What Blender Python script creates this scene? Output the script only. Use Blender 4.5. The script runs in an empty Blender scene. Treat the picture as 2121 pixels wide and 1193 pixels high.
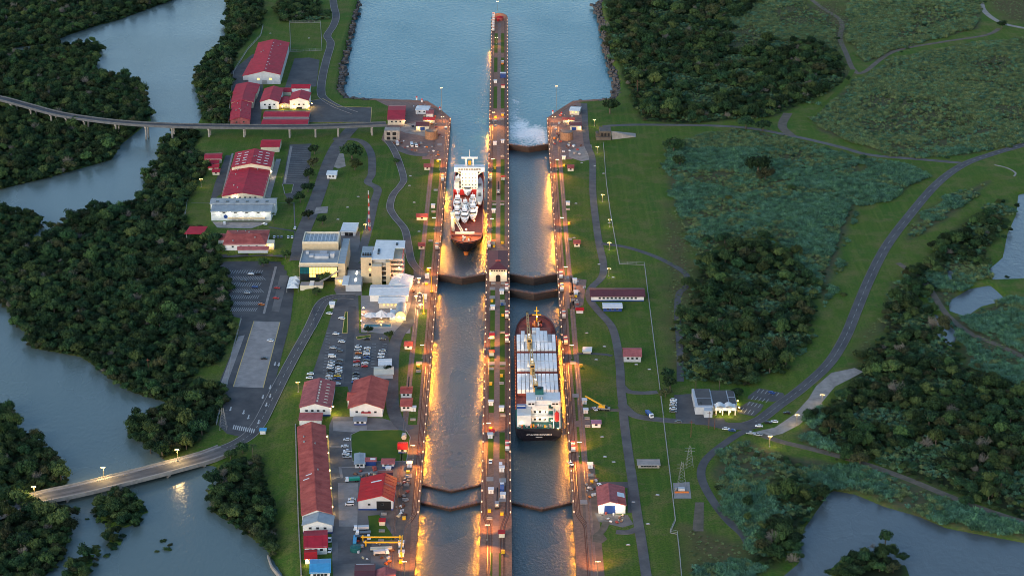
import bpy, bmesh, math, random
import numpy as np
from mathutils import Vector, Matrix, noise as mnoise

random.seed(7)
rng = np.random.default_rng(7)
SC = bpy.context.scene
COL = SC.collection

# ------------------------------------------------------------------ camera
F_PX, PITCH, YAW = 4435.0, math.radians(20.93), math.radians(0.213)
CAM = Vector((4.9, -1411.0, 540.0))
cam_d = bpy.data.cameras.new('camera')
cam_d.sensor_width = 36.0
cam_d.lens = 36.0 * F_PX / 2121.0
cam_d.clip_start = 5.0
cam_d.clip_end = 60000.0
cam_o = bpy.data.objects.new('camera', cam_d)
COL.objects.link(cam_o)
cam_o.location = CAM
cam_o.rotation_euler = (math.pi / 2 - PITCH, 0, -YAW)
SC.camera = cam_o
SC.render.resolution_x, SC.render.resolution_y = 1024, 575

# ------------------------------------------------------------------ sky, sun, exposure
SUN_EL, SUN_AZ = math.radians(14), math.radians(215)   # azimuth clockwise from +Y: dull western light behind the camera
W = bpy.data.worlds.new('World'); SC.world = W; W.use_nodes = True
wn = W.node_tree.nodes; wl = W.node_tree.links
wbg = wn['Background']
sky = wn.new('ShaderNodeTexSky'); sky.sky_type = 'NISHITA'; sky.sun_disc = False
sky.sun_elevation = SUN_EL; sky.sun_rotation = SUN_AZ
sky.altitude = 50; sky.air_density = 1.1; sky.dust_density = 1.0; sky.ozone_density = 2.6
wl.new(sky.outputs['Color'], wbg.inputs['Color'])
wbg.inputs['Strength'].default_value = 0.12
sun_d = bpy.data.lights.new('sun', 'SUN'); sun_d.energy = 0.6; sun_d.angle = math.radians(50)
sun_d.color = (1.0, 0.93, 0.86)
sun_o = bpy.data.objects.new('sun', sun_d); COL.objects.link(sun_o)
_sd = Vector((math.sin(SUN_AZ) * math.cos(SUN_EL), math.cos(SUN_AZ) * math.cos(SUN_EL), math.sin(SUN_EL)))
sun_o.rotation_euler = _sd.to_track_quat('Z', 'Y').to_euler()
SC.view_settings.view_transform = 'Standard'; SC.view_settings.look = 'None'
SC.view_settings.gamma = 1.0; SC.view_settings.use_curve_mapping = False
SC.view_settings.exposure = 1.32
SC.render.engine = 'CYCLES'
SC.cycles.use_denoising = True
SC.cycles.pixel_filter_type = 'BLACKMAN_HARRIS'; SC.cycles.filter_width = 0.95
SC.cycles.max_bounces = 5; SC.cycles.diffuse_bounces = 2; SC.cycles.glossy_bounces = 2
SC.cycles.transmission_bounces = 2; SC.cycles.transparent_max_bounces = 4; SC.cycles.volume_bounces = 0
SC.cycles.caustics_reflective = False; SC.cycles.caustics_refractive = False

# ------------------------------------------------------------------ ground finder (image row/column of the survey photo -> metres)
_R = cam_o.rotation_euler.to_matrix()
def G(u, v, z=0.0):
    d = _R @ Vector(((u - 1060.5) / F_PX, -(v - 596.5) / F_PX, -1.0))
    t = (z - CAM.z) / d.z
    return Vector((CAM.x + d.x * t, CAM.y + d.y * t, z))
ZLOW = -4.0
_tab = [(-60, 520, 570), (0, 475, 535), (80, 450, 505), (150, 415, 482), (230, 415, 470), (262, 400, 470), (300, 390, 420), (360, 400, 432), (420, 330, 385), (480, 385, 432),
        (528, 425, 470), (538, 585, 602), (575, 600, 617), (600, 611, 642), (660, 604, 656), (720, 590, 654), (790, 572, 632), (850, 556, 618), (920, 545, 614),
        (1000, 556, 616), (1090, 566, 618), (1193, 578, 624), (1300, 585, 630)]
_yb = np.array([G(r[1], r[0], ZLOW).y for r in _tab])[::-1]; _xb = np.array([G(r[1], r[0], ZLOW).x for r in _tab])[::-1]
_yt = np.array([G(r[2], r[0], 0).y for r in _tab])[::-1]; _xt = np.array([G(r[2], r[0], 0).x for r in _tab])[::-1]
def hbase(x, y):
    xb = np.interp(y, _yb, _xb); xt = np.interp(y, _yt, _xt)
    t = np.clip((x - xb) / np.maximum(xt - xb, 2.0), 0, 1)
    t = t * t * (3 - 2 * t)
    return ZLOW * (1 - t)
def GT(u, v, dz=0.0):
    z = 0.0
    for _ in range(14):
        p = G(u, v, z + dz)
        z = 0.5 * z + 0.5 * float(hbase(p.x, p.y))
    p = G(u, v, z + dz)
    return p
def poly_w(pts, z=None):
    return [GT(*p) if z is None else G(p[0], p[1], z) for p in pts]

# ------------------------------------------------------------------ materials
MATS = {}
def mat(name, col, rough=0.7, metal=0.0, emit=None, estr=0.0, var=0.0, vscale=0.3, bump=0.0, bscale=2.0, dirt=None, spec=0.3, rand=0.0, stretch=None):
    """plain procedural surface: base colour broken up by noise, optional second (dirt) colour and fine relief"""
    if name in MATS: return MATS[name]
    m = bpy.data.materials.new(name); m.use_nodes = True
    nt = m.node_tree; n = nt.nodes; l = nt.links
    b = n['Principled BSDF']
    b.inputs['Roughness'].default_value = rough; b.inputs['Metallic'].default_value = metal
    b.inputs['Specular IOR Level'].default_value = spec
    b.inputs['Base Color'].default_value = (*col, 1)
    co = n.new('ShaderNodeNewGeometry').outputs['Position']
    if stretch:
        mp = n.new('ShaderNodeMapping'); mp.inputs['Scale'].default_value = stretch
        l.new(co, mp.inputs['Vector']); co = mp.outputs['Vector']
    if var or dirt or rand:
        no = n.new('ShaderNodeTexNoise'); no.inputs['Scale'].default_value = vscale; no.inputs['Detail'].default_value = 6; no.inputs['Roughness'].default_value = 0.65
        l.new(co, no.inputs['Vector'])
        rp = n.new('ShaderNodeMapRange'); rp.inputs['From Min'].default_value = 0.3; rp.inputs['From Max'].default_value = 0.7
        rp.inputs['To Min'].default_value = 0; rp.inputs['To Max'].default_value = 1
        l.new(no.outputs['Fac'], rp.inputs['Value'])
        mx = n.new('ShaderNodeMix'); mx.data_type = 'RGBA'
        c2 = dirt if dirt else tuple(c * (1 - var) for c in col)
        c1 = col if dirt else tuple(min(1, c * (1 + var)) for c in col)
        mx.inputs['A'].default_value = (*c1, 1); mx.inputs['B'].default_value = (*c2, 1)
        l.new(rp.outputs['Result'], mx.inputs['Factor'])
        out = mx.outputs['Result']
        if rand:
            oi = n.new('ShaderNodeObjectInfo'); hs = n.new('ShaderNodeHueSaturation')
            r2 = n.new('ShaderNodeMapRange'); r2.inputs['To Min'].default_value = 1 - rand; r2.inputs['To Max'].default_value = 1 + rand
            l.new(oi.outputs['Random'], r2.inputs['Value']); l.new(r2.outputs['Result'], hs.inputs['Value'])
            mm = n.new('ShaderNodeMath'); mm.operation = 'MULTIPLY'; mm.inputs[1].default_value = 7.31
            fr = n.new('ShaderNodeMath'); fr.operation = 'FRACT'
            l.new(oi.outputs['Random'], mm.inputs[0]); l.new(mm.outputs[0], fr.inputs[0])
            r3 = n.new('ShaderNodeMapRange'); r3.inputs['To Min'].default_value = 0.5 - rand * 0.09; r3.inputs['To Max'].default_value = 0.5 + rand * 0.05
            l.new(fr.outputs[0], r3.inputs['Value']); l.new(r3.outputs['Result'], hs.inputs['Hue'])
            l.new(out, hs.inputs['Color']); out = hs.outputs['Color']
        l.new(out, b.inputs['Base Color'])
    if bump:
        nb = n.new('ShaderNodeTexNoise'); nb.inputs['Scale'].default_value = bscale; nb.inputs['Detail'].default_value = 4
        l.new(co, nb.inputs['Vector'])
        bp = n.new('ShaderNodeBump'); bp.inputs['Strength'].default_value = bump; bp.inputs['Distance'].default_value = 0.3
        l.new(nb.outputs['Fac'], bp.inputs['Height']); l.new(bp.outputs['Normal'], b.inputs['Normal'])
    if emit:
        b.inputs['Emission Color'].default_value = (*emit, 1); b.inputs['Emission Strength'].default_value = estr
    MATS[name] = m
    return m

def water_mat(name, col, rough, wave, wstr, foam=None, dist=0.5):
    m = bpy.data.materials.new(name); m.use_nodes = True
    n = m.node_tree.nodes; l = m.node_tree.links; b = n['Principled BSDF']
    b.inputs['Base Color'].default_value = (*col, 1); b.inputs['Roughness'].default_value = rough
    b.inputs['IOR'].default_value = 1.333; b.inputs['Specular IOR Level'].default_value = 0.5
    co = n.new('ShaderNodeNewGeometry').outputs['Position']
    mp = n.new('ShaderNodeMapping'); mp.inputs['Scale'].default_value = (1.0, 0.6, 1.0); l.new(co, mp.inputs['Vector'])
    n1 = n.new('ShaderNodeTexNoise'); n1.inputs['Scale'].default_value = wave; n1.inputs['Detail'].default_value = 5; n1.inputs['Roughness'].default_value = 0.6
    l.new(mp.outputs['Vector'], n1.inputs['Vector'])
    n2 = n.new('ShaderNodeTexNoise'); n2.inputs['Scale'].default_value = 0.012; n2.inputs['Detail'].default_value = 4; l.new(mp.outputs['Vector'], n2.inputs['Vector'])
    # wind patches: calmer and rougher stretches, and slightly varied turbidity
    r = n.new('ShaderNodeMapRange'); r.inputs['From Min'].default_value = 0.3; r.inputs['From Max'].default_value = 0.7
    r.inputs['To Min'].default_value = rough * 0.7; r.inputs['To Max'].default_value = rough * 1.35
    l.new(n2.outputs['Fac'], r.inputs['Value']); l.new(r.outputs['Result'], b.inputs['Roughness'])
    mx = n.new('ShaderNodeMix'); mx.data_type = 'RGBA'
    mx.inputs['A'].default_value = (*[c * 0.9 for c in col], 1); mx.inputs['B'].default_value = (*[c * 1.12 for c in col], 1)
    l.new(n2.outputs['Fac'], mx.inputs['Factor']); out = mx.outputs['Result']
    if foam:
        at = n.new('ShaderNodeAttribute'); at.attribute_name = 'foam'
        nf = n.new('ShaderNodeTexNoise'); nf.inputs['Scale'].default_value = 0.22; nf.inputs['Detail'].default_value = 8; nf.inputs['Roughness'].default_value = 0.72; nf.inputs['Distortion'].default_value = 1.2
        l.new(co, nf.inputs['Vector'])
        ad = n.new('ShaderNodeMath'); ad.operation = 'ADD'; l.new(nf.outputs['Fac'], ad.inputs[0]); l.new(at.outputs['Fac'], ad.inputs[1])
        st = n.new('ShaderNodeMapRange'); st.inputs['From Min'].default_value = 1.0; st.inputs['From Max'].default_value = 1.22; l.new(ad.outputs[0], st.inputs['Value'])
        m2 = n.new('ShaderNodeMix'); m2.data_type = 'RGBA'; m2.inputs['B'].default_value = (0.75, 0.75, 0.74, 1)
        l.new(st.outputs['Result'], m2.inputs['Factor']); l.new(out, m2.inputs['A']); out = m2.outputs['Result']
    l.new(out, b.inputs['Base Color'])
    bp = n.new('ShaderNodeBump'); bp.inputs['Strength'].default_value = wstr; bp.inputs['Distance'].default_value = dist
    l.new(n1.outputs['Fac'], bp.inputs['Height']); l.new(bp.outputs['Normal'], b.inputs['Normal'])
    MATS[name] = m
    return m

M_CONC = mat('concrete', (0.30, 0.27, 0.24), 0.85, var=0.25, vscale=0.4, bump=0.2)
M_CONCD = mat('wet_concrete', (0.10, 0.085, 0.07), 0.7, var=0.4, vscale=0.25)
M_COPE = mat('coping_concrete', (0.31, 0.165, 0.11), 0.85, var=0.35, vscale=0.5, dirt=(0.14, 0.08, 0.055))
M_TRACK = mat('track_bed', (0.13, 0.055, 0.036), 0.9, var=0.3, vscale=0.6)
M_RAIL = mat('rail_steel', (0.20, 0.13, 0.10), 0.45, metal=0.7, var=0.2)
M_PATH = mat('pinkish_path', (0.28, 0.17, 0.135), 0.9, var=0.2, vscale=0.3, dirt=(0.15, 0.105, 0.09))
M_ASPH = mat('asphalt', (0.050, 0.050, 0.054), 0.85, vscale=0.08, dirt=(0.105, 0.101, 0.100))
M_ASPHP = mat('worn_asphalt', (0.145, 0.135, 0.13), 0.9, vscale=0.09, dirt=(0.07, 0.066, 0.068))
M_YARD = mat('yard_concrete', (0.19, 0.175, 0.165), 0.85, vscale=0.06, dirt=(0.085, 0.08, 0.08))
M_YARDP = mat('pale_concrete', (0.33, 0.30, 0.28), 0.85, var=0.2, vscale=0.2, dirt=(0.22, 0.20, 0.19))
M_EARTH = mat('bare_earth', (0.20, 0.135, 0.10), 0.95, var=0.3, vscale=0.15, dirt=(0.11, 0.08, 0.065))
M_GRAVEL = mat('pale_gravel', (0.34, 0.31, 0.28), 0.95, var=0.3, vscale=0.2, dirt=(0.18, 0.165, 0.15))
M_TRAIL = mat('dirt_trail', (0.16, 0.125, 0.10), 0.95, var=0.3, vscale=0.2, dirt=(0.08, 0.075, 0.05))
M_LAWN = mat('lawn', (0.085, 0.125, 0.018), 0.95, vscale=0.12, dirt=(0.046, 0.100, 0.015), spec=0.1)
M_WHITE = mat('white_paint', (0.64, 0.64, 0.63), 0.5, var=0.08, vscale=0.5)
M_LINE = mat('road_paint', (0.46, 0.46, 0.45), 0.7, var=0.25, vscale=1.2)
M_YLINE = mat('yellow_kerb', (0.55, 0.40, 0.14), 0.7, var=0.25, vscale=1.2)
M_CREAM = mat('cream_wall', (0.62, 0.55, 0.42), 0.7, var=0.1)
M_GREYW = mat('grey_wall', (0.42, 0.44, 0.47), 0.7, var=0.12)
M_TAN = mat('tan_wall', (0.50, 0.40, 0.26), 0.75, var=0.14, vscale=0.4)
M_CRIM = mat('crimson_roof', (0.47, 0.026, 0.046), 0.6, vscale=0.16, dirt=(0.29, 0.020, 0.032), spec=.12)
M_RED = mat('red_roof', (0.52, 0.022, 0.024), 0.6, vscale=0.25, dirt=(0.33, 0.02, 0.022), spec=.12)
M_TILE = mat('weathered_red_roof', (0.48, 0.12, 0.095), 0.8, vscale=0.16, dirt=(0.24, 0.05, 0.045), spec=.1)
M_PINK = mat('faded_pink_roof', (0.42, 0.13, 0.13), 0.8, vscale=0.3, dirt=(0.24, 0.075, 0.075), spec=.1)
M_MAROON = mat('maroon_roof', (0.13, 0.035, 0.045), 0.7, vscale=0.3, dirt=(0.09, 0.03, 0.035))
M_GREYR = mat('grey_metal_roof', (0.33, 0.37, 0.39), 0.5, var=0.15, vscale=0.2, dirt=(0.22, 0.25, 0.27))
M_WROOF = mat('white_roof', (0.66, 0.70, 0.71), 0.5, var=0.1, vscale=0.3, dirt=(0.50, 0.55, 0.57))
M_BLUER = mat('blue_roof', (0.06, 0.30, 0.52), 0.5, var=0.12, vscale=0.4)
M_DARK = mat('dark_opening', (0.012, 0.013, 0.016), 0.4)
M_GLASS = mat('window_glass', (0.02, 0.025, 0.03), 0.08, spec=0.6)
M_BLUE = mat('blue_paint', (0.015, 0.05, 0.20), 0.5)
M_YEL = mat('yellow_paint', (0.65, 0.36, 0.02), 0.5, var=0.1)
M_ORANGE = mat('orange_paint', (0.62, 0.17, 0.03), 0.5, var=0.1)
M_REDP = mat('red_paint', (0.50, 0.03, 0.025), 0.45, var=0.1)
M_STEEL = mat('grey_steel', (0.28, 0.29, 0.30), 0.5, metal=0.4, var=0.15)
M_BLACK = mat('black_rubber', (0.015, 0.015, 0.016), 0.8)
M_GATE = mat('gate_steel', (0.050, 0.034, 0.027), 0.7, vscale=0.5, dirt=(0.026, 0.020, 0.018))
M_POLE = mat('lamp_pole', (0.20, 0.17, 0.12), 0.6)
M_LIT = mat('lit_window', (0.6, 0.4, 0.1), 0.5, emit=(1.0, 0.60, 0.16), estr=0.9)
M_LAMPW = mat('lamp_glow', (1, 0.8, 0.5), 0.5, emit=(1.0, 0.62, 0.25), estr=7.0)
M_LAMPC = mat('lamp_glow_pale', (1, 0.95, 0.8), 0.5, emit=(1.0, 0.85, 0.6), estr=6.0)
M_ROCK = mat('shore_rock', (0.09, 0.08, 0.075), 0.9, var=0.4, vscale=0.6, bump=0.5)

# ------------------------------------------------------------------ mesh helpers
class MB:
    def __init__(s): s.v = []; s.f = []; s.mi = []; s.mats = []
    def _m(s, m):
        if m not in s.mats: s.mats.append(m)
        return s.mats.index(m)
    def face(s, pts, m):
        i = len(s.v); s.v += [tuple(p) for p in pts]; s.f.append(tuple(range(i, i + len(pts)))); s.mi.append(s._m(m)); return s
    def box(s, x0, x1, y0, y1, z0, z1, m, top=None, bottom=True):
        i = len(s.v)
        s.v += [(x0, y0, z0), (x1, y0, z0), (x1, y1, z0), (x0, y1, z0), (x0, y0, z1), (x1, y0, z1), (x1, y1, z1), (x0, y1, z1)]
        k = s._m(m); kt = s._m(top) if top else k
        for q, mm in (((0, 1, 5, 4), k), ((1, 2, 6, 5), k), ((2, 3, 7, 6), k), ((3, 0, 4, 7), k), ((4, 5, 6, 7), kt), ((3, 2, 1, 0), k)):
            s.f.append(tuple(i + a for a in q)); s.mi.append(mm)
        return s
    def prism(s, poly, z0, z1, m, top=None):
        n = len(poly); i = len(s.v)
        s.v += [(p[0], p[1], z0) for p in poly] + [(p[0], p[1], z1) for p in poly]
        k = s._m(m); kt = s._m(top) if top else k
        for a in range(n):
            b = (a + 1) % n; s.f.append((i + a, i + b, i + n + b, i + n + a)); s.mi.append(k)
        s.f.append(tuple(i + n + a for a in range(n))); s.mi.append(kt)
        s.f.append(tuple(i + n - 1 - a for a in range(n))); s.mi.append(k)
        return s
    def cyl(s, x, y, z0, z1, r0, r1, m, n=8, top=None):
        i = len(s.v)
        for r, z in ((r0, z0), (r1, z1)):
            s.v += [(x + r * math.cos(2 * math.pi * a / n), y + r * math.sin(2 * math.pi * a / n), z) for a in range(n)]
        k = s._m(m); kt = s._m(top) if top else k
        for a in range(n):
            b = (a + 1) % n; s.f.append((i + a, i + b, i + n + b, i + n + a)); s.mi.append(k)
        s.f.append(tuple(i + n + a for a in range(n))); s.mi.append(kt)
        s.f.append(tuple(i + n - 1 - a for a in range(n))); s.mi.append(k)
        return s
    def tube(s, p, q, r, m, n=5):
        p = Vector(p); q = Vector(q); d = (q - p).normalized()
        a = d.orthogonal().normalized(); b = d.cross(a)
        i = len(s.v); k = s._m(m)
        for c in (p, q):
            s.v += [tuple(c + r * (a * math.cos(2 * math.pi * t / n) + b * math.sin(2 * math.pi * t / n))) for t in range(n)]
        for t in range(n):
            u = (t + 1) % n; s.f.append((i + t, i + u, i + n + u, i + n + t)); s.mi.append(k)
        s.f.append(tuple(i + n + t for t in range(n))); s.mi.append(k); s.f.append(tuple(i + n - 1 - t for t in range(n))); s.mi.append(k)
        return s
    def beam(s, p, q, w, h, m):
        p = Vector(p); q = Vector(q); d = (q - p).normalized()
        sd = Vector((-d.y, d.x, 0)); sd = sd.normalized() if sd.length > 1e-6 else Vector((1, 0, 0))
        up = d.cross(sd) * -1
        i = len(s.v); k = s._m(m)
        for c in (p, q):
            s.v += [tuple(c + sd * a * w / 2 + up * b * h / 2) for a, b in ((-1, -1), (1, -1), (1, 1), (-1, 1))]
        for qd in ((0, 1, 2, 3), (7, 6, 5, 4), (0, 4, 5, 1), (1, 5, 6, 2), (2, 6, 7, 3), (3, 7, 4, 0)):
            s.f.append(tuple(i + a for a in qd)); s.mi.append(k)
        return s
    def ribbon(s, pts, w, m, dz=0.0, th=0.0):
        """flat strip along a polyline of points; th > 0 gives it sides"""
        P = [Vector(p) for p in pts]; L = []; Rr = []
        for j, p in enumerate(P):
            d = (P[min(j + 1, len(P) - 1)] - P[max(j - 1, 0)]); d.z = 0; d.normalize()
            sd = Vector((-d.y, d.x, 0)); ww = w[j] if hasattr(w, '__len__') else w
            L.append(p + sd * ww / 2 + Vector((0, 0, dz))); Rr.append(p - sd * ww / 2 + Vector((0, 0, dz)))
        k = s._m(m); i = len(s.v); n = len(P)
        s.v += [tuple(p) for p in L] + [tuple(p) for p in Rr]
        for j in range(n - 1): s.f.append((i + n + j, i + n + j + 1, i + j + 1, i + j)); s.mi.append(k)
        if th:
            i2 = len(s.v); dn = Vector((0, 0, th))
            s.v += [tuple(p - dn) for p in L] + [tuple(p - dn) for p in Rr]
            for j in range(n - 1):
                s.f.append((i + j, i + j + 1, i2 + j + 1, i2 + j)); s.mi.append(k)
                s.f.append((i + n + j + 1, i + n + j, i2 + n + j, i2 + n + j + 1)); s.mi.append(k)
                s.f.append((i2 + j, i2 + j + 1, i2 + n + j + 1, i2 + n + j)); s.mi.append(k)
            for j in (0, n - 1): s.f.append((i + j, i2 + j, i2 + n + j, i + n + j)); s.mi.append(k)
        return s
    def mesh(s, name, smooth=False):
        me = bpy.data.meshes.new(name); me.from_pydata(s.v, [], s.f)
        for m in s.mats: me.materials.append(m)
        me.polygons.foreach_set('material_index', s.mi)
        if smooth: me.polygons.foreach_set('use_smooth', [True] * len(s.f))
        me.update(); return me
    def obj(s, name, parent=None, loc=(0, 0, 0), rz=0.0, smooth=False):
        return link(name, s.mesh(name, smooth), parent, loc, rz)

def link(name, data, parent=None, loc=(0, 0, 0), rz=0.0):
    o = bpy.data.objects.new(name, data); COL.objects.link(o)
    if parent is not None: o.parent = parent
    o.location = loc; o.rotation_euler = (0, 0, rz)
    return o
def tag(o, label=None, cat=None, group=None, kind=None):
    if label: o['label'] = label
    if cat: o['category'] = cat
    if group: o['group'] = group
    if kind: o['kind'] = kind
    return o
def thing(name, label, cat, loc=(0, 0, 0), rz=0.0, group=None):
    return tag(link(name, None, None, loc, rz), label, cat, group)
def struct(o, label=None):
    o['kind'] = 'structure'
    if label: o['label'] = label
    return o
ORD = ['first', 'second', 'third', 'fourth', 'fifth', 'sixth', 'seventh', 'eighth', 'ninth', 'tenth', 'eleventh', 'twelfth', 'thirteenth', 'fourteenth', 'fifteenth',
       'sixteenth', 'seventeenth', 'eighteenth', 'nineteenth', 'twentieth']
def smooth_line(pts, n=6):
    """Catmull-Rom through points"""
    P = [Vector(p) for p in pts]; out = []
    for i in range(len(P) - 1):
        p0 = P[max(i - 1, 0)]; p1 = P[i]; p2 = P[i + 1]; p3 = P[min(i + 2, len(P) - 1)]
        for k in range(n):
            t = k / n
            out.append(0.5 * ((2 * p1) + (-p0 + p2) * t + (2 * p0 - 5 * p1 + 4 * p2 - p3) * t * t + (-p0 + 3 * p1 - 3 * p2 + p3) * t ** 3))
    out.append(P[-1]); return out
def in_poly(x, y, poly):
    x = np.asarray(x); y = np.asarray(y); r = np.zeros(x.shape, bool); n = len(poly)
    for i in range(n):
        x1, y1 = poly[i][0], poly[i][1]; x2, y2 = poly[(i + 1) % n][0], poly[(i + 1) % n][1]
        c = (y1 > y) != (y2 > y)
        r ^= c & (x < (x2 - x1) * (y - y1) / ((y2 - y1) if abs(y2 - y1) > 1e-9 else 1e-9) + x1)
    return r
def poly_dist(x, y, poly):
    d = np.full(np.shape(x), 1e9); n = len(poly)
    for i in range(n):
        ax, ay = poly[i][0], poly[i][1]; bx, by = poly[(i + 1) % n][0], poly[(i + 1) % n][1]
        dx, dy = bx - ax, by - ay; L = dx * dx + dy * dy + 1e-9
        t = np.clip(((x - ax) * dx + (y - ay) * dy) / L, 0, 1)
        d = np.minimum(d, np.hypot(x - ax - t * dx, y - ay - t * dy))
    return d

# ------------------------------------------------------------------ terrain
ZRIV, ZBAS, ZPOND = -5.0, -6.0, -1.6
BASIN = [(930, 246), (905, 224), (880, 210), (770, 206), (718, 202), (702, 184), (709, 130), (742, 0), (770, -140), (1215, -140), (1244, 0), (1241, 12), (1252, 60), (1262, 110), (1282, 172), (1272, 204), (1190, 210), (1137, 246)]
basin_w = [(p.x, p.y) for p in poly_w(BASIN, 0)]
RIVERS = [
    [(470, -60), (470, 0), (462, 50), (470, 85), (420, 130), (400, 158), (405, 200), (415, 240), (400, 268), (360, 270), (335, 290), (330, 330), (290, 360), (300, 400), (255, 425),
     (190, 430), (150, 450), (110, 470), (60, 510), (45, 522), (50, 512), (92, 470), (60, 440), (0, 433), (-40, 430), (-40, 398), (0, 394), (100, 370), (235, 332), (255, 300), (318, 250), (300, 190), (270, 158), (205, 150),
     (197, 118), (215, 105), (192, 86), (110, 97), (35, 106), (30, 100), (100, 92), (150, 72), (190, 58), (250, 42), (330, 12), (365, 0), (400, -60)],
    [(-40, 610), (0, 628), (22, 655), (15, 668), (52, 690), (58, 722), (130, 735), (165, 742), (210, 775), (270, 815), (330, 832), (345, 840), (300, 855), (262, 880), (270, 905), (310, 930), (335, 955),
     (440, 968), (450, 1000), (425, 1012), (432, 1060), (480, 1090), (545, 1138), (560, 1165), (580, 1193), (600, 1260), (60, 1260), (100, 1193), (140, 1150), (148, 1110), (150, 1062), (100, 1050), (85, 1040), (145, 1003), (110, 940), (62, 895), (35, 885),
     (38, 850), (0, 835), (-40, 830)],
]
rivers_w = [[(p.x, p.y) for p in poly_w(r, ZRIV)] for r in RIVERS]
ISLETS = [[(190, 1052), (230, 1022), (290, 1030), (306, 1060), (280, 1088), (240, 1096), (200, 1082)], [(215, 1102), (255, 1105), (250, 1128), (225, 1130)], [(132, 1200), (160, 1152), (203, 1146), (200, 1168), (175, 1200)]]
islets_w = [[(p.x, p.y) for p in poly_w(r, ZRIV)] for r in ISLETS]
PONDS = [
    [(1655, 1110), (1690, 1060), (1725, 1012), (1770, 1020), (1830, 1045), (1900, 1065), (1960, 1090), (2040, 1105), (2121, 1120), (2200, 1140), (2200, 1280), (1640, 1280), (1620, 1193), (1660, 1160)],
    [(2140, 395), (2112, 400), (2108, 440), (2090, 480), (2080, 530), (2045, 560), (2060, 575), (2121, 572), (2180, 570)],
    [(1970, 640), (1968, 620), (2010, 595), (2050, 588), (2075, 610), (2080, 618), (2030, 630), (2000, 650)],
    [(1938, 648), (1960, 660), (1982, 690), (1970, 712), (1945, 690)],
    [(1962, 555), (1975, 562), (1972, 585), (1960, 580)],
]
ponds_w = [[(p.x, p.y) for p in poly_w(r, 0)] for r in PONDS]
def axis(lo, hi, step, far):
    a = list(np.arange(lo, hi + 1e-6, step)); d = step
    x = a[-1]
    while x < far: d *= 1.5; x += d; a.append(x)
    d = step; x = a[0]
    while x > -far: d *= 1.5; x -= d; a.insert(0, x)
    return np.array(a)
XA = axis(-642, 642, 3.0, 25000); YA = axis(-498, 966, 3.0, 40000)
GX, GY = np.meshgrid(XA, YA); X = GX.ravel(); Y = GY.ravel()
Z = hbase(X, Y)
def fbm(x, y, s, o=3):
    r = np.zeros_like(x); a = 1.0
    for k in range(o):
        r += a * (np.sin(x / s + 1.7 * np.sin(y / s * 0.7 + k)) * np.cos(y / s * 1.13 + 1.3 * np.sin(x / s * 0.6 + 2 * k))); s *= 0.47; a *= 0.5
    return r
near = (np.abs(X) < 900) & (Y > -700) & (Y < 1700)
def dig(polys, bed, soft):
    global Z
    for pl in polys:
        xs = [p[0] for p in pl]; ys = [p[1] for p in pl]
        idx = np.nonzero((X > min(xs) - 15) & (X < max(xs) + 15) & (Y > min(ys) - 15) & (Y < max(ys) + 15))[0]
        ins = in_poly(X[idx], Y[idx], pl); d = poly_dist(X[idx], Y[idx], pl)
        d = np.where(ins, d, -d)
        t = np.clip((d + soft) / (2 * soft), 0, 1); t = t * t * (3 - 2 * t)
        Z[idx] = Z[idx] * (1 - t) + bed * t
dig(rivers_w, -9.0, 4.0)
for pl in islets_w:
    ins = in_poly(X, Y, pl); Z[ins] = -4.4
dig([basin_w], -14.0, 2.0)
dig(ponds_w, -4.5, 4.5)
SPIT = [(1715, 1260), (1722, 1175), (1760, 1137), (1835, 1142), (1885, 1172), (1925, 1260)]        # wooded bank jutting into the near pond
spit_w = [(p.x, p.y) for p in poly_w(SPIT, 0)]
Z[in_poly(X, Y, spit_w)] = -0.4
# vegetation areas, outlined on the survey photo
FOREST_L = [
    [(0, -40), (400, -40), (365, 0), (330, 12), (250, 40), (190, 56), (150, 70), (100, 92), (30, 102), (-30, 100), (-30, -40)],
    [(-30, 112), (35, 108), (110, 99), (190, 88), (213, 105), (195, 118), (203, 150), (268, 160), (298, 192), (316, 240), (250, 300), (233, 330), (100, 368), (0, 392), (-30, 395)],
    [(475, -30), (545, -30), (545, 40), (520, 70), (492, 110), (478, 150), (470, 230), (474, 262), (440, 262), (418, 242), (402, 158), (430, 115), (466, 85)],
    [(335, 292), (365, 272), (400, 268), (418, 285), (395, 300), (430, 350), (398, 400), (378, 445), (385, 470), (432, 490), (452, 530), (470, 600), (482, 680), (468, 725), (452, 752), (400, 770), (395, 800), (345, 832),
     (330, 828), (270, 812), (212, 772), (165, 738), (130, 731), (60, 718), (54, 688), (17, 665), (24, 655), (0, 626), (-30, 610), (-30, 530), (45, 524), (62, 513), (112, 473), (152, 453), (190, 433), (258, 428), (302, 402), (293, 362), (331, 332)],
    [(-30, 436), (60, 442), (90, 468), (48, 512), (0, 528), (-30, 528)],
    [(264, 882), (302, 857), (348, 842), (398, 800), (462, 800), (472, 830), (440, 882), (400, 925), (335, 950), (312, 928), (272, 903)],
    [(-30, 832), (0, 837), (36, 852), (33, 884), (60, 897), (108, 942), (142, 1002), (80, 1030), (-30, 1010)],
    [(-30, 1015), (70, 1030), (98, 1052), (148, 1064), (146, 1110), (138, 1148), (98, 1193), (98, 1230), (-30, 1230)],
    [(448, 972), (490, 948), (540, 952), (548, 970), (552, 1020), (572, 1080), (568, 1150), (545, 1134), (482, 1086), (434, 1058), (428, 1014), (453, 1000)],
]
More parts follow.
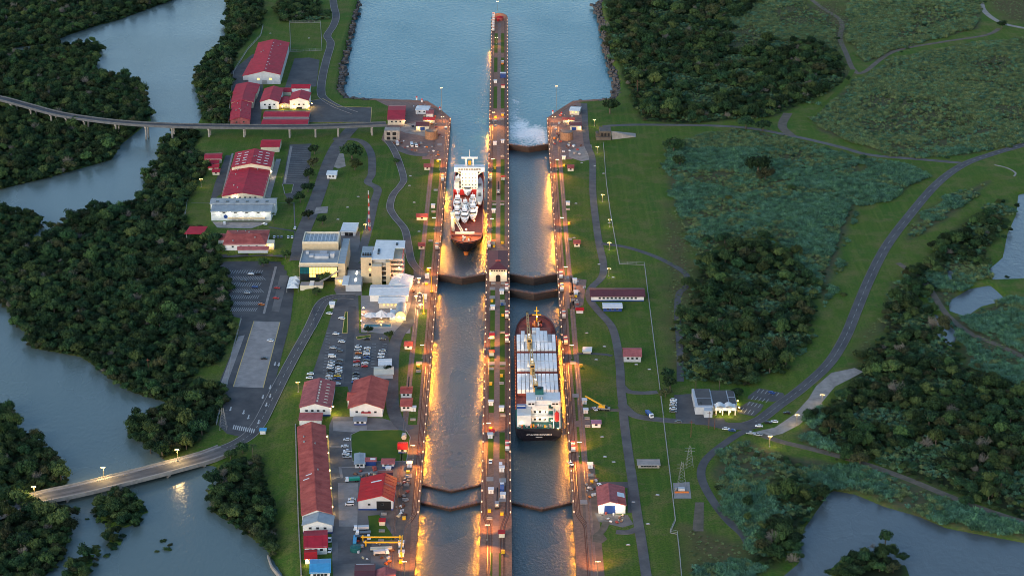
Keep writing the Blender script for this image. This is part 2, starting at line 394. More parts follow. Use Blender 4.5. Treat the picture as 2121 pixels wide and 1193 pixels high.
FOREST_R = [
    [(575, 12), (610, 4), (660, 6), (672, 40), (640, 47), (600, 46), (578, 40)],
    [(1252, -20), (1560, -20), (1545, 30), (1500, 50), (1490, 85), (1540, 110), (1600, 85), (1700, 100), (1752, 130), (1745, 170), (1690, 205), (1600, 240), (1420, 258), (1330, 250), (1310, 200), (1290, 150), (1272, 90)],
    [(1432, 610), (1450, 560), (1500, 505), (1590, 500), (1640, 540), (1692, 590), (1690, 650), (1650, 730), (1600, 775), (1500, 792), (1430, 782), (1412, 710)],
    [(1870, 575), (1920, 540), (1965, 490), (2030, 440), (2080, 415), (2075, 470), (2030, 540), (1960, 545), (1955, 600), (1900, 610)],
    [(1850, 620), (1930, 640), (1945, 690), (1985, 720), (2000, 760), (2121, 800), (2160, 830), (2160, 1095), (2000, 1030), (1880, 985), (1780, 945), (1690, 900), (1700, 850), (1770, 790), (1790, 740), (1830, 690)],
    [(1620, 945), (1690, 985), (1720, 1010), (1690, 1055), (1650, 1110), (1610, 1180), (1560, 1160), (1590, 1060)],
    [(1720, 1230), (1725, 1170), (1760, 1135), (1830, 1140), (1880, 1170), (1910, 1230)],
]
REEDS = [
    [(1395, 300), (1450, 280), (1560, 272), (1650, 290), (1780, 330), (1775, 420), (1740, 520), (1705, 640), (1690, 580), (1640, 530), (1600, 490), (1500, 495), (1450, 550), (1440, 500), (1402, 440), (1380, 350)],
    [(1680, 240), (1760, 180), (1850, 120), (2000, 92), (2170, 78), (2170, 285), (2000, 322), (1850, 325), (1700, 272)],
    [(1760, -20), (2030, -20), (2030, 58), (1900, 92), (1790, 132), (1745, 60)],
    [(1500, 55), (1560, -20), (1640, -20), (1735, 60), (1735, 105), (1600, 80), (1540, 108), (1490, 85)],
    [(1790, 330), (1870, 340), (1912, 368), (1850, 410), (1780, 428)],
    [(1870, 497), (1905, 440), (2050, 375), (1990, 432), (1890, 500)],
    [(1490, 935), (1545, 912), (1620, 940), (1590, 1060), (1560, 1160), (1530, 1090), (1498, 1045), (1482, 980)],
    [(1650, 905), (1695, 840), (1720, 850), (1700, 900), (1770, 945), (1690, 935)],
    [(1560, 1200), (1440, 1210), (1450, 1170), (1520, 1155), (1600, 1175)],
    [(1835, 640), (1850, 585), (1885, 590), (1870, 620), (1860, 660), (1820, 690)],
    [(1960, 660), (2000, 655), (2090, 620), (2160, 625), (2160, 820), (2000, 755), (1990, 715)],
    [(1930, 545), (2040, 540), (2050, 575), (1990, 590), (1965, 630), (1940, 640)],
    [(1620, 945), (1700, 955), (1900, 1000), (2000, 1045), (2160, 1100), (2160, 1118), (1960, 1085), (1830, 1040), (1770, 1015), (1720, 1008)],
]
DRY = [
    [(1640, 20), (1735, 0), (1760, 50), (1740, 110), (1760, 150), (1745, 160), (1720, 60)],
    [(1850, 230), (1880, 200), (1960, 215), (2040, 255), (1900, 285), (1810, 275)],
    [(1500, 70), (1560, 50), (1580, 110), (1500, 125)],
    [(2040, 0), (2160, 0), (2160, 60), (2090, 40)],
    [(1430, 1090), (1500, 1120), (1560, 1140), (1540, 1160), (1440, 1180), (1420, 1140)],
    [(1380, 420), (1420, 500), (1440, 620), (1400, 760), (1385, 620)],
    [(1990, 690), (2060, 690), (2140, 760), (2140, 780), (2040, 730)],
    [(1790, 690), (1820, 660), (1800, 720), (1780, 760)],
    [(1600, 85), (1700, 100), (1752, 130), (1600, 150)],
    [(1880, 20), (1960, 10), (1990, 40), (1900, 60)], [(2020, 130), (2090, 120), (2110, 150), (2040, 165)], [(1780, 210), (1840, 190), (1850, 215), (1790, 235)], [(2060, 220), (2120, 215), (2121, 250), (2080, 255)], [(1600, 20), (1650, 10), (1680, 50), (1620, 60)],
]
mask = np.zeros((len(X), 4), np.float32); mask[:, 3] = 1
def paint(polys, ch, soft, amt=1.0, z=None):
    for pl in polys:
        w = [(p.x, p.y) for p in poly_w(pl, z)]
        xs = [p[0] for p in w]; ys = [p[1] for p in w]
        idx = np.nonzero((X > min(xs) - 30) & (X < max(xs) + 30) & (Y > min(ys) - 30) & (Y < max(ys) + 30))[0]
        if not len(idx): continue
        ins = in_poly(X[idx], Y[idx], w); d = poly_dist(X[idx], Y[idx], w); d = np.where(ins, d, -d) + fbm(X[idx], Y[idx], 14.0) * soft * 0.5
        t = np.clip((d + soft) / (2 * soft), 0, 1) * amt
        mask[idx, ch] = np.maximum(mask[idx, ch], t)
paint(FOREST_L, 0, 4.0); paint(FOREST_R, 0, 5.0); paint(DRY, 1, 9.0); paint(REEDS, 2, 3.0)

nx, ny = len(XA), len(YA)
ii = np.arange(nx * ny).reshape(ny, nx)
quads = np.stack([ii[:-1, :-1], ii[:-1, 1:], ii[1:, 1:], ii[1:, :-1]], -1).reshape(-1, 4)
cx = (XA[:-1] + XA[1:]) / 2; cy = (YA[:-1] + YA[1:]) / 2
CX, CY = np.meshgrid(cx, cy)
Y_END = G(1030, 246, 0).y
keep = ~((np.abs(CX) < 48) & (CY < Y_END) & (CY > -900)).ravel()
quads = quads[keep]
me = bpy.data.meshes.new('ground')
me.vertices.add(len(X)); me.vertices.foreach_set('co', np.stack([X, Y, Z], -1).astype(np.float32).ravel())
me.loops.add(quads.size); me.loops.foreach_set('vertex_index', quads.ravel().astype(np.int32))
me.polygons.add(len(quads)); me.polygons.foreach_set('loop_start', np.arange(0, quads.size, 4, dtype=np.int32))
me.polygons.foreach_set('use_smooth', np.ones(len(quads), bool))
me.update(); me.validate()
at = me.attributes.new('mask', 'FLOAT_COLOR', 'POINT'); at.data.foreach_set('color', mask.ravel())

def ground_mat():
    m = bpy.data.materials.new('grassland'); m.use_nodes = True
    n = m.node_tree.nodes; l = m.node_tree.links; b = n['Principled BSDF']
    b.inputs['Roughness'].default_value = 0.95; b.inputs['Specular IOR Level'].default_value = 0.1
    co = n.new('ShaderNodeNewGeometry').outputs['Position']
    def noi(s, d=5, r=0.6, dist=0.0):
        t = n.new('ShaderNodeTexNoise'); t.inputs['Scale'].default_value = s; t.inputs['Detail'].default_value = d; t.inputs['Roughness'].default_value = r; t.inputs['Distortion'].default_value = dist
        l.new(co, t.inputs['Vector']); return t.outputs['Fac']
    def rng_(v, a, c, lo=0.0, hi=1.0):
        t = n.new('ShaderNodeMapRange'); t.inputs['From Min'].default_value = a; t.inputs['From Max'].default_value = c
        t.inputs['To Min'].default_value = lo; t.inputs['To Max'].default_value = hi; l.new(v, t.inputs['Value']); return t.outputs['Result']
    def mix(f, a, c):
        t = n.new('ShaderNodeMix'); t.data_type = 'RGBA'
        l.new(f, t.inputs['Factor'])
        for s, q in (('A', a), ('B', c)):
            if isinstance(q, tuple): t.inputs[s].default_value = (*q, 1)
            else: l.new(q, t.inputs[s])
        return t.outputs['Result']
    g = mix(rng_(noi(0.018, 4), 0.35, 0.65), (0.054, 0.128, 0.017), (0.092, 0.132, 0.017))
    mp = n.new('ShaderNodeMapping'); mp.inputs['Scale'].default_value = (0.35, 0.008, 1.0); l.new(co, mp.inputs['Vector'])
    t = n.new('ShaderNodeTexNoise'); t.inputs['Scale'].default_value = 1.0; t.inputs['Detail'].default_value = 3; l.new(mp.outputs['Vector'], t.inputs['Vector'])
    g = mix(rng_(t.outputs['Fac'], 0.45, 0.7, 0, .75), g, (0.125, 0.165, 0.028))    # mower passes along the lock
    g = mix(rng_(noi(0.05, 6, 0.7), 0.48, 0.68), g, (0.165, 0.150, 0.050))     # thin, drier patches
    g = mix(rng_(noi(0.16, 6, 0.75, .6), 0.55, 0.75, 0, .9), g, (0.165, 0.120, 0.06))      # worn spots
    g = mix(rng_(noi(0.9, 4, 0.7), 0.42, 0.72), g, (0.030, 0.070, 0.012))      # darker green clumps in the sward
    at = n.new('ShaderNodeAttribute'); at.attribute_name = 'mask'
    sp = n.new('ShaderNodeSeparateColor'); l.new(at.outputs['Color'], sp.inputs['Color'])
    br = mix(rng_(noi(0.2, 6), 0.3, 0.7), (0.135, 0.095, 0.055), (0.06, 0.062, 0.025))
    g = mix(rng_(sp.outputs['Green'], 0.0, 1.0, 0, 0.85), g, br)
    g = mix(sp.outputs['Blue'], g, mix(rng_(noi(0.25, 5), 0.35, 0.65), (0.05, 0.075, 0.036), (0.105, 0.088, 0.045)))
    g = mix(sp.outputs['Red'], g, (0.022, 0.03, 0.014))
    l.new(g, b.inputs['Base Color'])
    bp = n.new('ShaderNodeBump'); bp.inputs['Strength'].default_value = 0.5; bp.inputs['Distance'].default_value = 0.4
    l.new(noi(1.4, 4, 0.7), bp.inputs['Height']); l.new(bp.outputs['Normal'], b.inputs['Normal'])
    return m
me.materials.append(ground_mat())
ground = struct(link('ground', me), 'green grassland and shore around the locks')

# ------------------------------------------------------------------ water bodies
def yv(v, z=0): return G(1030, v, z).y
WM_RIV = water_mat('river_water', (0.108, 0.148, 0.142), 0.24, 0.45, 0.5)
WM_BAS = water_mat('basin_water', (0.034, 0.160, 0.200), 0.22, 0.35, 0.8, foam=True, dist=.6)
WM_CH = water_mat('chamber_water', (0.040, 0.068, 0.078), 0.31, 0.7, 1.0, dist=0.34)
WM_POND = water_mat('pond_water', (0.085, 0.105, 0.112), 0.22, 0.3, 0.7)
def sheet(name, x0, x1, y0, y1, z, m, label, n=1):
    mb = MB(); mb.face([(x0, y0, z), (x1, y0, z), (x1, y1, z), (x0, y1, z)], m)
    return struct(mb.obj(name), label)
_rm = MB(); _rm.face([(-3000, -700, ZRIV), (-100, -700, ZRIV), (-100, 60, ZRIV), (-205, 160, ZRIV), (-205, 2200, ZRIV), (-3000, 2200, ZRIV)], WM_RIV)
struct(_rm.obj('river_water'), 'grey blue river winding past the mangroves')
sheet('pond_water', 150, 900, -700, 620, ZPOND, WM_POND, 'dark still ponds among the swamp')
Y_G303, Y_G568, Y_G602, Y_G992, Y_G1029 = yv(299), yv(568), yv(600), yv(991), yv(1028)
LX0, LX1, RX0, RX1 = -42.65, -8.6, 8.6, 42.65
sheet('chamber_water', LX0 - .5, LX1 + .5, -700, Y_G568 - 2, -5.0, WM_CH, 'upper lock chamber water on the side of the visitor centre')
sheet('chamber_water', LX0 - .5, LX1 + .5, Y_G568 - 2, yv(400), -5.99, WM_CH, 'water round the bow of the yacht carrier')
sheet('chamber_water', LX0 - .5, LX1 + .5, yv(400), Y_END + 2, -5.99, WM_BAS, 'water behind the stern of the yacht carrier')
sheet('chamber_water', RX0 - .5, RX1 + .5, -700, Y_G602 - 2, -5.2, WM_CH, 'upper lock chamber water round the container ship')
sheet('chamber_water', RX0 - .5, RX1 + .5, Y_G602 - 2, Y_G568 - 2, -5.6, WM_CH, 'narrow water between the two closed gates')
sheet('chamber_water', RX0 - .5, RX1 + .5, Y_G568 - 2, Y_G303 - 2, -5.0, WM_CH, 'empty lower lock chamber water')
# far basin: gridded so that the foam of the discharge can be marked on it
def basin_sheet():
    xs = np.arange(-202, 182.1, 4.0); xs = np.concatenate([[-204], xs, [400]])
    ys = np.concatenate([np.arange(Y_G303 - 2, yv(150, ZBAS), 3.0), [yv(100), yv(0), 1300, 2600]])
    gx, gy = np.meshgrid(xs, ys); vx = gx.ravel(); vy = gy.ravel()
    q = np.arange(len(vx)).reshape(len(ys), len(xs))
    fq = np.stack([q[:-1, :-1], q[:-1, 1:], q[1:, 1:], q[1:, :-1]], -1).reshape(-1, 4)
    me = bpy.data.meshes.new('basin_water'); me.from_pydata(np.stack([vx, vy, np.full_like(vx, ZBAS)], -1).tolist(), [], fq.tolist())
    fo = np.zeros(len(vx), np.float32)
    for (u, v, rx, ry, a) in ((1095, 276, 80, 30, 0.80), (1075, 262, 44, 34, 0.72), (1122, 284, 44, 34, 0.74), (1068, 240, 30, 44, 0.58), (1068, 212, 20, 26, 0.56), (1090, 296, 60, 18, 0.60)):
        p = G(u, v, ZBAS); s = 2.4
        e = ((vx - p.x) / (rx / s)) ** 2 + ((vy - p.y) / (ry / (s * 0.34))) ** 2
        fo = np.maximum(fo, a * np.exp(-e * 0.9))
    fo[(vx < RX0 - 1)] = 0
    me.attributes.new('foam', 'FLOAT', 'POINT').data.foreach_set('value', fo.astype(np.float32))
    me.materials.append(WM_BAS); return struct(link('basin_water', me), 'teal water of the sea approach with white discharge foam')
basin_sheet()

# ------------------------------------------------------------------ lock walls
def rail_pair(mb, pts, gauge, z=0.0, bed=True, bw=3.0):
    if bed: mb.ribbon(pts, bw, M_TRACK, dz=z + 0.03)
    P = [Vector(p) for p in pts]
    for sgn in (-1, 1):
        q = []
        for j, p in enumerate(P):
            d = P[min(j + 1, len(P) - 1)] - P[max(j - 1, 0)]; d.normalize(); q.append(p + Vector((-d.y, d.x, 0)) * sgn * gauge / 2)
        mb.ribbon(q, 0.28, M_RAIL, dz=z + 0.16, th=0.14)
    mb.ribbon(P, 0.5, M_COPE, dz=z + 0.10, th=0.08)          # rack between the rails
Y_NEAR = -640.0
Y_S1, Y_S2 = yv(1060), yv(1095)       # where the tow tracks swing away from the edge
def sline(x_far, x_near, y_far):
    ys = [y_far, (y_far + Y_S1) / 2, Y_S1 + 4]
    pts = [(x_far, y, 0) for y in ys]
    for k in range(9):
        t = k / 8; s = t * t * (3 - 2 * t); pts.append((x_far + (x_near - x_far) * s, Y_S1 + (Y_S2 - Y_S1) * t, 0))
    pts.append((x_near, Y_NEAR, 0)); return pts[::-1]

Y_NOSE = yv(30)
# centre wall
cw = thing('lock_wall', 'long narrow centre wall between the two lock lanes', 'wall')
nose = [(-8.6, Y_NEAR), (8.6, Y_NEAR), (8.6, Y_NOSE - 14), (7.5, Y_NOSE - 5), (4, Y_NOSE + 3), (0, Y_NOSE + 6), (-4, Y_NOSE + 3), (-7.5, Y_NOSE - 5), (-8.6, Y_NOSE - 14)]
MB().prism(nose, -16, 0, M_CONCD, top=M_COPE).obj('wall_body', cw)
mb = MB()
for s in (-1, 1): rail_pair(mb, sline(s * 6.4, s * 3.7, Y_NOSE - 22), 1.5, bw=2.8)
mb.obj('tow_track', cw)
MB().ribbon([(0, Y_NEAR, 0), (0, Y_NOSE - 40, 0)], 3.0, M_PATH, dz=0.03).obj('service_path', cw)
for s in (-1, 1):
    for va, vb in ((690, 760), (765, 855), (895, 950), (600, 660), (330, 415), (420, 505), (660, 690), (180, 225), (70, 110), (120, 150), (1145, 1250)):
        y0, y1 = yv(vb), yv(va)
        w = 3.1 if va < 1100 else 1.3
        x = s * 3.35 if va < 1100 else s * 2.4
        MB().ribbon([(x, y0, 0), (x, (y0 + y1) / 2, 0), (x, y1, 0)], w, M_LAWN, dz=0.05).obj('grass_strip', cw)
# side walls
sw = {}
for s, lab in ((-1, 'side wall of the lock beside the visitor centre'), (1, 'side wall of the lock beside the open lawns')):
    t = thing('lock_wall', lab, 'wall'); sw[s] = t
    a, b = (-48.2, LX0) if s < 0 else (RX1, 48.2)
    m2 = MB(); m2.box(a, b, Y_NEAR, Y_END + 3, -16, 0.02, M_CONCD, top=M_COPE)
    # recess for the chamber gates shows as a step in the face
    m2.obj('wall_body', t)
    # flared wing wall at the sea end
    fl = [(930, 246), (905, 226), (882, 211), (768, 206)] if s < 0 else [(1137, 246), (1165, 227), (1190, 211), (1272, 205)]
    P = [G(u, v, 0) for u, v in fl]; P[0].x = -44.6 if s < 0 else 44.6
    MB().ribbon(P, [4, 5, 5, 4], M_COPE, dz=0.15, th=9).obj('wing_wall', t)
    mb = MB(); rail_pair(mb, sline(s * 45.2, s * 49.5, Y_END - 5), 1.5, bw=3.2); mb.obj('tow_track', t)
    mb = MB(); xr = -55.5 if s < 0 else 51.5
    mb.ribbon([(xr * 1.0, Y_NEAR, 0.02), (xr, yv(1100), 0.02), (xr, 0, 0.02), (xr, Y_END - 10, 0.02)], 3.4, M_PATH, dz=0.04)
    rail_pair(mb, [(xr, Y_NEAR, 0), (xr, 0, 0), (xr, Y_END - 25, 0)], 1.5, bed=False, z=0.0); mb.obj('return_track', t)
    # paved apron by the gates
    for va, vb in ((255, 330), (570, 640), (1075, 1250), (960, 1075)):
        y0, y1 = yv(vb), yv(va); x0, x1 = sorted((s * 48.25, s * (54 if s > 0 else 64)))
        if va in (1075, 960) and s > 0: x1 = 57
        MB().face([(x0, y0, .025), (x1, y0, .025), (x1, y1, .025), (x0, y1, .025)], M_EARTH if va > 900 else M_PATH).obj('apron', t)
# low posts with running lights along every chamber edge
M_DOT = mat('edge_light', (0.8, 0.6, 0.45), 0.5, emit=(1.0, 0.55, 0.28), estr=0.6)
post_me = MB().box(-.28, .28, -.4, .4, 0, 0.7, M_DOT).mesh('edge_light')
for par, xs in ((cw, (-8.0, 8.0)), (sw[-1], (-43.2,)), (sw[1], (43.2,))):
    for x in xs:
        y = Y_S1 if x * x < 100 else Y_S1
        while y < (Y_NOSE - 20 if par is cw else Y_END):
            link('edge_light', post_me, par, (x, y + random.uniform(-1, 1), 0.02)); y += 13.0
hatch_me = MB().box(-2.0, 2.0, -2.6, 2.6, 0, 0.25, M_YARDP).mesh('hatch_cover')
for par, x, vs in ((cw, -3.6, (598, 753, 992, 616, 640, 250)), (cw, 3.6, (598, 753, 995, 630, 1035, 236)), (sw[1], 47.6 + 1.5, (752, 820, 575, 262, 1040)), (sw[-1], -50.4, (752, 300, 585, 985))):
    for v in vs: link('hatch_cover', hatch_me, par, (x, yv(v), 0.05))

# ------------------------------------------------------------------ mitre gates
gate_no = 0
def mitre_gate(x0, x1, y, top, label, wid=1.9):
    t = thing('lock_gate', label, 'lock gate', ((x0 + x1) / 2, y, top), group='mitre gates of the locks')
    hw = (x1 - x0) / 2; tip = hw * 0.5
    for s in (-1, 1):
        mb = MB()
        a = Vector((s * hw, 0, 0)); b = Vector((0, -tip, 0)); d = (b - a).normalized(); nrm = Vector((-d.y, d.x, 0))
        if nrm.y > 0: nrm = -nrm
        pl = [a, b, b - nrm * wid, a - nrm * wid]
        mb.prism(pl if s > 0 else pl[::-1], -15, 0, M_GATE, top=M_GATE)
        for k in range(1, 6): mb.prism([a + nrm * .25, b + nrm * .25, b + nrm * .02, a + nrm * .02] if s > 0 else [a + nrm * .02, b + nrm * .02, b + nrm * .25, a + nrm * .25], -k * 2.4 - .2, -k * 2.4 + .2, M_GATE)
        lf = mb.obj('gate_leaf', t)
        rb = MB()
        for off in (0.05, wid - 0.15):
            p = a - nrm * off; q = b - nrm * off
            rb.beam(p + Vector((0, 0, 1.05)), q + Vector((0, 0, 1.05)), .1, .1, M_COPE)
            rb.beam(p + Vector((0, 0, .55)), q + Vector((0, 0, .55)), .07, .07, M_COPE)
            for k in range(9):
                c = p.lerp(q, k / 8); rb.box(c.x - .06, c.x + .06, c.y - .06, c.y + .06, 0, 1.05, M_COPE)
        rb.obj('handrail', lf)
        MB().prism([a - nrm * .5, b - nrm * .5, b - nrm * (wid - .6), a - nrm * (wid - .6)] if s > 0 else [a - nrm * (wid - .6), b - nrm * (wid - .6), b - nrm * .5, a - nrm * .5], 0.01, 0.12, M_TRACK).obj('walkway', lf)
mitre_gate(LX0, LX1, Y_G568, -0.4, 'dark closed gate just in front of the yacht carrier bow')
mitre_gate(LX0, LX1, Y_G992, -4.2, 'low open-topped gate, farther of the near pair in the empty lane', wid=1.2)
mitre_gate(LX0, LX1, Y_G1029, -3.9, 'low gate, nearer of the pair at the foot of the empty lane', wid=1.2)
mitre_gate(RX0, RX1, Y_G303, -0.4, 'dark gate below the white discharge foam')
mitre_gate(RX0, RX1, Y_G568, -0.4, 'dark gate at the near end of the empty chamber, beside the control house')
mitre_gate(RX0, RX1, Y_G602, -0.6, 'dark gate closest ahead of the container ship bow')
mitre_gate(RX0, RX1, Y_G1029, -4.2, 'low gate closest behind the container ship stern', wid=1.2)

# spots added under the coping lip to draw golden streaks on the chamber water
_edge = bpy.data.lights.new('added_streak_spot', 'SPOT'); _edge.energy = 2900; _edge.color = (1.0, 0.34, 0.02); _edge.shadow_soft_size = 0.35; _edge.spot_size = math.radians(120); _edge.spot_blend = 1.0
_edge2 = _edge.copy(); _edge2.energy = 1700
def add_streak_spots(par, x, sx, runs):
    for (va, vb, weak) in runs:
        y = yv(va - 6); y1 = yv(max(vb - 24, va + 4))
        while y > y1 - 1:
            o = bpy.data.objects.new('added_streak_spot', _edge2 if weak else _edge); COL.objects.link(o); o.parent = par; o.location = (x + sx * .6, y, -.5)
            o.rotation_euler = Vector((sx * .3, -.86, -.4)).to_track_quat('-Z', 'Y').to_euler(); y -= 15.0
add_streak_spots(sw[-1], LX0, 1, ((382, 425, 0), (490, 545, 0), (598, 640, 1), (695, 830, 0), (885, 990, 0), (1050, 1200, 0)))
add_streak_spots(cw, LX1, -1, ((425, 540, 0), (598, 640, 1), (705, 815, 1), (895, 985, 1), (1045, 1190, 0), (95, 125, 1), (262, 300, 1)))
add_streak_spots(sw[1], RX1, -1, ((350, 435, 0), (470, 542, 0), (625, 650, 1), (690, 840, 0), (890, 975, 0), (1060, 1200, 1)))
# ------------------------------------------------------------------ roads and pavements
_lay = [0]
def road(name, pix, w, m, label, line=None, kerb=None, n=7, dz=None, z=None):
    _lay[0] += 1
    dz = (0.10 + 0.003 * (_lay[0] % 25)) if dz is None else dz
    pp = smooth_line([(u, v, 0) for u, v in pix], n)
    P = [GT(p.x, p.y) if z is None else G(p.x, p.y, z) for p in pp]
    def strip(off0, off1, mm, d, th=0.0, dash=False, nx=1):
        mb = MB(); E = []
        for j, p in enumerate(P):
            dd = P[min(j + 1, len(P) - 1)] - P[max(j - 1, 0)]; dd.z = 0; dd.normalize(); sd = Vector((-dd.y, dd.x, 0)); row = []
            for i in range(nx + 1):
                q = p + sd * (off0 + (off1 - off0) * i / nx); zz = z if z is not None else float(hbase(q.x, q.y))
                row.append((q.x, q.y, zz + d + (0.25 if -3.95 < zz < -.02 else 0)))
            E.append(row)
        for j in range(len(P) - 1):
            if dash and j % 2: continue
            for i in range(nx): mb.face([E[j][i], E[j + 1][i], E[j + 1][i + 1], E[j][i + 1]], mm)
            if th:
                for k, q in ((0, 1), (nx, -1)):
                    a, b = (E[j][k], E[j + 1][k])[::q]; mb.face([a, b, (b[0], b[1], b[2] - th), (a[0], a[1], a[2] - th)][::-1], mm)
        return mb
    o = struct(strip(-w / 2, w / 2, m, dz, 0.3, nx=6).obj(name), label)
    if line: strip(-.09, .09, line, dz + .02, dash=True).obj('centre_line', o)
    if kerb:
        for s in (-1, 1): strip(s * w / 2 - .2, s * w / 2 + .2, kerb, dz + .12, 0.14).obj('kerb', o)
    return o
def pave(name, pix, m, label, dz=None, kerb=None, z=None):
    _lay[0] += 1
    dz = (0.035 + 0.0035 * (_lay[0] % 16)) if dz is None else dz
    W_ = poly_w(pix, z); mb = MB(); mb.face([p + Vector((0, 0, dz)) for p in W_][::-1], m)
    me = mb.mesh(name); bm = bmesh.new(); bm.from_mesh(me); bmesh.ops.triangulate(bm, faces=bm.faces)
    bmesh.ops.recalc_face_normals(bm, faces=bm.faces)
    if sum(f.normal.z for f in bm.faces) < 0: bmesh.ops.reverse_faces(bm, faces=bm.faces)
    bm.to_mesh(me); bm.free()
    o = struct(link(name, me), label)
    if kerb:
        P = W_ + [W_[0], W_[1]]
        MB().ribbon(P[:-1], 0.5, kerb, dz=0.2, th=0.2).obj('kerb', o)
    return o
def lines(parent, segs, m, w=0.3, dz=0.14):
    mb = MB()
    for (a, b) in segs: mb.ribbon([GT(*a), GT(*b)], w, m, dz=dz)
    return mb.obj('parking_lines', parent)
def stalls(parent, a, b, n, vec, m=M_LINE, w=0.28):
    """n+1 parking bay lines from image line a-b, each running by vec (image pixels)"""
    lines(parent, [((a[0] + (b[0] - a[0]) * k / n, a[1] + (b[1] - a[1]) * k / n), (a[0] + (b[0] - a[0]) * k / n + vec[0], a[1] + (b[1] - a[1]) * k / n + vec[1])) for k in range(n + 1)], m, w)

# east (left) bank
lot = pave('car_park', [(440, 548), (470, 542), (545, 541), (586, 543), (600, 578), (609, 603), (602, 664), (588, 718), (571, 786), (553, 850), (532, 882), (520, 890), (500, 905), (470, 898), (452, 880), (462, 840), (470, 800), (455, 790), (492, 700), (500, 660), (482, 655), (470, 600)], M_ASPH, 'big dark car park below the visitor centre', z=-4.0, dz=.1)
for r in range(7):
    v = 560 + r * 13; stalls(lot, (478, v), (545 - r * 2, v), 13, (7 if r % 2 else -5, 7))
pave('bus_bays', [(526, 665), (580, 667), (545, 803), (483, 801)], M_YARDP, 'pale concrete bus bays in the lower car park', z=-3.86)
bb = pave('bus_lane', [(493, 697), (507, 694), (470, 795), (455, 800)], M_YARDP, 'pale concrete strip beside the mangrove edge', z=-3.86)
mb_ = MB()
for k in range(30):
    v = 672 + k * 4.3; u = 524 - (v - 665) * 0.31
    mb_.ribbon([G(u, v, -3.78), G(u + 9, v + .3, -3.78)], 0.2, M_ASPH)
mb_.ribbon([G(580, 667, -3.77), G(545, 803, -3.77)], 0.5, M_YLINE); mb_.ribbon([G(526, 665, -3.77), G(483, 801, -3.77)], 0.5, M_YLINE)
mb_.obj('bay_marking', bb)
isl = pave('median', [(569, 552), (574, 552), (549, 650), (544, 650)], M_YARDP, 'slim pale median strip in the car park', z=-3.83)
pave('drop_off_lane', [(580, 570), (598, 570), (578, 646), (562, 645)], M_YARD, 'grey drop-off lane by the white canopy', z=-3.85)
mb_ = MB()
for (u, v) in ((536, 872), (545, 820), (560, 818), (552, 836), (505, 852), (515, 862), (478, 845), (570, 752), (578, 753), (560, 800)):
    p = G(u, v, -3.80); mb_.box(p.x - .4, p.x + .4, p.y - 2, p.y + 2, -3.82, -3.80, M_LINE); mb_.face([(p.x - 1, p.y - 2, -3.80), (p.x + 1, p.y - 2, -3.80), (p.x, p.y - 4.5, -3.80)], M_LINE)
for k in range(11):
    a = G(484 + k * 4.2, 884 + k * .8, -3.79); mb_.box(a.x - .35, a.x + .35, a.y - 3, a.y + 3, -3.81, -3.79, M_LINE)
mb_.obj('road_arrows', lot)
road('access_road', [(462, 930), (490, 918), (518, 900), (540, 872), (562, 830), (590, 775), (615, 728), (640, 682), (658, 645), (668, 628), (682, 618), (705, 614), (735, 615)], 8.5, M_ASPH, 'road climbing from the bridge to the visitor centre', line=M_LINE, kerb=M_YARDP)
up = pave('car_park', [(640, 790), (652, 760), (672, 700), (690, 640), (700, 618), (742, 612), (744, 690), (800, 690), (806, 702), (806, 800), (778, 805), (778, 828), (727, 830), (720, 800), (690, 800)], M_ASPHP, 'upper car park full of cars', dz=0.03)
lane = pave('parking_lane', [(722, 635), (738, 635), (734, 700), (728, 790), (712, 790), (718, 700)], M_ASPH, 'dark lane through the upper car park', dz=0.055)
for (a, b, n, vec) in (((676, 690), (668, 780), 14, (9, 1)), ((700, 690), (690, 790), 16, (9, 1)), ((737, 712), (733, 790), 12, (9, 1)), ((770, 712), (768, 760), 8, (9, 1)), ((792, 712), (792, 745), 6, (9, 1))): stalls(up, a, b, n, vec)
pave('planting_strip', [(715, 646), (720, 646), (719, 690), (709, 690)], M_LAWN, 'narrow grass island in the upper car park', dz=0.12, kerb=M_YLINE)
pave('planting_strip', [(738, 698), (768, 694), (768, 698), (740, 703)], M_LAWN, 'grass strip edging the upper car park bays', dz=0.11, kerb=M_YLINE)
pave('terrace', [(748, 612), (850, 612), (850, 690), (820, 692), (748, 688)], M_YARDP, 'pale restaurant terrace with white tent', dz=0.06)
pave('yard', [(690, 862), (792, 866), (842, 880), (862, 890), (845, 985), (838, 1080), (826, 1193), (820, 1260), (692, 1260), (686, 1090), (680, 960), (682, 880)], M_YARD, 'grey concrete works yard', dz=0.03)
pave('work_area', [(842, 880), (868, 880), (852, 1060), (846, 1260), (818, 1260), (815, 1100), (790, 1060), (818, 1050), (818, 990), (840, 985)], M_EARTH, 'brown earth work area beside the lock', dz=0.075)
pave('lawn', [(727, 900), (745, 892), (800, 890), (840, 890), (850, 905), (842, 955), (730, 955), (727, 925)], M_LAWN, 'lawn with small red hut in the works yard', dz=0.10, kerb=M_YARDP)
pave('lawn', [(762, 1068), (785, 1066), (800, 1090), (820, 1118), (766, 1120), (765, 1090)], M_LAWN, 'triangular lawn beside the parked trucks', dz=0.10)
pave('apron', [(690, 872), (760, 872), (760, 890), (730, 895), (690, 892)], M_YARDP, 'pale paved crossing in front of the white hall', dz=0.06)
mb_ = MB()
for (a, b) in (((676, 925), (712, 925)), ((680, 990), (706, 988)), ((705, 968), (770, 966)), ((704, 966), (708, 990)), ((740, 980), (790, 976))): mb_.ribbon([GT(*a), GT(*b)], 1.6, M_YARDP, dz=0.09)
for k in range(2): mb_.ribbon([GT(678 + k * 1.5, 900), GT(690 + k * 1.0, 1090)], 0.5, M_YLINE, dz=0.11)
mb_.obj('painted_strips', bpy.data.objects['yard'])
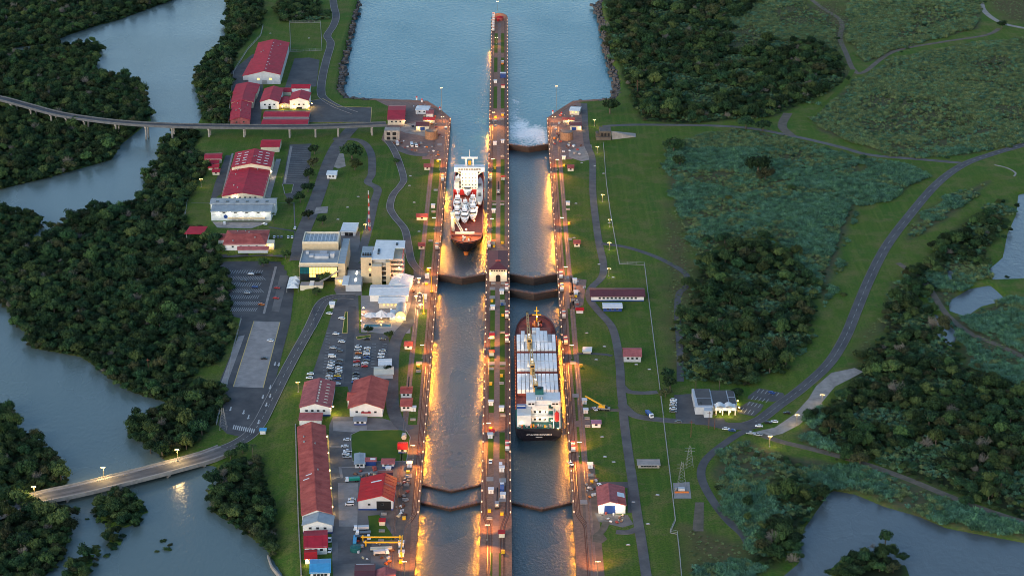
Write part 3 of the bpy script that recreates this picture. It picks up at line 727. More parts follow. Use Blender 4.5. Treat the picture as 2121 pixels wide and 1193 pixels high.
road('service_road', [(868, 560), (868, 600), (860, 640), (845, 670), (825, 695), (815, 730), (812, 800), (815, 850), (830, 880), (850, 890)], 8.0, M_ASPHP, 'dark service road beside the restaurant terrace')
road('service_road', [(800, 288), (815, 310), (826, 335), (836, 370), (830, 385), (814, 405), (808, 430), (818, 450), (838, 475), (845, 505), (852, 540), (868, 562)], 5.5, M_ASPHP, 'winding path across the lawns beside the lock', kerb=M_YARDP)
road('service_road', [(810, 300), (850, 318), (885, 322)], 8, M_ASPHP, 'short branch road towards the lock edge')
road('service_road', [(690, 288), (745, 292), (768, 318), (770, 360), (762, 378), (782, 392), (775, 420), (764, 470), (750, 520)], 6.5, M_ASPHP, 'worn lane past the round tree to the visitor centre')
road('service_road', [(730, 265), (700, 300), (680, 340), (660, 400), (645, 440), (625, 490), (615, 540)], 11, M_ASPHP, 'wide worn gravel lane behind the red halls')
road('service_road', [(690, -20), (691, 10), (696, 35), (690, 55), (678, 75), (685, 92), (676, 125), (668, 160), (665, 190), (672, 205), (700, 222), (735, 235)], 7.5, M_ASPH, 'campus road along the basin embankment', kerb=M_YARDP)
pave('car_park', [(610, 122), (640, 120), (662, 125), (655, 180), (590, 182)], M_ASPH, 'dark yard beside the largest red hall', dz=0.05)
pave('car_park', [(640, 210), (668, 205), (700, 222), (770, 223), (768, 254), (640, 254)], M_ASPH, 'dark yard in front of the viaduct', dz=0.06, kerb=M_YLINE)
pave('car_park', [(480, 120), (530, 112), (530, 175), (545, 176), (540, 258), (520, 258), (480, 186), (478, 150)], M_ASPH, 'dark lane round the red hall', dz=0.05)
cpB = pave('car_park', [(600, 300), (645, 298), (640, 380), (600, 420), (588, 400), (585, 380)], M_ASPH, 'ruled dark car park behind the skylit hall', dz=0.05)
pave('car_park', [(468, 322), (480, 322), (458, 402), (435, 418), (445, 380)], M_ASPH, 'dark side lane of the skylit hall', dz=0.05)
pave('car_park', [(396, 420), (610, 420), (612, 470), (380, 466)], M_YARD, 'yard round the grey roofed hall', dz=0.04)
pave('car_park', [(380, 470), (560, 470), (612, 478), (612, 535), (545, 530), (440, 535), (430, 500)], M_ASPH, 'dark yard of the low red building', dz=0.055)
pl_ = MB()
for k in range(20):
    t = k / 19; pl_.ribbon([G(606 - 14 * t, 306 + 72 * t, .13), G(640 - 6 * t, 305 + 72 * t, .13)], .18, M_LINE)
pl_.obj('parking_lines', cpB)
for nm, pts in (('pale walkway along the outer side of the near crimson hall', [(458, 408), (462, 408), (484, 318), (480, 318)]), ('pale loading strip beside the near crimson hall', [(548, 410), (560, 410), (582, 330), (572, 330)]), ('pale strip edging the ruled car park', [(587, 380), (592, 380), (606, 303), (601, 303)]), ('pale apron before the five wall lamps', [(440, 460), (560, 460), (520, 474), (450, 472)])):
    pave('walkway', pts, M_YARDP, nm, dz=0.12)
pave('grass_bed', [(585, 382), (608, 382), (604, 400), (590, 402)], M_LAWN, 'grass bed at the foot of the ruled car park', dz=0.13, kerb=M_YARDP)
pave('side_yard', [(520, 262), (545, 262), (545, 285), (405, 300), (400, 285)], M_LAWN, 'grass under the viaduct', dz=0.02)
pave('gravel_patch', [(690, 320), (712, 318), (716, 345), (700, 350), (690, 345)], M_GRAVEL, 'pale worn patch beside the little kiosk', dz=0.07)
pave('gravel_patch', [(655, 430), (680, 428), (678, 442), (650, 444)], M_GRAVEL, 'pale gravel patch on the wide lane', dz=0.19)
pave('forecourt', [(700, 478), (745, 480), (748, 540), (720, 560), (712, 520), (700, 500)], M_YARD, 'grey forecourt between the visitor buildings', dz=0.07)
pave('forecourt', [(714, 545), (750, 545), (750, 612), (700, 616), (692, 600)], M_YARD, 'grey forecourt in front of the visitor buildings', dz=0.09)
pave('quay', [(778, 208), (850, 207), (885, 215), (930, 250), (926, 330), (860, 320), (810, 308), (790, 290), (800, 258), (842, 240)], M_PATH, 'cluttered paved quay at the sea end beside the viaduct', dz=0.05)
pave('turning_circle', [(838, 258), (862, 254), (880, 262), (900, 275), (888, 285), (862, 280), (840, 276), (826, 270)], M_GRAVEL, 'pale turning area by the round brick tank', dz=0.1)
pave('quay', [(1140, 250), (1165, 228), (1190, 212), (1212, 215), (1215, 300), (1185, 330), (1160, 330), (1140, 330)], M_PATH, 'paved quay at the sea end on the lawn side', dz=0.05)
pave('parking_patch', [(1178, 312), (1225, 300), (1228, 330), (1205, 335), (1178, 326)], M_GRAVEL, 'pale gravel patch by the lawn road', dz=0.1)
# west (right) bank
road('service_road', [(1210, 215), (1212, 260), (1216, 300), (1227, 330), (1228, 400), (1235, 465), (1241, 505), (1250, 550), (1246, 575), (1224, 598), (1222, 620), (1240, 645), (1266, 675), (1277, 710), (1284, 760), (1286, 800), (1290, 840), (1294, 883), (1303, 950), (1310, 995), (1319, 1062), (1330, 1130), (1340, 1200), (1350, 1260)], 5.5, M_ASPHP, 'long service road through the lawns')
road('service_road', [(1288, 838), (1310, 858), (1340, 866), (1400, 872), (1440, 872)], 6.5, M_ASPHP, 'cross road from the lawns to the white office')
road('service_road', [(1284, 795), (1300, 810), (1330, 814), (1362, 812)], 5.0, M_ASPHP, 'short spur below the red roofed cottage')
road('service_road', [(1246, 505), (1300, 513), (1360, 533), (1408, 558), (1424, 575), (1420, 595), (1406, 610), (1403, 650), (1408, 720), (1409, 790)], 4.5, M_ASPH, 'dark curved drain road round the lawns')
road('service_road', [(1196, 732), (1225, 733), (1250, 734), (1268, 737)], 3, M_ASPH, 'thin dark track across the lawn')
road('service_road', [(1222, 845), (1250, 848), (1284, 850)], 4, M_TRAIL, 'bare track under the yellow crane')
pave('apron', [(1236, 998), (1300, 998), (1312, 1000), (1318, 1060), (1300, 1062), (1300, 1010), (1236, 1006)], M_ASPH, 'dark apron round the pink roofed shed', dz=0.06)
road('service_road', [(1234, 1110), (1248, 1098), (1256, 1080)], 4, M_TRAIL, 'bent dirt track below the pink roofed shed')
road('service_road', [(1320, 1095), (1300, 1102), (1276, 1101)], 5, M_ASPHP, 'short dead end below the pink roofed shed')
road('highway', [(2200, 272), (2121, 300), (2060, 318), (1995, 342), (1940, 382), (1885, 445), (1835, 512), (1800, 580), (1775, 640), (1750, 700), (1715, 755), (1660, 805), (1615, 838), (1575, 868), (1545, 880)], 7.4, M_ASPH, 'asphalt highway curving through the grassland', line=M_LINE, kerb=M_YARD, n=10)
road('access_road', [(1440, 872), (1470, 874), (1505, 882), (1545, 882), (1570, 878)], 10.0, M_ASPH, 'junction road in front of the white office', dz=0.19)
road('access_road', [(1555, 888), (1525, 902), (1485, 930), (1460, 955), (1452, 980), (1460, 1008), (1482, 1045), (1510, 1080), (1540, 1108), (1556, 1138)], 5.0, M_ASPH, 'narrow asphalt track curling down to the swamp')
road('dirt_track', [(1575, 900), (1620, 915), (1690, 932), (1790, 960), (1880, 992), (1960, 1025), (2060, 1062), (2200, 1105)], 5.0, M_TRAIL, 'brown dirt track along the dyke')
pave('gravel_verge', [(1560, 895), (1605, 885), (1645, 858), (1675, 825), (1690, 800), (1722, 772), (1770, 762), (1788, 770), (1760, 785), (1730, 800), (1705, 830), (1690, 850), (1655, 880), (1620, 898), (1590, 905)], M_GRAVEL, 'pale gravel verge beside the highway', dz=0.06)
road('access_road', [(1248, 262), (1330, 259), (1520, 263), (1640, 282), (1740, 305), (1800, 321), (1900, 330), (1990, 338)], 5.5, M_ASPHP, 'old road running west from the disused bridge pier')
road('dirt_track', [(1640, 282), (1620, 262), (1632, 235)], 8, M_TRAIL, 'bare spur beside the tree clump')
road('dirt_track', [(1655, -20), (1700, 15), (1742, 45), (1740, 80), (1752, 110), (1768, 145), (1790, 150), (1850, 108), (1950, 88), (2040, 74), (2070, 60)], 5, M_TRAIL, 'reddish dirt track between cane fields')
road('dirt_track', [(1768, 145), (1740, 185), (1700, 225), (1680, 245)], 4.5, M_LAWN, 'grassy ride between wood and cane field')
road('dirt_track', [(2035, -20), (2033, 10), (2045, 30), (2080, 50), (2140, 62)], 6, M_GRAVEL, 'pale gravel road in the far corner')
road('dirt_track', [(1860, 545), (1890, 565), (1920, 590), (1960, 650), (2010, 690), (2080, 720), (2160, 760)], 4.5, M_TRAIL, 'brown track along the marsh')
road('dirt_track', [(2060, 342), (2085, 348), (2103, 358), (2100, 366)], 1.5, M_GRAVEL, 'thin pale path below the highway')
p4 = pave('car_park', [(1550, 820), (1572, 804), (1622, 814), (1628, 824), (1610, 830), (1600, 832), (1548, 826)], M_ASPH, 'upper tier of the small ruled car park', dz=0.08)
p5 = pave('car_park', [(1524, 848), (1552, 831), (1582, 838), (1576, 850), (1562, 862), (1530, 856)], M_ASPH, 'lower tier of the small ruled car park', dz=0.08)
stalls(p4, (1574, 806), (1614, 813), 5, (-6, 7)); stalls(p4, (1562, 820), (1592, 827), 4, (-6, 7)); stalls(p5, (1554, 832), (1576, 837), 3, (-6, 7)); stalls(p5, (1540, 845), (1562, 851), 3, (-6, 8))
pave('forecourt', [(1396, 818), (1436, 815), (1470, 866), (1500, 866), (1502, 878), (1400, 870)], M_ASPH, 'dark forecourt of the white office', dz=0.05)
pave('concrete_pad', [(1394, 1000), (1428, 998), (1432, 1032), (1396, 1032)], M_YARDP, 'stained concrete pad with orange base', dz=0.09)
pave('old_slab', [(1440, 1040), (1458, 1040), (1457, 1100), (1434, 1100)], M_TRAIL, 'ruined dark slab in the grass', dz=0.08)
pave('lock_forecourt', [(1180, 575), (1215, 580), (1208, 632), (1190, 640), (1180, 640)], M_PATH, 'brown paved forecourt beside the middle gates', dz=0.06)

pave('bare_patch', [(1206, 985), (1240, 990), (1238, 1004), (1232, 1030), (1210, 1030)], M_EARTH, 'brown bare patch behind the pink roofed shed', dz=0.07)
pave('bare_patch', [(1222, 1108), (1250, 1106), (1258, 1116), (1248, 1124), (1224, 1122)], M_TRAIL, 'dark bare patch at the foot of the lawns', dz=0.07)
pave('bare_patch', [(1232, 1062), (1300, 1066), (1312, 1085), (1290, 1092), (1240, 1080)], M_YARD, 'littered hard standing below the pink roofed shed', dz=0.065)
pave('bare_patch', [(1190, 872), (1222, 866), (1224, 884), (1192, 884)], M_PATH, 'bare strip beside the purple roofed hut', dz=0.065)
pave('yard_patch', [(700, 1000), (742, 1000), (740, 1090), (702, 1090)], M_YARDP, 'paler concrete bay left of the red workshop', dz=0.085)
pave('yard_patch', [(700, 1120), (770, 1122), (768, 1165), (700, 1168)], M_ASPHP, 'oil dark patch round the teal tank', dz=0.085)
# ------------------------------------------------------------------ bridges
def deck_bridge(name, label, pix, z, w, piers, ph, zb, lamps=(), col=M_CONC):
    P0 = smooth_line([(u, v, 0) for u, v in pix], 8)
    n = len(P0); P = []
    for j, p in enumerate(P0):
        zz = z(j / (n - 1)) if callable(z) else z
        P.append(G(p.x, p.y, zz))
    t = thing(name, label, 'bridge', P[0]); o = P[0]
    Q = [p - o for p in P]
    MB().ribbon(Q, w, M_YARD if col is M_CONC else M_ASPH, dz=0, th=1.1).obj('deck', t)
    for s in (-1, 1):
        e = []
        for j, p in enumerate(Q):
            d = Q[min(j + 1, n - 1)] - Q[max(j - 1, 0)]; d.z = 0; d.normalize(); e.append(p + Vector((-d.y, d.x, 0)) * s * (w / 2 - .1))
        MB().ribbon(e, 0.5, col, dz=1.0, th=2.2).obj('parapet', t)
        if col is M_CONC:
            e2 = [p + (c - p) * 0.80 for p, c in zip(Q, e)]
            MB().ribbon(e2, w * 0.14, M_YARDP, dz=0.25, th=0.24).obj('footway', t); MB().ribbon([p + (c - p) * 0.34 for p, c in zip(Q, e)], w * .15, M_ASPHP, dz=0.03).obj('lane', t)
    for f in piers:
        j = min(n - 1, int(f * (n - 1))); p = Q[j]; d = Q[min(j + 1, n - 1)] - Q[max(j - 1, 0)]; d.z = 0; d.normalize(); sd = Vector((-d.y, d.x, 0))
        bz = zb(P[j]) - o.z
        mb = MB()
        for s in (-.32, .32):
            c = p + sd * w * s; mb.cyl(c.x, c.y, bz, p.z - 1.1, 0.9, 0.8, M_CONC)
        mb.beam(p + sd * w * .48 + Vector((0, 0, -1.7)), p - sd * w * .48 + Vector((0, 0, -1.7)), 1.6, 1.2, M_CONC)
        mb.obj('pier', t)
    return t, P
terr = lambda p: float(hbase(p.x, p.y)) - 5.5
deck_bridge('viaduct', 'long concrete viaduct crossing the river and campus', [(-40, 198), (0, 204), (60, 220), (130, 238), (230, 252), (330, 259), (450, 262), (600, 263), (700, 261), (800, 257)], lambda t: 5.5 + 3.5 * min(1, t * 1.3), 8.5, [0.06, .12, .18, .245, .31, .352, .40, .46, .53, .59, .655, .72, .78, .84, .90, .96], 0, terr, col=mat('old_concrete', (0.11, 0.115, 0.125), 0.85, var=.25, vscale=.3))
BR, BRP = deck_bridge('road_bridge', 'lamp lit concrete road bridge over the near river', [(-30, 1068), (75, 1033), (170, 1012), (280, 985), (370, 962), (430, 945), (470, 930)], lambda t: -1.2 - 2.7 * max(0, t - .6) / .4, 14.5, [.1, .28, .45, .62, .78, .9], 0, lambda p: -9.5)

# old bridge abutment on the lawn side and its twin at the viaduct end
t = thing('bridge_pier', 'dark disused bridge abutment at the edge of the lawns', 'bridge pier', G(1256, 290, 0))
mb = MB(); mb.box(-6, 4, 0, 14, 0, 7.5, M_CONCD); mb.box(-9, -6.5, 2, 10, 0, 5, M_CONCD); mb.box(-9, 4, -1.5, 0, 0, 3, M_CONCD); mb.obj('pier_body', t)
for k in range(3): MB().box(-4.6 + k * 2.8, -3 + k * 2.8, -.25, 0.1, 2.5, 6, M_DARK).obj('opening', t)
MB().face([(4, 2, 7.3), (26, 16, 1.0), (26, 8, 0.1), (5, 0, 0.1)], M_CONC).obj('ramp', t)
t = thing('bridge_pier', 'stone bridge abutment ending the viaduct by the quay', 'bridge pier', G(812, 292, 0))
MB().box(-6.5, 6.5, 0, 11, 0, 9, M_CONC).obj('pier_body', t)
for r in range(2):
    for k in range(2): MB().box(-4.5 + k * 5, -1.5 + k * 5, -.2, 0.1, 1 + r * 4, 3.6 + r * 4, M_DARK).obj('opening', t)
# ------------------------------------------------------------------ buildings
def zat(u, v):
    p = GT(u, v); return float(hbase(p.x, p.y))
def frame3(NL, NR, FL, h, zb):
    A, B, C_ = G(*NL, zb + h), G(*NR, zb + h), G(*FL, zb + h)
    wv = B - A; dv = C_ - A
    if abs(wv.length) >= dv.length: ang = math.atan2(wv.y, wv.x)
    else: ang = math.atan2(dv.y, dv.x) - math.pi / 2
    ux = Vector((math.cos(ang), math.sin(ang), 0)); uy = Vector((-ux.y, ux.x, 0))
    return Vector((A.x, A.y, zb)), ang, wv.dot(ux), dv.dot(uy)
def gable_parts(t, w, d, h, hr, wall, roof, ridge='y', frac=.5, over=.6, hip=0.0, base=None, z0=0.0, x0=0.0, y0=0.0):
    mb = MB(); mb.box(x0, x0 + w, y0, y0 + d, z0, z0 + h, wall)
    if base: mb.box(x0 - .03, x0 + w + .03, y0 - .03, y0 + d + .03, z0, z0 + 0.9, base)
    zt = z0 + h
    if ridge == 'y' and hip < .1:
        for yy in (y0 + .0, y0 + d): mb.face([(x0, yy, zt), (x0 + w, yy, zt), (x0 + w * frac, yy, zt + hr)], wall)
    elif hip < .1:
        for xx in (x0, x0 + w): mb.face([(xx, y0, zt), (xx, y0 + d, zt), (xx, y0 + d * frac, zt + hr)], wall)
    mb.obj('wall', t)
    r = MB(); o = over; e = .12
    a, b, c, f = x0 - o, x0 + w + o, y0 - o, y0 + d + o
    zl = zt - e; zr = zt + hr + .12
    if ridge == 'y':
        p = x0 + w * frac
        R0 = (p, c + hip, zr); R1 = (p, f - hip, zr)
        E = [(a, c, zl), (b, c, zl), (b, f, zl), (a, f, zl)]
        r.face([E[0], R0, R1, E[3]][::-1], roof); r.face([E[1], E[2], R1, R0], roof)
        if hip > .1: r.face([E[0], E[1], R0], roof); r.face([E[2], E[3], R1], roof)
        dn = -.28
        low = [(x, y, z + dn) for x, y, z in E]; R0l = (p, c + hip, zr + dn); R1l = (p, f - hip, zr + dn)
        r.face([low[0], R0l, R1l, low[3]], roof); r.face([low[1], low[2], R1l, R0l][::-1], roof)
        r.face([E[0], E[3], low[3], low[0]], roof); r.face([E[1], low[1], low[2], E[2]], roof)
        if hip < .1:
            r.face([E[0], low[0], R0l, R0], roof); r.face([R0, R0l, low[1], E[1]], roof); r.face([E[3], R1, R1l, low[3]], roof); r.face([R1, E[2], low[2], R1l], roof)
    else:
        p = y0 + d * frac
        R0 = (a + hip, p, zr); R1 = (b - hip, p, zr)
        E = [(a, c, zl), (b, c, zl), (b, f, zl), (a, f, zl)]; dn = -.28
        low = [(x, y, z + dn) for x, y, z in E]; R0l = (a + hip, p, zr + dn); R1l = (b - hip, p, zr + dn)
        r.face([E[0], E[1], R1, R0], roof); r.face([E[2], E[3], R0, R1], roof)
        r.face([low[0], low[1], R1l, R0l][::-1], roof); r.face([low[2], low[3], R0l, R1l][::-1], roof)
        r.face([E[0], low[0], low[1], E[1]], roof); r.face([E[2], low[2], low[3], E[3]], roof)
        if hip > .1: r.face([E[0], R0, E[3]], roof); r.face([E[1], E[2], R1], roof)
        else:
            r.face([E[0], R0, R0l, low[0]], roof); r.face([R0, E[3], low[3], R0l], roof); r.face([E[1], low[1], R1l, R1], roof); r.face([R1, R1l, low[2], E[2]], roof)
    ro = r.obj('roof', t)
    if hip < .1:
        q = MB(); q.beam(R0, R1, .5, .14, roof); q.obj('ridge_cap', ro)
    return ro
def windows(t, w, zc, n, sz=(1.4, 1.1), m=None, y=-.06, x0=None, x1=None, name='window'):
    x0 = w * .12 if x0 is None else x0; x1 = w * .88 if x1 is None else x1
    for k in range(n):
        x = x0 + (x1 - x0) * (k + .5) / n
        fr = MB().box(x - sz[0] / 2 - .12, x + sz[0] / 2 + .12, y - .02, y + .1, zc - sz[1] / 2 - .12, zc + sz[1] / 2 + .12, M_STEEL).obj(name, t)
        MB().box(x - sz[0] / 2, x + sz[0] / 2, y - .06, y + .04, zc - sz[1] / 2, zc + sz[1] / 2, m or M_GLASS).obj('pane', fr)
def door(t, x, w, h, m, y=-.08): return MB().box(x - w / 2, x + w / 2, y, .05, 0.02, h, m).obj('door', t)
def seams(ro, w, d, h, hr, ridge, frac, step, m, over=.6):
    """standing seams of a sheet metal roof, as one joined part"""
    mb = MB()
    zl = h - .1; zr = h + hr + .14
    if ridge == 'y':
        y = -over + step / 2
        while y < d + over:
            mb.beam((-over, y, zl), (w * frac, y, zr), .1, .1, m); mb.beam((w + over, y, zl), (w * frac, y, zr), .1, .1, m); y += step
    else:
        x = -over + step / 2
        while x < w + over:
            mb.beam((x, -over, zl), (x, d * frac, zr), .1, .1, m); mb.beam((x, d + over, zl), (x, d * frac, zr), .1, .1, m); x += step
    o = mb.obj('roof_seams', ro); o['kind'] = 'stuff'; return o
def gable(name, label, NL, NR, FL, h, hr, roof, wall=M_WHITE, ridge='y', frac=.5, over=.6, hip=0.0, base=None, wins=0, wz=None, doors=(), lit=0, sky=(), seam=0, cat='building', zb=None, wsz=(1.4, 1.1)):
    zb = zat((NL[0] + NR[0]) / 2, NL[1] + h * 2.6) if zb is None else zb
    o, ang, w, d = frame3(NL, NR, FL, h, zb)
    t = thing(name, label, cat, o, ang)
    ro = gable_parts(t, w, d, h, hr, wall, roof, ridge, frac, over, hip, base)
    if wins: windows(t, w, wz or h * .6, wins, wsz, M_LIT if lit else None)
    for (fx, dw, dh, m) in doors: door(t, w * fx, dw, dh, m)
    for (fx, fy, sx, sy, m) in sky:                       # skylight panels lying on the slope
        if ridge == 'y':
            sl = hr / (w * frac) if fx < frac else hr / (w * (1 - frac))
            z = h + (fx / frac if fx < frac else (1 - fx) / (1 - frac)) * hr + .2; dz = sl * sx / 2 * (1 if fx < frac else -1)
            q = [(w * fx - sx / 2, d * fy - sy / 2, z - dz), (w * fx + sx / 2, d * fy - sy / 2, z + dz), (w * fx + sx / 2, d * fy + sy / 2, z + dz), (w * fx - sx / 2, d * fy + sy / 2, z - dz)]
        else:
            sl = hr / (d * frac) if fy < frac else hr / (d * (1 - frac))
            z = h + (fy / frac if fy < frac else (1 - fy) / (1 - frac)) * hr + .2; dz = sl * sy / 2 * (1 if fy < frac else -1)
            q = [(w * fx - sx / 2, d * fy - sy / 2, z - dz), (w * fx + sx / 2, d * fy - sy / 2, z - dz), (w * fx + sx / 2, d * fy + sy / 2, z + dz), (w * fx - sx / 2, d * fy + sy / 2, z + dz)]
        mb = MB(); mb.face(q, m); mb.face([(x, y, zz - .12) for x, y, zz in q][::-1], m)
        for k in range(4): a, b = q[k], q[(k + 1) % 4]; mb.face([a, (a[0], a[1], a[2] - .12), (b[0], b[1], b[2] - .12), b], m)
        mb.obj('skylight', ro)
    if w * d > 900:
        for k in range(5):
            fx, fy = random.uniform(.15, .85), random.uniform(.1, .9); q = (fx if ridge == 'y' else fy); zz = h + hr * (q / frac if q < frac else (1 - q) / (1 - frac))
            MB().cyl(w * fx, d * fy, zz - .3, zz + .9, .5, .45, M_STEEL, 8).obj('roof_vent', ro)
    if seam: seams(ro, w, d, h, hr, ridge, frac, seam, roof, over)
    t['_w'] = w; t['_d'] = d
    return t
def lamp_on(t, loc, power, col=(1, .62, .2), r=.3, glow=True, m=None):
    mb = MB(); mb.box(loc[0] - .35, loc[0] + .35, loc[1] - .35, loc[1] + .35, loc[2] - .2, loc[2] + .2, m or M_LAMPW); o = mb.obj('lamp', t)
    ld = bpy.data.lights.new('lamp_light', 'POINT'); ld.energy = power; ld.color = col; ld.shadow_soft_size = r
    lo = bpy.data.objects.new('lamp_light', ld); COL.objects.link(lo); lo.parent = t; lo.location = (loc[0], loc[1] - .8, loc[2] - .3)
    return lo
LAMP_K = 1.0
# --- far campus (red halls behind the viaduct)
t = gable('hall', 'largest crimson gabled hall with grey end wall on the far campus', (514, 155), (580, 155), (536, 89), 9.5, 3.4, M_CRIM, M_GREYW, seam=4.5, wins=2, wz=5, wsz=(2.2, 2), lit=1, doors=((.5, 5, 4, M_STEEL),), sky=[(.53, .08 + .1 * k, 1.2, 1.6, M_WHITE) for k in range(9)])
gable('annex', 'low crimson lean-to along the largest hall', (503, 157), (518, 157), (522, 122), 4.5, 1.2, M_CRIM, M_GREYW, frac=.9)
gable('shed', 'nearest of three stepped crimson sheds by the tree belt', (477, 249), (517, 249), (481, 214), 5.5, 2.4, M_CRIM, M_PINK, seam=4, wins=2)
gable('shed', 'middle of three stepped crimson sheds by the tree belt', (479, 212), (524, 212), (484, 194), 6, 2.2, M_CRIM, M_CREAM)
gable('shed', 'farthest of three stepped crimson sheds by the tree belt', (483, 193), (531, 193), (490, 175), 6, 2.0, M_CRIM, M_CREAM)
t = gable('office', 'white walled office with crimson gable between sheds and lit court', (539, 211), (577, 211), (549, 184), 7, 2.6, M_CRIM, M_WHITE, wins=3, doors=((.5, 2.4, 3, M_DARK),)); lamp_on(t, (20, -1.5, 3), 600, (1, .6, .12))
t = gable('office', 'white office with crimson gable on the corner of the lit court', (600, 208), (638, 208), (606, 192), 8, 2.4, M_CRIM, M_WHITE, wins=3, wz=4, doors=((.5, 5, 1.6, M_DARK),)); lamp_on(t, (4, -1.5, 3), 600, (1, .6, .12)); lamp_on(t, (17.5, -1.5, 3), 700, (1, .6, .12)); lamp_on(t, (19.5, 6, 3), 600, (1, .6, .12))
t = gable('office', 'white flat fronted block behind the corner office', (604, 183), (641, 183), (608, 175), 7, 1.6, M_CRIM, M_WROOF, ridge='x')
gable('link_building', 'low crimson roofed passage between the two white offices', (576, 216), (602, 216), (580, 203), 3.6, 1.4, M_CRIM, M_CREAM, wins=3, lit=1)
gable('link_building', 'rear crimson roofed passage behind the lit court', (580, 190), (603, 190), (583, 182), 4, 1.2, M_CRIM, M_CREAM, ridge='x')
for nm, NL, NR, FL in (('farther', (545, 242), (639, 242), (547, 230)), ('nearer', (541, 259), (636, 259), (543, 246))):
    t = gable('carport', f'{nm} of two long crimson carports in front of the viaduct', NL, NR, FL, 3.2, .8, M_CRIM, M_STEEL, ridge='x', over=.4)
    w, d = t['_w'], t['_d']
gable('hall', 'skylit rear half of the crimson hall on the near campus', (480, 346), (560, 346), (489, 316), 9.5, 3.0, M_CRIM, M_CREAM, seam=4.5, sky=[(fx, .12 + .18 * k, 3.2, 1.3, M_WHITE) for fx in (.12, .3, .68, .86) for k in range(5)])
t = gable('hall', 'smooth near half of the crimson hall, lower than the skylit half', (460, 406), (544, 406), (479, 349), 6.5, 2.6, M_CRIM, M_CREAM, seam=4.5, wins=6, wz=5, doors=((.5, 6, 4.5, M_CRIM),)); lamp_on(t, (10, -1, 6), 350, (1, .85, .6), m=M_LAMPC); lamp_on(t, (t['_w'] + 1.2, t['_d'] - 4, 5), 350, (1, .85, .6), m=M_LAMPC)
gable('wing', 'small crimson wing behind the skylit hall', (540, 304), (578, 304), (545, 289), 5, 1.8, M_CRIM, M_CREAM, ridge='x')
for k, (a, b, v, vf, h) in enumerate(((424, 458, 330, 318, 4), (432, 452, 338, 331, 2.6), (432, 452, 347, 340, 2.6), (440, 454, 356, 350, 3))):
    gable('hut', f'{ORD[k]} hut from the far end of the crimson hut row at the wood edge', (a, v), (b, v), (a + 2, vf), h, .8, M_CRIM, M_CREAM, ridge='x', wins=1)
# grey roofed hall
t = gable('hall', 'long white hall with grey stepped roof and five wall lamps', (437, 438), (561, 438), (441, 424), 7.6, 1.6, M_GREYR, M_WROOF, ridge='x', frac=.98, over=.5, wins=4, wz=6.6, wsz=(2, .7), seam=5)
w, d = t['_w'], t['_d']
gable_parts(t, w + 4, 13, 9.6, 1.4, M_WROOF, M_GREYR, ridge='x', y0=d * .8, x0=-2)
for k in range(6): MB().box(2 + w * k / 6, 4.2 + w * k / 6, d * .8 + 2.0, d * .8 + 4.5, 10.3, 10.7, M_GLASS).obj('skylight', t)
for k in range(5): lamp_on(t, (w * (.12 + .19 * k), -.5, 6.3), 110, (1, .86, .62), m=M_LAMPC)
em = MB(); em.cyl(0, 0, 0, .2, 1.5, 1.5, M_BLUE, 14); e_ = em.obj('emblem', t, (w * .24, -.05, 3.4)); e_.rotation_euler = (math.pi / 2, 0, 0)
for k in range(4): door(t, w * (.38 + .1 * k), 3.2, 3.2, M_GREYW)
MB().box(w * .28, w * .9, -3.4, -.1, 2.6, 2.8, M_TAN).obj('awning_or_lit_floor', t)  # tan slab in place of the lamplit floor of the car bays
MB().box(w * .02, w * .17, -.12, -.02, 4.6, 5.1, M_GREYW).obj('sign_strip', t)
t = thing('canopy', 'free standing crimson canopy at the edge of the mangroves', 'canopy', G(403, 494, 0))
for x in (-6, 6):
    for y in (1, 11): MB().box(x - .2, x + .2, y - .2, y + .2, 0, 4.2, M_STEEL).obj('post', t)
mb = MB(); mb.face([(-7.5, -1, 4), (6.8, -1, 4), (8.5, 13, 5.2), (-5, 13, 5.2)], M_CRIM); mb.face([(-7.5, -1, 3.8), (6.8, -1, 3.8), (8.5, 13, 5), (-5, 13, 5)][::-1], M_CRIM); mb.face([(-7.5, -1, 3.8), (6.8, -1, 3.8), (6.8, -1, 4), (-7.5, -1, 4)], M_CRIM); mb.obj('roof', t)
t = gable('building', 'low red roofed building above the lower car park', (463, 506), (550, 506), (472, 477), 5, 2.4, M_TILE, M_WHITE, ridge='x', hip=6, seam=6, wins=4)
gable_parts(t, 22, 6, 3.0, 1.0, M_GREYW, M_PINK, ridge='x', x0=11, y0=-6); MB().box(t['_w'] + .5, t['_w'] + 6, 1, 9, 0, 5, M_CREAM).obj('wing', t); lamp_on(t, (t['_w'] + 3, 0, 4), 420)
gable('shed', 'small faded red shed between the low building and the trees', (452, 496), (466, 496), (455, 484), 3.6, 1, M_TILE, M_WHITE, ridge='x')
gable('kiosk', 'little grey roofed kiosk on the gravel lane', (677, 362), (696, 362), (680, 353), 3.6, .8, M_WROOF, M_WHITE, ridge='x', wins=2)
gable('shelter', 'pale blue roofed open shelter behind the visitor tower', (706, 479), (736, 479), (713, 462), 3.6, .9, M_WROOF, M_GREYW, ridge='x', frac=.9, doors=((.4, 3, 2.6, M_DARK), (.7, 3, 2.6, M_DARK)))

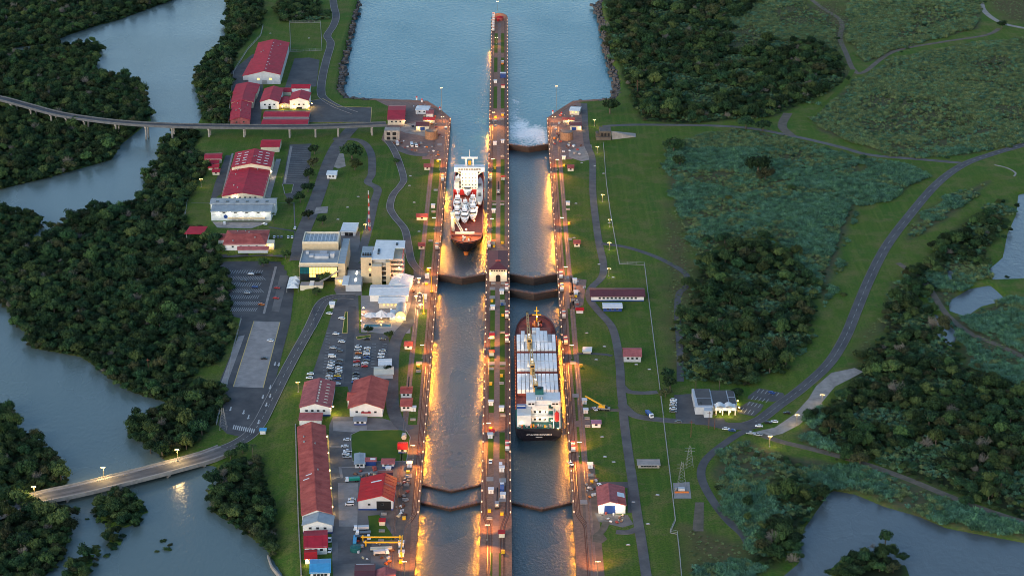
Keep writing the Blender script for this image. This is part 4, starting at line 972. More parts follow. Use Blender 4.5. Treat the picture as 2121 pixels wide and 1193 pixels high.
# --- visitor centre, glass fronted block
def wpos(u, v, z): return G(u, v, z)
o = G(620, 586, 0); vx = G(712, 586, 0).x - o.x
t = thing('visitor_centre', 'tan block with grey roof terrace and lit glass front', 'building', o)
H1, H2 = 12.5, 16.5
MB().box(0, vx - 4, 4, 34, 0, H1, M_TAN).obj('wall', t)
rf = MB().box(.6, vx - 4.6, 4.6, 33.4, H1 + .02, H1 + .12, M_GREYR).obj('roof', t)
for (a, b, c, e) in ((0, vx - 4, 4, 4.6), (0, .6, 4.6, 34), (vx - 4.6, vx - 4, 4.6, 34)): MB().box(a, b, c, e, H1 + .01, H1 + 1.1, M_CREAM).obj('parapet', rf)
MB().box(vx - 3.9, vx + 1, 3, 56, 0, 13.5, M_TAN, top=M_GREYR).obj('side_wing', t)
# rear hall with ribbed white roof behind a tan wall
MB().box(-.5, vx - 6, 36, 58, 0, H2, M_TAN).obj('rear_hall', t)
r2 = MB(); r2.box(.4, vx - 6.9, 36.9, 57.2, H2 + .02, H2 + .1, M_WROOF); r2 = r2.obj('rear_roof', t)
for k in range(24): MB().box(.9 + k * (vx - 8.4) / 24, 1.25 + k * (vx - 8.4) / 24, 37.2, 57, H2 + .1, H2 + .45, M_GREYR if k % 3 else M_WHITE).obj('roof_rib', r2)
for (a, b, c, e) in ((-.5, vx - 6, 36, 36.8), (-.5, .3, 36.8, 58), (vx - 6.8, vx - 6, 36.8, 58), (.3, vx - 6.8, 57.3, 58)): MB().box(a, b, c, e, H2 + .01, H2 + 1.6, M_CREAM).obj('parapet', r2)
for (a, b, c, e, h) in ((10, 20, 15, 20, 2.2), (21, 24, 17, 22, 3.2), (6, 9, 18, 22, 1.6), (3, 5, 25, 28, 2), (13, 18, 24, 28, 1.5)): MB().box(a, b, c, e, H1 + .1, H1 + h, M_GREYW).obj('roof_plant', rf)
# glass front, storeys lit from inside
gf = MB(); gf.box(0.3, vx - 4.3, 3.2, 3.9, 0.3, H1 - 1.2, M_GLASS); gf = gf.obj('glass_front', t)
M_TEAL = mat('teal_glass', (0.01, 0.09, 0.11), 0.15, spec=.6)
ncol, nrow = 12, 4
for r in range(nrow):
    for c in range(ncol):
        x0 = .6 + c * (vx - 5.2) / ncol; z0 = .6 + r * (H1 - 2.2) / nrow
        lit = c >= 3 and r >= 1 and not (r == 1 and c in (5, 6))
        MB().box(x0, x0 + (vx - 5.2) / ncol - .25, 3.0, 3.18, z0, z0 + (H1 - 2.2) / nrow - .3, M_LIT if lit else (M_TEAL if r > 1 else M_GLASS)).obj('pane', gf)
MB().box(-.3, vx - 3.7, 2.2, 4.2, H1 - 1.1, H1 - .5, M_CREAM).obj('eave_band', t)
st = MB(); st.beam((vx * .42, -2.5, .6), (vx - 3, 1.0, 9), 2.2, .5, M_STEEL); st.obj('outside_stair', t)
MB().box(vx - 6, vx + 1, -4, 2.4, 0, 4, M_TAN, top=M_CREAM).obj('entrance_wing', t)
lamp_on(t, (vx - 2, -4.6, 3), 160)
# entrance canopy tents
t = thing('canopy', 'white ridged tent canopy at the car park entrance', 'canopy', G(606, 606, -3.5))
mb = MB()
for k in range(3):
    y = k * 7.5; w_ = 4.2
    for q in ([(-w_, y, 3.2), (w_, y, 3.2), (0.8, y + 3.7, 5.6)], [(w_, y, 3.2), (w_, y + 7.4, 3.2), (.8, y + 3.7, 5.6)], [(w_, y + 7.4, 3.2), (-w_, y + 7.4, 3.2), (.8, y + 3.7, 5.6)], [(-w_, y + 7.4, 3.2), (-w_, y, 3.2), (.8, y + 3.7, 5.6)]): mb.face(q, M_WROOF)
mb.obj('tent_roof', t)
for x in (-4, 4):
    for y in (0, 7.5, 15, 22): MB().box(x - .12, x + .12, y - .12, y + .12, 0, 3.2, M_STEEL).obj('post', t)
t = thing('entrance_hall', 'pale flat roofed passage between tent canopy and glass block', 'building', G(622, 602, -1.5))
MB().box(0, 16, 0, 7, 0, 4, M_CREAM, top=M_YARDP).obj('wall', t); MB().box(6.5, 9.5, -1, 8, 4.02, 4.5, M_WROOF).obj('roof_strip', t)

# --- visitor tower
o = G(748, 588, 0); t = thing('visitor_tower', 'tall tan tower with slanting pale blue roof and open balconies', 'building', o)
MB().box(0, 8, 2, 26, 0, 19, M_TAN, top=M_GREYR).obj('stair_block', t)
MB().box(8.02, 20, 5, 26, 0, 17, M_GREYW).obj('core', t)
MB().box(8.2, 15, -3.5, 4.9, 0, 14.5, M_TAN, top=M_CREAM).obj('front_shaft', t)
MB().box(18, 21, -2.5, 4.8, 0, 17, M_TAN).obj('front_pier', t)
for k in range(4): MB().box(15.1, 17.9, -1, 4.9, 2.5 + k * 3.6, 3.1 + k * 3.6, M_CREAM).obj('landing', t)
for k in range(5):
    b = MB().box(20.02, 30, 6, 28, 1.5 + k * 3.4, 2.0 + k * 3.4, M_CREAM).obj('balcony', t)
    MB().box(20.2, 29.9, 6.05, 6.2, 2.0 + k * 3.4, 3.0 + k * 3.4, M_STEEL).obj('railing', b)
for y in (7, 14, 21, 27): MB().box(29, 29.8, y, y + .8, 0, 18, M_PINK).obj('column', t)
for k, z in enumerate((5, 9, 13)): MB().box(5.6, 7.2, 1.9, 2.05, z, z + 2, M_LIT if k == 1 else M_DARK).obj('window', t)
r = MB()
def slab(r, P, th, m):
    r.face(P, m); r.face([(x, y, z - th) for x, y, z in P][::-1], m)
    for k in range(len(P)): a, b = P[k], P[(k + 1) % len(P)]; r.face([a, (a[0], a[1], a[2] - th), (b[0], b[1], b[2] - th), b], m)
slab(r, [(7.4, 1, 18.3), (23, 1, 18.3), (23.5, 18, 20.4), (30.5, 18, 20.4), (30.5, 30, 22), (9.5, 31, 22)], .5, M_WROOF); r = r.obj('slanting_roof', t)
for k in range(4): MB().box(11.5, 13, 8 + k * 2.2, 9.4 + k * 2.2, 19.4 + k * .27, 20 + k * .27, M_GLASS).obj('skylight', r)
for k in range(2): MB().box(24, 25.5, 22 + k * 2.2, 23.4 + k * 2.2, 21.1 + k * .27, 21.6 + k * .27, M_GLASS).obj('skylight', r)
for k in range(4): MB().box(1 + k * 1.7, 2.1 + k * 1.7, 6, 9, 19.02, 20.4, M_DARK).obj('roof_plant', t)
lamp_on(t, (25, 3.5, 4.5), 1300, (1, .45, .2)); lamp_on(t, (27, 3.5, 11), 1100, (1, .48, .24))
# low blocks round the tower
t = thing('visitor_hall', 'low blue grey flat roof with lamp row between the visitor buildings', 'building', G(716, 604, 0))
MB().box(0, 11, 0, 30, 0, 5, M_GREYW, top=M_GREYR).obj('wall', t); MB().box(-2.5, 1.8, -1, 17, 5.02, 5.5, M_WROOF).obj('white_roof', t)
for g_ in (8, 21):
    for k in range(4):
        MB().box(6.0, 6.9, g_ + k * 1.5, g_ + .8 + k * 1.5, 5.05, 5.4, M_LAMPC).obj('roof_lamp', t)
gable('pavilion', 'broad pinkish white roof in front of the visitor tower', (766, 611), (845, 611), (772, 590), 5, 1.6, M_WROOF, M_WHITE, ridge='x', seam=3.5)
gable('pavilion', 'narrower white roof running back beside the tower', (806, 590), (847, 590), (816, 570), 5.6, 1.5, M_WROOF, M_WHITE, seam=3.5)
gable('restaurant', 'long low white roof at the head of the terrace', (785, 627), (838, 627), (786, 613), 4, 1.2, M_WROOF, M_CREAM, ridge='x', wins=5, lit=1)
t = thing('party_tent', 'white peaked party tent glowing on the terrace', 'tent', G(789, 668, 0))
mb = MB(); pk = [(-7, 4.5), (0, 6.2), (7, 4.5)]
for (xc, zc) in pk:
    ring = [(xc + 5.6 * math.cos(a) * (1 if k % 2 == 0 else .82), 6 + 5.5 * math.sin(a) * (1 if k % 2 == 0 else .82), 3.0) for k, a in enumerate([2 * math.pi * j / 16 for j in range(16)])]
    for k in range(16): mb.face([ring[k], ring[(k + 1) % 16], (xc, 6, zc + .6)], M_WHITE)
mb.obj('tent_roof', t)
for x in (-10, -4, 4, 10): MB().box(x - .1, x + .1, 1.5, 1.7, 0, 3, M_STEEL).obj('tent_pole', t)
lamp_on(t, (0, 2.5, 2.6), 420, (1, .56, .13)); lamp_on(t, (12, 4, 3), 420, (1, .56, .13)); lamp_on(t, (-13, 8, 3), 420, (1, .5, .18)); lamp_on(t, (-13, 20, 3), 480, (1, .5, .18)); lamp_on(t, (6, 17, 3), 320, (1, .55, .16)); lamp_on(t, (-13, -4, 3), 300, (1, .5, .18))
t = thing('arcade_hall', 'grey barrel roofed hall with yellow arch window beside the terrace', 'building', G(830, 664, 0))
w_, d_ = 7.0, 18.0; mb = MB(); mb.box(-w_ / 2, w_ / 2, 0, d_, 0, 3.5, M_CREAM); mb.obj('wall', t)
mb = MB(); na = 10
for k in range(na):
    a0, a1 = math.pi * k / na, math.pi * (k + 1) / na
    p0 = (math.cos(a0) * (w_ / 2 + .3), 3.4 + math.sin(a0) * 3.2); p1 = (math.cos(a1) * (w_ / 2 + .3), 3.4 + math.sin(a1) * 3.2)
    mb.face([(p0[0], -.3, p0[1]), (p1[0], -.3, p1[1]), (p1[0], d_, p1[1]), (p0[0], d_, p0[1])][::-1], M_GREYR)
mb.obj('barrel_roof', t)
mb = MB(); mb.face([(math.cos(math.pi * k / 10) * 3.3, -.1, 3.4 + math.sin(math.pi * k / 10) * 3.0) for k in range(11)], M_LIT); mb.obj('arch_window', t)
MB().box(-w_ / 2 - 4, -w_ / 2 - .1, 1, 13, 0, 3.2, M_WROOF).obj('side_wing', t); lamp_on(t, (-4.5, -1, 3), 260, (1, .6, .15)); lamp_on(t, (2, -2.5, 3), 220, (1, .6, .15))
t = thing('pool', 'dark teal pool in front of the party tent', 'pool', G(786, 679, 0))
MB().box(-11, 8, 0, 6.5, 0.05, .35, M_CREAM).obj('rim', t); MB().box(-10.4, 7.4, .5, 6, .3, .37, M_TEAL).obj('water_surface', t)
gable('ticket_booth', 'small white booth where the access road tops out', (683, 630), (692, 630), (684, 624), 2.8, .5, M_WROOF, M_WHITE, ridge='x', cat='booth')
t = thing('blue_booth', 'tiny bright blue roofed guard booth at the foot of the slope', 'booth', GT(545, 897)); MB().box(-1.6, 1.6, -1.6, 1.6, 0, 2.4, M_WHITE).obj('wall', t); MB().box(-2.2, 2.2, -2.2, 2.2, 2.42, 2.7, M_BLUER).obj('roof', t)
# --- white canopies and halls round the upper car park
for nm, u0, u1, v, vf, m in (('square white canopy between car park and service road', 785, 810, 756, 743, M_WHITE), ('cream roofed canopy below the square white one', 776, 814, 775, 760, M_CREAM)):
    gable('canopy', nm, (u0, v), (u1, v), (u0, vf), 3.4, .5, m, M_GREYW, ridge='x', cat='canopy')
t = gable('warehouse', 'weathered pink roofed warehouse with skylight strips beside the car park', (621, 843), (684, 845), (632, 791), 6, 2.6, M_PINK, M_WHITE, base=M_BLUE, seam=3.4, sky=[(.56, .1 + .11 * k, 1, 2.4, M_CREAM) for k in range(8)] + [(.82, .12 + .12 * k, 2.2, .9, M_CREAM) for k in range(7)], wins=4); lamp_on(t, (t['_w'] + 1.5, 3, 5), 1300, (1, .64, .2))
gable('shed', 'small pinkish shed against the end of the weathered warehouse', (620, 869), (665, 869), (621, 857), 3.6, 1, M_PINK, M_WHITE, ridge='x', frac=.9)
t = gable('hall', 'red tiled hall with white gable beside the weathered warehouse', (724, 844), (792, 844), (736, 789), 6, 3.6, M_TILE, M_WHITE, over=1.2, seam=0, wins=4, wz=3.2, base=None)
gable_parts(t, 7, 12, 5, 2.2, M_WHITE, M_TILE, ridge='x', x0=-2.5, y0=14); MB().box(t['_w'] * .35, t['_w'] * .65, -1.6, -.1, 3.0, 3.25, M_CRIM).obj('awning_or_lit_floor', t)
gable('hut', 'dark roofed hut in front of the white gabled hall', (733, 871), (758, 871), (735, 862), 3, .6, M_STEEL, M_WHITE, ridge='x', base=M_BLUE, wins=2)
t = gable('long_warehouse', 'very long faded red roofed warehouse above the grass slope', (626, 1066), (687, 1066), (617, 884), 6.2, 2.8, M_TILE, M_WHITE, seam=4.5, sky=[(.2, .36, 3.5, 1, M_WROOF), (.3, .40, 3.5, 1, M_WROOF)])
w, d = t['_w'], t['_d']
for k in range(5): lamp_on(t, (w + .8, d * (.1 + .2 * k), 4.5), 260, (1, .68, .25))
gable('warehouse_end', 'white gabled end section of the long warehouse with grey roof', (627, 1086), (688, 1086), (626, 1068), 5.4, 2.4, M_GREYR, M_WHITE, wins=3, base=M_BLUE)
gable('shed', 'bright crimson shed below the long warehouse', (631, 1133), (677, 1133), (631, 1099), 4.6, 1.6, M_CRIM, M_WHITE, ridge='x', seam=4, wins=3)
t = gable('hut', 'small red hut between crimson shed and blue roof', (632, 1156), (655, 1156), (632, 1139), 3.4, .9, M_RED, M_WHITE, ridge='x', wins=1); lamp_on(t, (1, -1, 3), 300)
gable('hut', 'bright blue roofed hut near the bottom of the yard', (643, 1185), (683, 1185), (644, 1158), 4, 1, M_BLUER, M_WHITE, ridge='x', wins=4, seam=3)
t = gable('workshop', 'bright red gabled workshop with dark doorway in the yard', (742, 1036), (815, 1030), (750, 990), 6, 3.2, M_RED, M_GREYW, frac=.68, base=M_BLUE, seam=4, sky=[(.45, .7, 6, 1.3, M_WROOF), (.83, .55, 5, 1.3, M_PINK)], doors=((.73, 8, 5.6, M_DARK),), wins=2)
gable('shed', 'flat maroon roofed shed behind the red workshop', (784, 989), (812, 989), (784, 974), 4, .6, M_MAROON, M_WHITE, ridge='x')
gable('hut', 'tan roofed blue based hut by the yard lawn', (791, 959), (816, 959), (791, 949), 3.2, 1, M_PINK, M_WHITE, ridge='x', base=M_BLUE, doors=((.5, 1.6, 2.4, M_BLUE),), wins=2)
gable('hut', 'grey and red patched hut by the yard lawn', (758, 954), (778, 954), (758, 947), 3.2, .7, M_PINK, M_BLUE, ridge='x', sky=[(.7, .3, 3, 1.4, M_WROOF)])
gable('container_office', 'twin grey container offices beside parked cars', (735, 960), (755, 960), (735, 939), 2.8, .3, M_GREYR, M_WHITE, wins=2)
t = gable('hut', 'tiny crimson hut with white wall on the yard lawn', (825, 929), (842, 929), (826, 915), 3, 1, M_RED, M_CREAM, ridge='x', base=M_BLUE, wins=1)
t = thing('water_tank', 'small silver tank behind the tiny crimson hut', 'tank', G(837, 908, 0)); mb = MB(); mb.cyl(0, 0, 0, 4, 1.5, 1.5, M_GREYR, 12); o_ = mb.obj('tank_shell', t, (0, 2, 1.6)); o_.rotation_euler = (math.pi / 2, 0, 0); MB().box(-1.2, 1.2, -1, 1, 0, .6, M_STEEL).obj('cradle', t)
for nm, v, vf in (('farther', 813, 800), ('nearer', 840, 824)): gable('cottage', f'{nm} of two little red roofed cottages by the service road', (830, v), (852, v), (832, vf), 3.6, 1.0, M_TILE, M_WHITE, ridge='x', wins=2)
gable('kiosk', 'small red and white kiosk on the lawn beside the terrace road', (838, 715), (853, 715), (840, 706), 2.8, .8, M_TILE, M_WHITE, ridge='x', wins=1, cat='kiosk')
gable('shed', 'dark maroon roofed shed at the bottom of the yard', (736, 1205), (775, 1205), (737, 1168), 4.5, 1, M_MAROON, M_WHITE, ridge='x')
gable('shed', 'tan gabled shed beside the maroon one', (778, 1200), (817, 1200), (780, 1180), 4.5, 1.8, M_PINK, M_CREAM)
# --- sea end
t = gable('pump_house', 'crimson roofed house at the end of the viaduct', (803, 248), (838, 243), (806, 219), 5, 1.8, M_CRIM, M_CREAM, ridge='x', wins=3); lamp_on(t, (15, -1, 4), 220)
t = gable('shed', 'pale roofed shed on the cluttered quay', (861, 228), (887, 228), (866, 219), 4, .8, M_WROOF, M_WHITE, ridge='x', wins=2)
gable('shed', 'reddish slanting shed beside the pale one on the quay', (883, 236), (897, 236), (884, 226), 3, .8, M_PINK, M_WHITE, ridge='x')
t = gable('shed', 'long low crimson shed with lit front on the quay', (877, 248), (900, 248), (877, 243), 3.4, .8, M_CRIM, M_CREAM, ridge='x', wins=3, lit=1); lamp_on(t, (5, -1, 2.6), 260)
t = gable('shed', 'maroon roofed shed with blue door before the round tank', (862, 261), (888, 261), (864, 252), 4, 1, M_MAROON, M_CREAM, ridge='x', doors=((.5, 4, 3, M_BLUE),)); lamp_on(t, (2, -1, 3), 260)
gable('shed', 'pinkish white hut on the lawn side quay wall', (1180, 229), (1200, 229), (1184, 221), 4, .8, M_WROOF, M_CREAM, ridge='x', wins=2, lit=1)
t = gable('shed', 'orange roofed lit shed on the lawn side quay', (1166, 248), (1190, 248), (1167, 244), 3, .6, M_TILE, M_CREAM, ridge='x', wins=3, lit=1); lamp_on(t, (5, -1, 2.4), 240)
t = gable('shed', 'dark flat roofed shed on the lawn side quay', (1181, 261), (1204, 261), (1180, 252), 4, .5, M_MAROON, M_CREAM, ridge='x', doors=((.35, 4, 2.6, M_BLUE),)); lamp_on(t, (9, -1, 3), 240)
for u, v, nm in ((893, 291, 'on the viaduct side'), (1174, 293, 'on the lawn side')):
    p = G(u, v, 0); t = thing('brick_tank', f'round brown brick pit drum {nm} of the sea gates', 'tank', p)
    mb = MB(); mb.cyl(0, 6, 0, 7, 5.6, 5.4, M_TILE if False else mat('brown_brick', (0.30, 0.16, 0.09), 0.9, var=.3, vscale=.8), 18); mb.obj('drum', t)
    MB().cyl(0, 6, 7.02, 7.1, 4.8, 4.8, M_DARK, 18).obj('pit', t)
# --- lawn side
gable('barracks', 'long dark roofed white building on the lawn', (1225, 613), (1334, 613), (1228, 597), 4, 1.6, M_MAROON, M_WHITE, ridge='x', base=M_BLUE, seam=4, wins=10, lit=0, over=1.0)
gable('annex', 'small white roofed annex in front of the long dark building', (1250, 637), (1288, 637), (1251, 627), 3, .5, M_WHITE, M_BLUE, ridge='x', wins=3)
gable('cottage', 'pink roofed blue green cottage alone on the lawn', (1292, 737), (1328, 737), (1291, 720), 4.2, 1.8, M_PINK, M_GREYW, ridge='x', wins=3)
t = gable('shed', 'faded pink shed with blue roller door at the lawn foot', (1240, 1045), (1296, 1049), (1237, 1008), 5.4, 2.2, M_PINK, M_WHITE, seam=3.4, frac=.42, sky=[(.86, .5, 4, 5, M_WROOF), (.86, .15, 4, 8, M_TILE)]); door(t, t['_w'] * .42, 6.2, 4.8, M_BLUE); lamp_on(t, (1, -.8, 4.6), 330, (1, .85, .6), m=M_LAMPC); lamp_on(t, (t['_w'] * .72, -.8, 4.6), 330, (1, .85, .6), m=M_LAMPC)
gable('hut', 'purple roofed tiny hut on the lawn edge', (1226, 876), (1244, 876), (1227, 869), 3, .5, mat('purple_roof', (.22, .12, .2), .6), M_WHITE, ridge='x', wins=1)
gable('hut', 'red roofed hut beside the container ship bow', (1194, 642), (1208, 642), (1194, 637), 2.6, .8, M_RED, M_WHITE, ridge='x')
for (u, v, lab) in ((1182, 351, 'little pink roofed booth farthest up the lawn edge'), (1195, 507, 'little pink roofed booth midway along the lawn edge'), (874, 452, 'red roofed booth on the lawn by the yacht carrier'), (873, 512, 'small red booth by the yacht carrier bow'), (885, 349, 'small red booth by the yacht carrier stern')):
    s_ = 11 if u == 874 else 6
    gable('booth', lab, (u - s_, v - 3), (u + s_, v - 3), (u - s_, v - 10), 2.8, .8, M_TILE, M_CREAM, ridge='x', wins=1, cat='booth')
gable('bleacher', 'pale flat roofed open shed alone on the lawn', (1322, 962), (1366, 962), (1322, 951), 2.2, .3, M_YARDP, M_CONC, ridge='x', frac=.8, wins=6, cat='shed')
gable('bench_shed', 'white machine box on the lawn beside the dark track', (1208, 727), (1224, 727), (1209, 718), 2, .3, M_WHITE, M_CREAM, ridge='x', cat='shed')
# white office
o = G(1440, 858, 0); t = thing('office', 'modern white office with dark flat roofs and lit porch', 'building', o)
MB().box(0, 11, 0, 28, 0, 4.8, M_GREYW).obj('west_wing', t); MB().box(11.02, 26, 5, 27, 0, 4.2, M_GREYW).obj('main_block', t)
for (a, b, c, e, z) in ((1.5, 10.7, 14.5, 27.6, 4.8), (1.8, 10.5, 3, 13.5, 4.8), (11.6, 21, 6, 26.7, 4.2), (21.6, 25.7, 17, 26.5, 4.2), (21.6, 25.7, 6, 16, 4.2)): MB().box(a, b, c, e, z + .02, z + .15, M_ASPH).obj('roof_panel', t)
MB().box(12, 24.5, -1.5, 5, 3.2, 5.0, M_WHITE).obj('porch_roof', t); MB().box(5, 10, -5, -.02, 0, 4.6, M_GREYW).obj('tall_slab', t)
for k in range(4): MB().box(12.3 + k * 3.9, 13 + k * 3.9, -1.3, -.6, 0, 3.19, M_CREAM).obj('column', t)
for k in range(2):
    dome = MB()
    for j in range(8):
        a0, a1 = math.pi * j / 8, math.pi * (j + 1) / 8
        dome.face([(15 + k * 5.5 + 2.2 * math.cos(a0), -1.6, 5 + 1.3 * math.sin(a0)), (15 + k * 5.5 + 2.2 * math.cos(a1), -1.6, 5 + 1.3 * math.sin(a1)), (15 + k * 5.5 + 2.2 * math.cos(a1), 4.5, 5 + 1.3 * math.sin(a1)), (15 + k * 5.5 + 2.2 * math.cos(a0), 4.5, 5 + 1.3 * math.sin(a0))][::-1], M_WHITE)
    dome.obj('vault', t); MB().box(13.4 + k * 5.5, 16.6 + k * 5.5, -1.7, -1.55, 3.3, 4.7, M_GREYW).obj('screen', t)
lamp_on(t, (15, -2.5, 2.8), 300, (1, .72, .3)); lamp_on(t, (21, -2.5, 2.8), 300, (1, .72, .3)); lamp_on(t, (27.5, 6, 2), 260, (1, .7, .1)); lamp_on(t, (27.5, 16, 2), 260, (1, .7, .1))
# control house on the centre wall
o = G(1030, 583, 0); t = thing('control_house', 'cream control house with maroon hipped roof on the centre wall', 'building', (0.3, o.y, 0))
mb = MB(); mb.box(-6.2, 6.2, 0, 37, 0, 9.6, M_CREAM); mb.obj('wall', t)
r = MB(); E = [(-7.0, -1, 9.5), (7.0, -1, 9.5), (7.0, 38, 9.5), (-7.0, 38, 9.5)]; R0, R1 = (0, 7.5, 12.6), (0, 30, 12.6)
for f in ([E[0], E[1], R0], [E[1], E[2], R1, R0], [E[2], E[3], R1], [E[3], E[0], R0, R1], E[::-1]): r.face(f, M_MAROON)
for k in range(4): a, b = E[k], E[(k + 1) % 4]; r.face([a, (a[0], a[1], a[2] - .3), (b[0], b[1], b[2] - .3), b], M_MAROON)
r = r.obj('roof', t); MB().box(-1.8, 1.8, 8.5, 9.3, 12.2, 13.1, M_TILE).obj('ridge_vent', r)
for k in range(6): MB().box(-5 + k * 1.8, -3.8 + k * 1.8, -.08, .05, 7.5, 8.6, M_GLASS).obj('window', t)
mb = MB(); mb.box(-1.7, 1.7, -.12, .05, 0.02, 3.4, M_DARK); mb.face([(1.7 * math.cos(math.pi * k / 8), -.12, 3.4 + 1.7 * math.sin(math.pi * k / 8)) for k in range(9)][::-1], M_DARK); mb.obj('arch_opening', t)
MB().box(-6.3, 6.3, -.2, -.01, 6.4, 6.8, M_CREAM).obj('string_course', t)
for s in (-1, 1): lamp_on(t, (s * 5.4, -1.4, 6.4), 130, (1, .62, .3))
# ------------------------------------------------------------------ ships
def loft(mb, sections, m_of):
    """sections: list of rings (equal length, open polylines port->keel->starboard); skin between them"""
    for a, b in zip(sections[:-1], sections[1:]):
        for k in range(len(a) - 1): mb.face([a[k], b[k], b[k + 1], a[k + 1]], m_of(k, a[k]))
M_NAVY = mat('navy_hull', (0.010, 0.011, 0.018), 0.45, var=.2, vscale=.3)
M_DECKR = mat('red_oxide_deck', (0.27, 0.055, 0.038), 0.75, vscale=.4, dirt=(.13, .04, .03))
M_DECKO = mat('orange_red_deck', (0.58, 0.13, 0.04), 0.7, vscale=.3, dirt=(.42, .09, .03))
M_DECKG = mat('teal_deck', (0.015, 0.10, 0.095), 0.6, var=.2, vscale=.4)
M_CONT = mat('white_container', (0.80, 0.80, 0.80), 0.5, vscale=.35, dirt=(.70, .70, .70), rand=.09)
M_CONTG = mat('grey_container', (0.30, 0.31, 0.33), 0.5, var=.15)
M_CRANE = mat('tan_crane', (0.42, 0.27, 0.10), 0.55, var=.2, vscale=.6)
M_SHIPW = mat('ship_white', (0.72, 0.72, 0.71), 0.5, vscale=.3, dirt=(.58, .57, .55))
M_SHIPC = mat('ship_cream', (0.75, 0.66, 0.50), 0.5, var=.06)

ZW = -5.2
ax, ay = G(1116.5, 917, ZW).x, G(1116.5, 917, ZW).y
DK = 9.4                                                        # main deck above water
LA = G(1113, 655, ZW + DK + 2).y - ay; BA = 14.3
A = thing('container_ship', 'dark hulled container ship loaded with white reefer boxes, stern to the camera', 'ship', (ax, ay, ZW))
st = [(0.0, .94, .90, .58, -.5), (.015, .97, .94, .66, -2), (.04, .99, .97, .80, -4), (.09, 1.0, 1, .95, -5), (.2, 1, 1, 1, -5), (.72, 1, 1, 1, -5), (.80, 1, .97, .9, -5), (.87, .97, .88, .7, -5), (.92, .88, .74, .46, -5), (.96, .70, .50, .24, -4), (.985, .46, .28, .10, -3), (1.0, .14, .06, .02, -2)]
secs = []
for (f, bd, bm_, bw, zk) in st:
    y = f * LA; hd = DK + (2.6 * max(0, (f - .84) / .16) if f > .84 else 0)
    fl = y + (3.5 * max(0, f - .9) / .1)
    secs.append([(-bd * BA, fl, hd), (-bm_ * BA, y, hd * .42), (-bw * BA, y + (2.5 if f == 0 else 0), 0.0), (-bw * .7 * BA, y + (4 if f < .03 else 0), zk), (bw * .7 * BA, y + (4 if f < .03 else 0), zk), (bw * BA, y + (2.5 if f == 0 else 0), 0.0), (bm_ * BA, y, hd * .42), (bd * BA, fl, hd)])
mb = MB(); loft(mb, [s[::-1] for s in secs], lambda k, p: M_NAVY)
mb.face(secs[0][::-1], M_NAVY)
mb.obj('hull', A)
mb = MB()
for a, b in zip(secs[:-1], secs[1:]):
    dk = lambda p: (p[0] * .985, p[1], p[2] - (.15 if p[1] < LA * .84 else 1.3))
    mb.face([dk(a[0]), dk(a[-1]), dk(b[-1]), dk(b[0])], M_DECKG if a[0][1] < LA * .16 else M_DECKR)
mb.obj('deck', A)
mb = MB()
for a, b in zip(secs[6:-1], secs[7:]):
    for k in (0, -1):
        p, q = a[k], b[k]; mb.face([p, q, (q[0] * .96, q[1] - .4, q[2]), (p[0] * .96, p[1] - .4, p[2])], M_NAVY)
        mb.face([(p[0] * .96, p[1] - .4, p[2]), (q[0] * .96, q[1] - .4, q[2]), (q[0] * .96, q[1] - .4, q[2] - 1.4), (p[0] * .96, p[1] - .4, p[2] - 1.4)], M_MAROON)
mb.obj('bulwark', A)
rl = MB()
for s in (-1, 1):
    for k in range(46):
        y = LA * .16 + k * (LA * .66) / 46; rl.box(s * BA * .965 - .25, s * BA * .965 + .25, y, y + 1.4, DK - .1, DK + 1.3, M_ORANGE if k % 2 else M_DECKR)
rl.obj('side_stanchions', A)
# name on the stern
def text_mesh(body, size):
    c = bpy.data.curves.new('lettering', 'FONT'); c.body = body; c.size = size; c.align_x = 'CENTER'; c.extrude = .02
    o = bpy.data.objects.new('tmp_text', c); COL.objects.link(o)
    bpy.context.view_layer.update()
    me = bpy.data.meshes.new_from_object(o.evaluated_get(bpy.context.evaluated_depsgraph_get())); bpy.data.objects.remove(o); return me
me = text_mesh('ATLANTIC RUNNER II', 1.55); me.materials.clear(); me.materials.append(M_SHIPW)
nm = link('ship_name', me, A, (0, -.28, DK - 4.4)); nm.rotation_euler = (math.pi / 2, 0, 0)
y_top = secs[0][0][1]; z_top = secs[0][0][2]
MB().box(-2, 2, -.3, .1, DK - 5.7, DK - 5.3, M_CONTG).obj('port_name_strip', A)
# hatch covers and containers: six bays of ten
def la(v, z): return G(1115, v, ZW + z).y - ay
ZT = DK + 1.6 + 2.6
bays = [la(v, ZT) - 12.19 for v in (692, 708.3, 731.0, 747.5, 773, 790.5)]     # near edge of each bay (top far edge rows)
hb = MB()
for (i, j) in ((0, 1), (2, 3), (4, 5)): hb.box(-12.6, 12.6, bays[j] - .6, bays[i] + 12.8, DK, DK + 1.58, M_DECKR)
hb.obj('hatch_covers', A)
lb = MB()
for y0 in (bays[1] - 6.8, bays[3] - 8.5):
    for k in range(10): lb.box(-12.3 + k * 2.5, -10.4 + k * 2.5, y0 + 1, y0 + 5, DK, DK + .9, M_TRACK if k % 3 else M_PINK)
    lb.box(-12.6, 12.6, y0 + 5.2, y0 + 5.9, DK, DK + 3.2, M_DECKR)
lo_ = lb.obj('lashing_bridge', A); lo_['kind'] = 'stuff'
cm = MB(); cm.box(-1.13, 1.13, 0, 12.0, 0, 2.55, M_CONT)
for k in range(11): cm.box(-1.13, 1.13, 1 + k * 1.0, 1.12 + k * 1.0, 2.55, 2.58, M_CONT)
cm = cm.mesh('container'); cg = MB().box(-1.2, 1.2, 0, 12.19, 0, 2.55, M_CONTG).mesh('container')
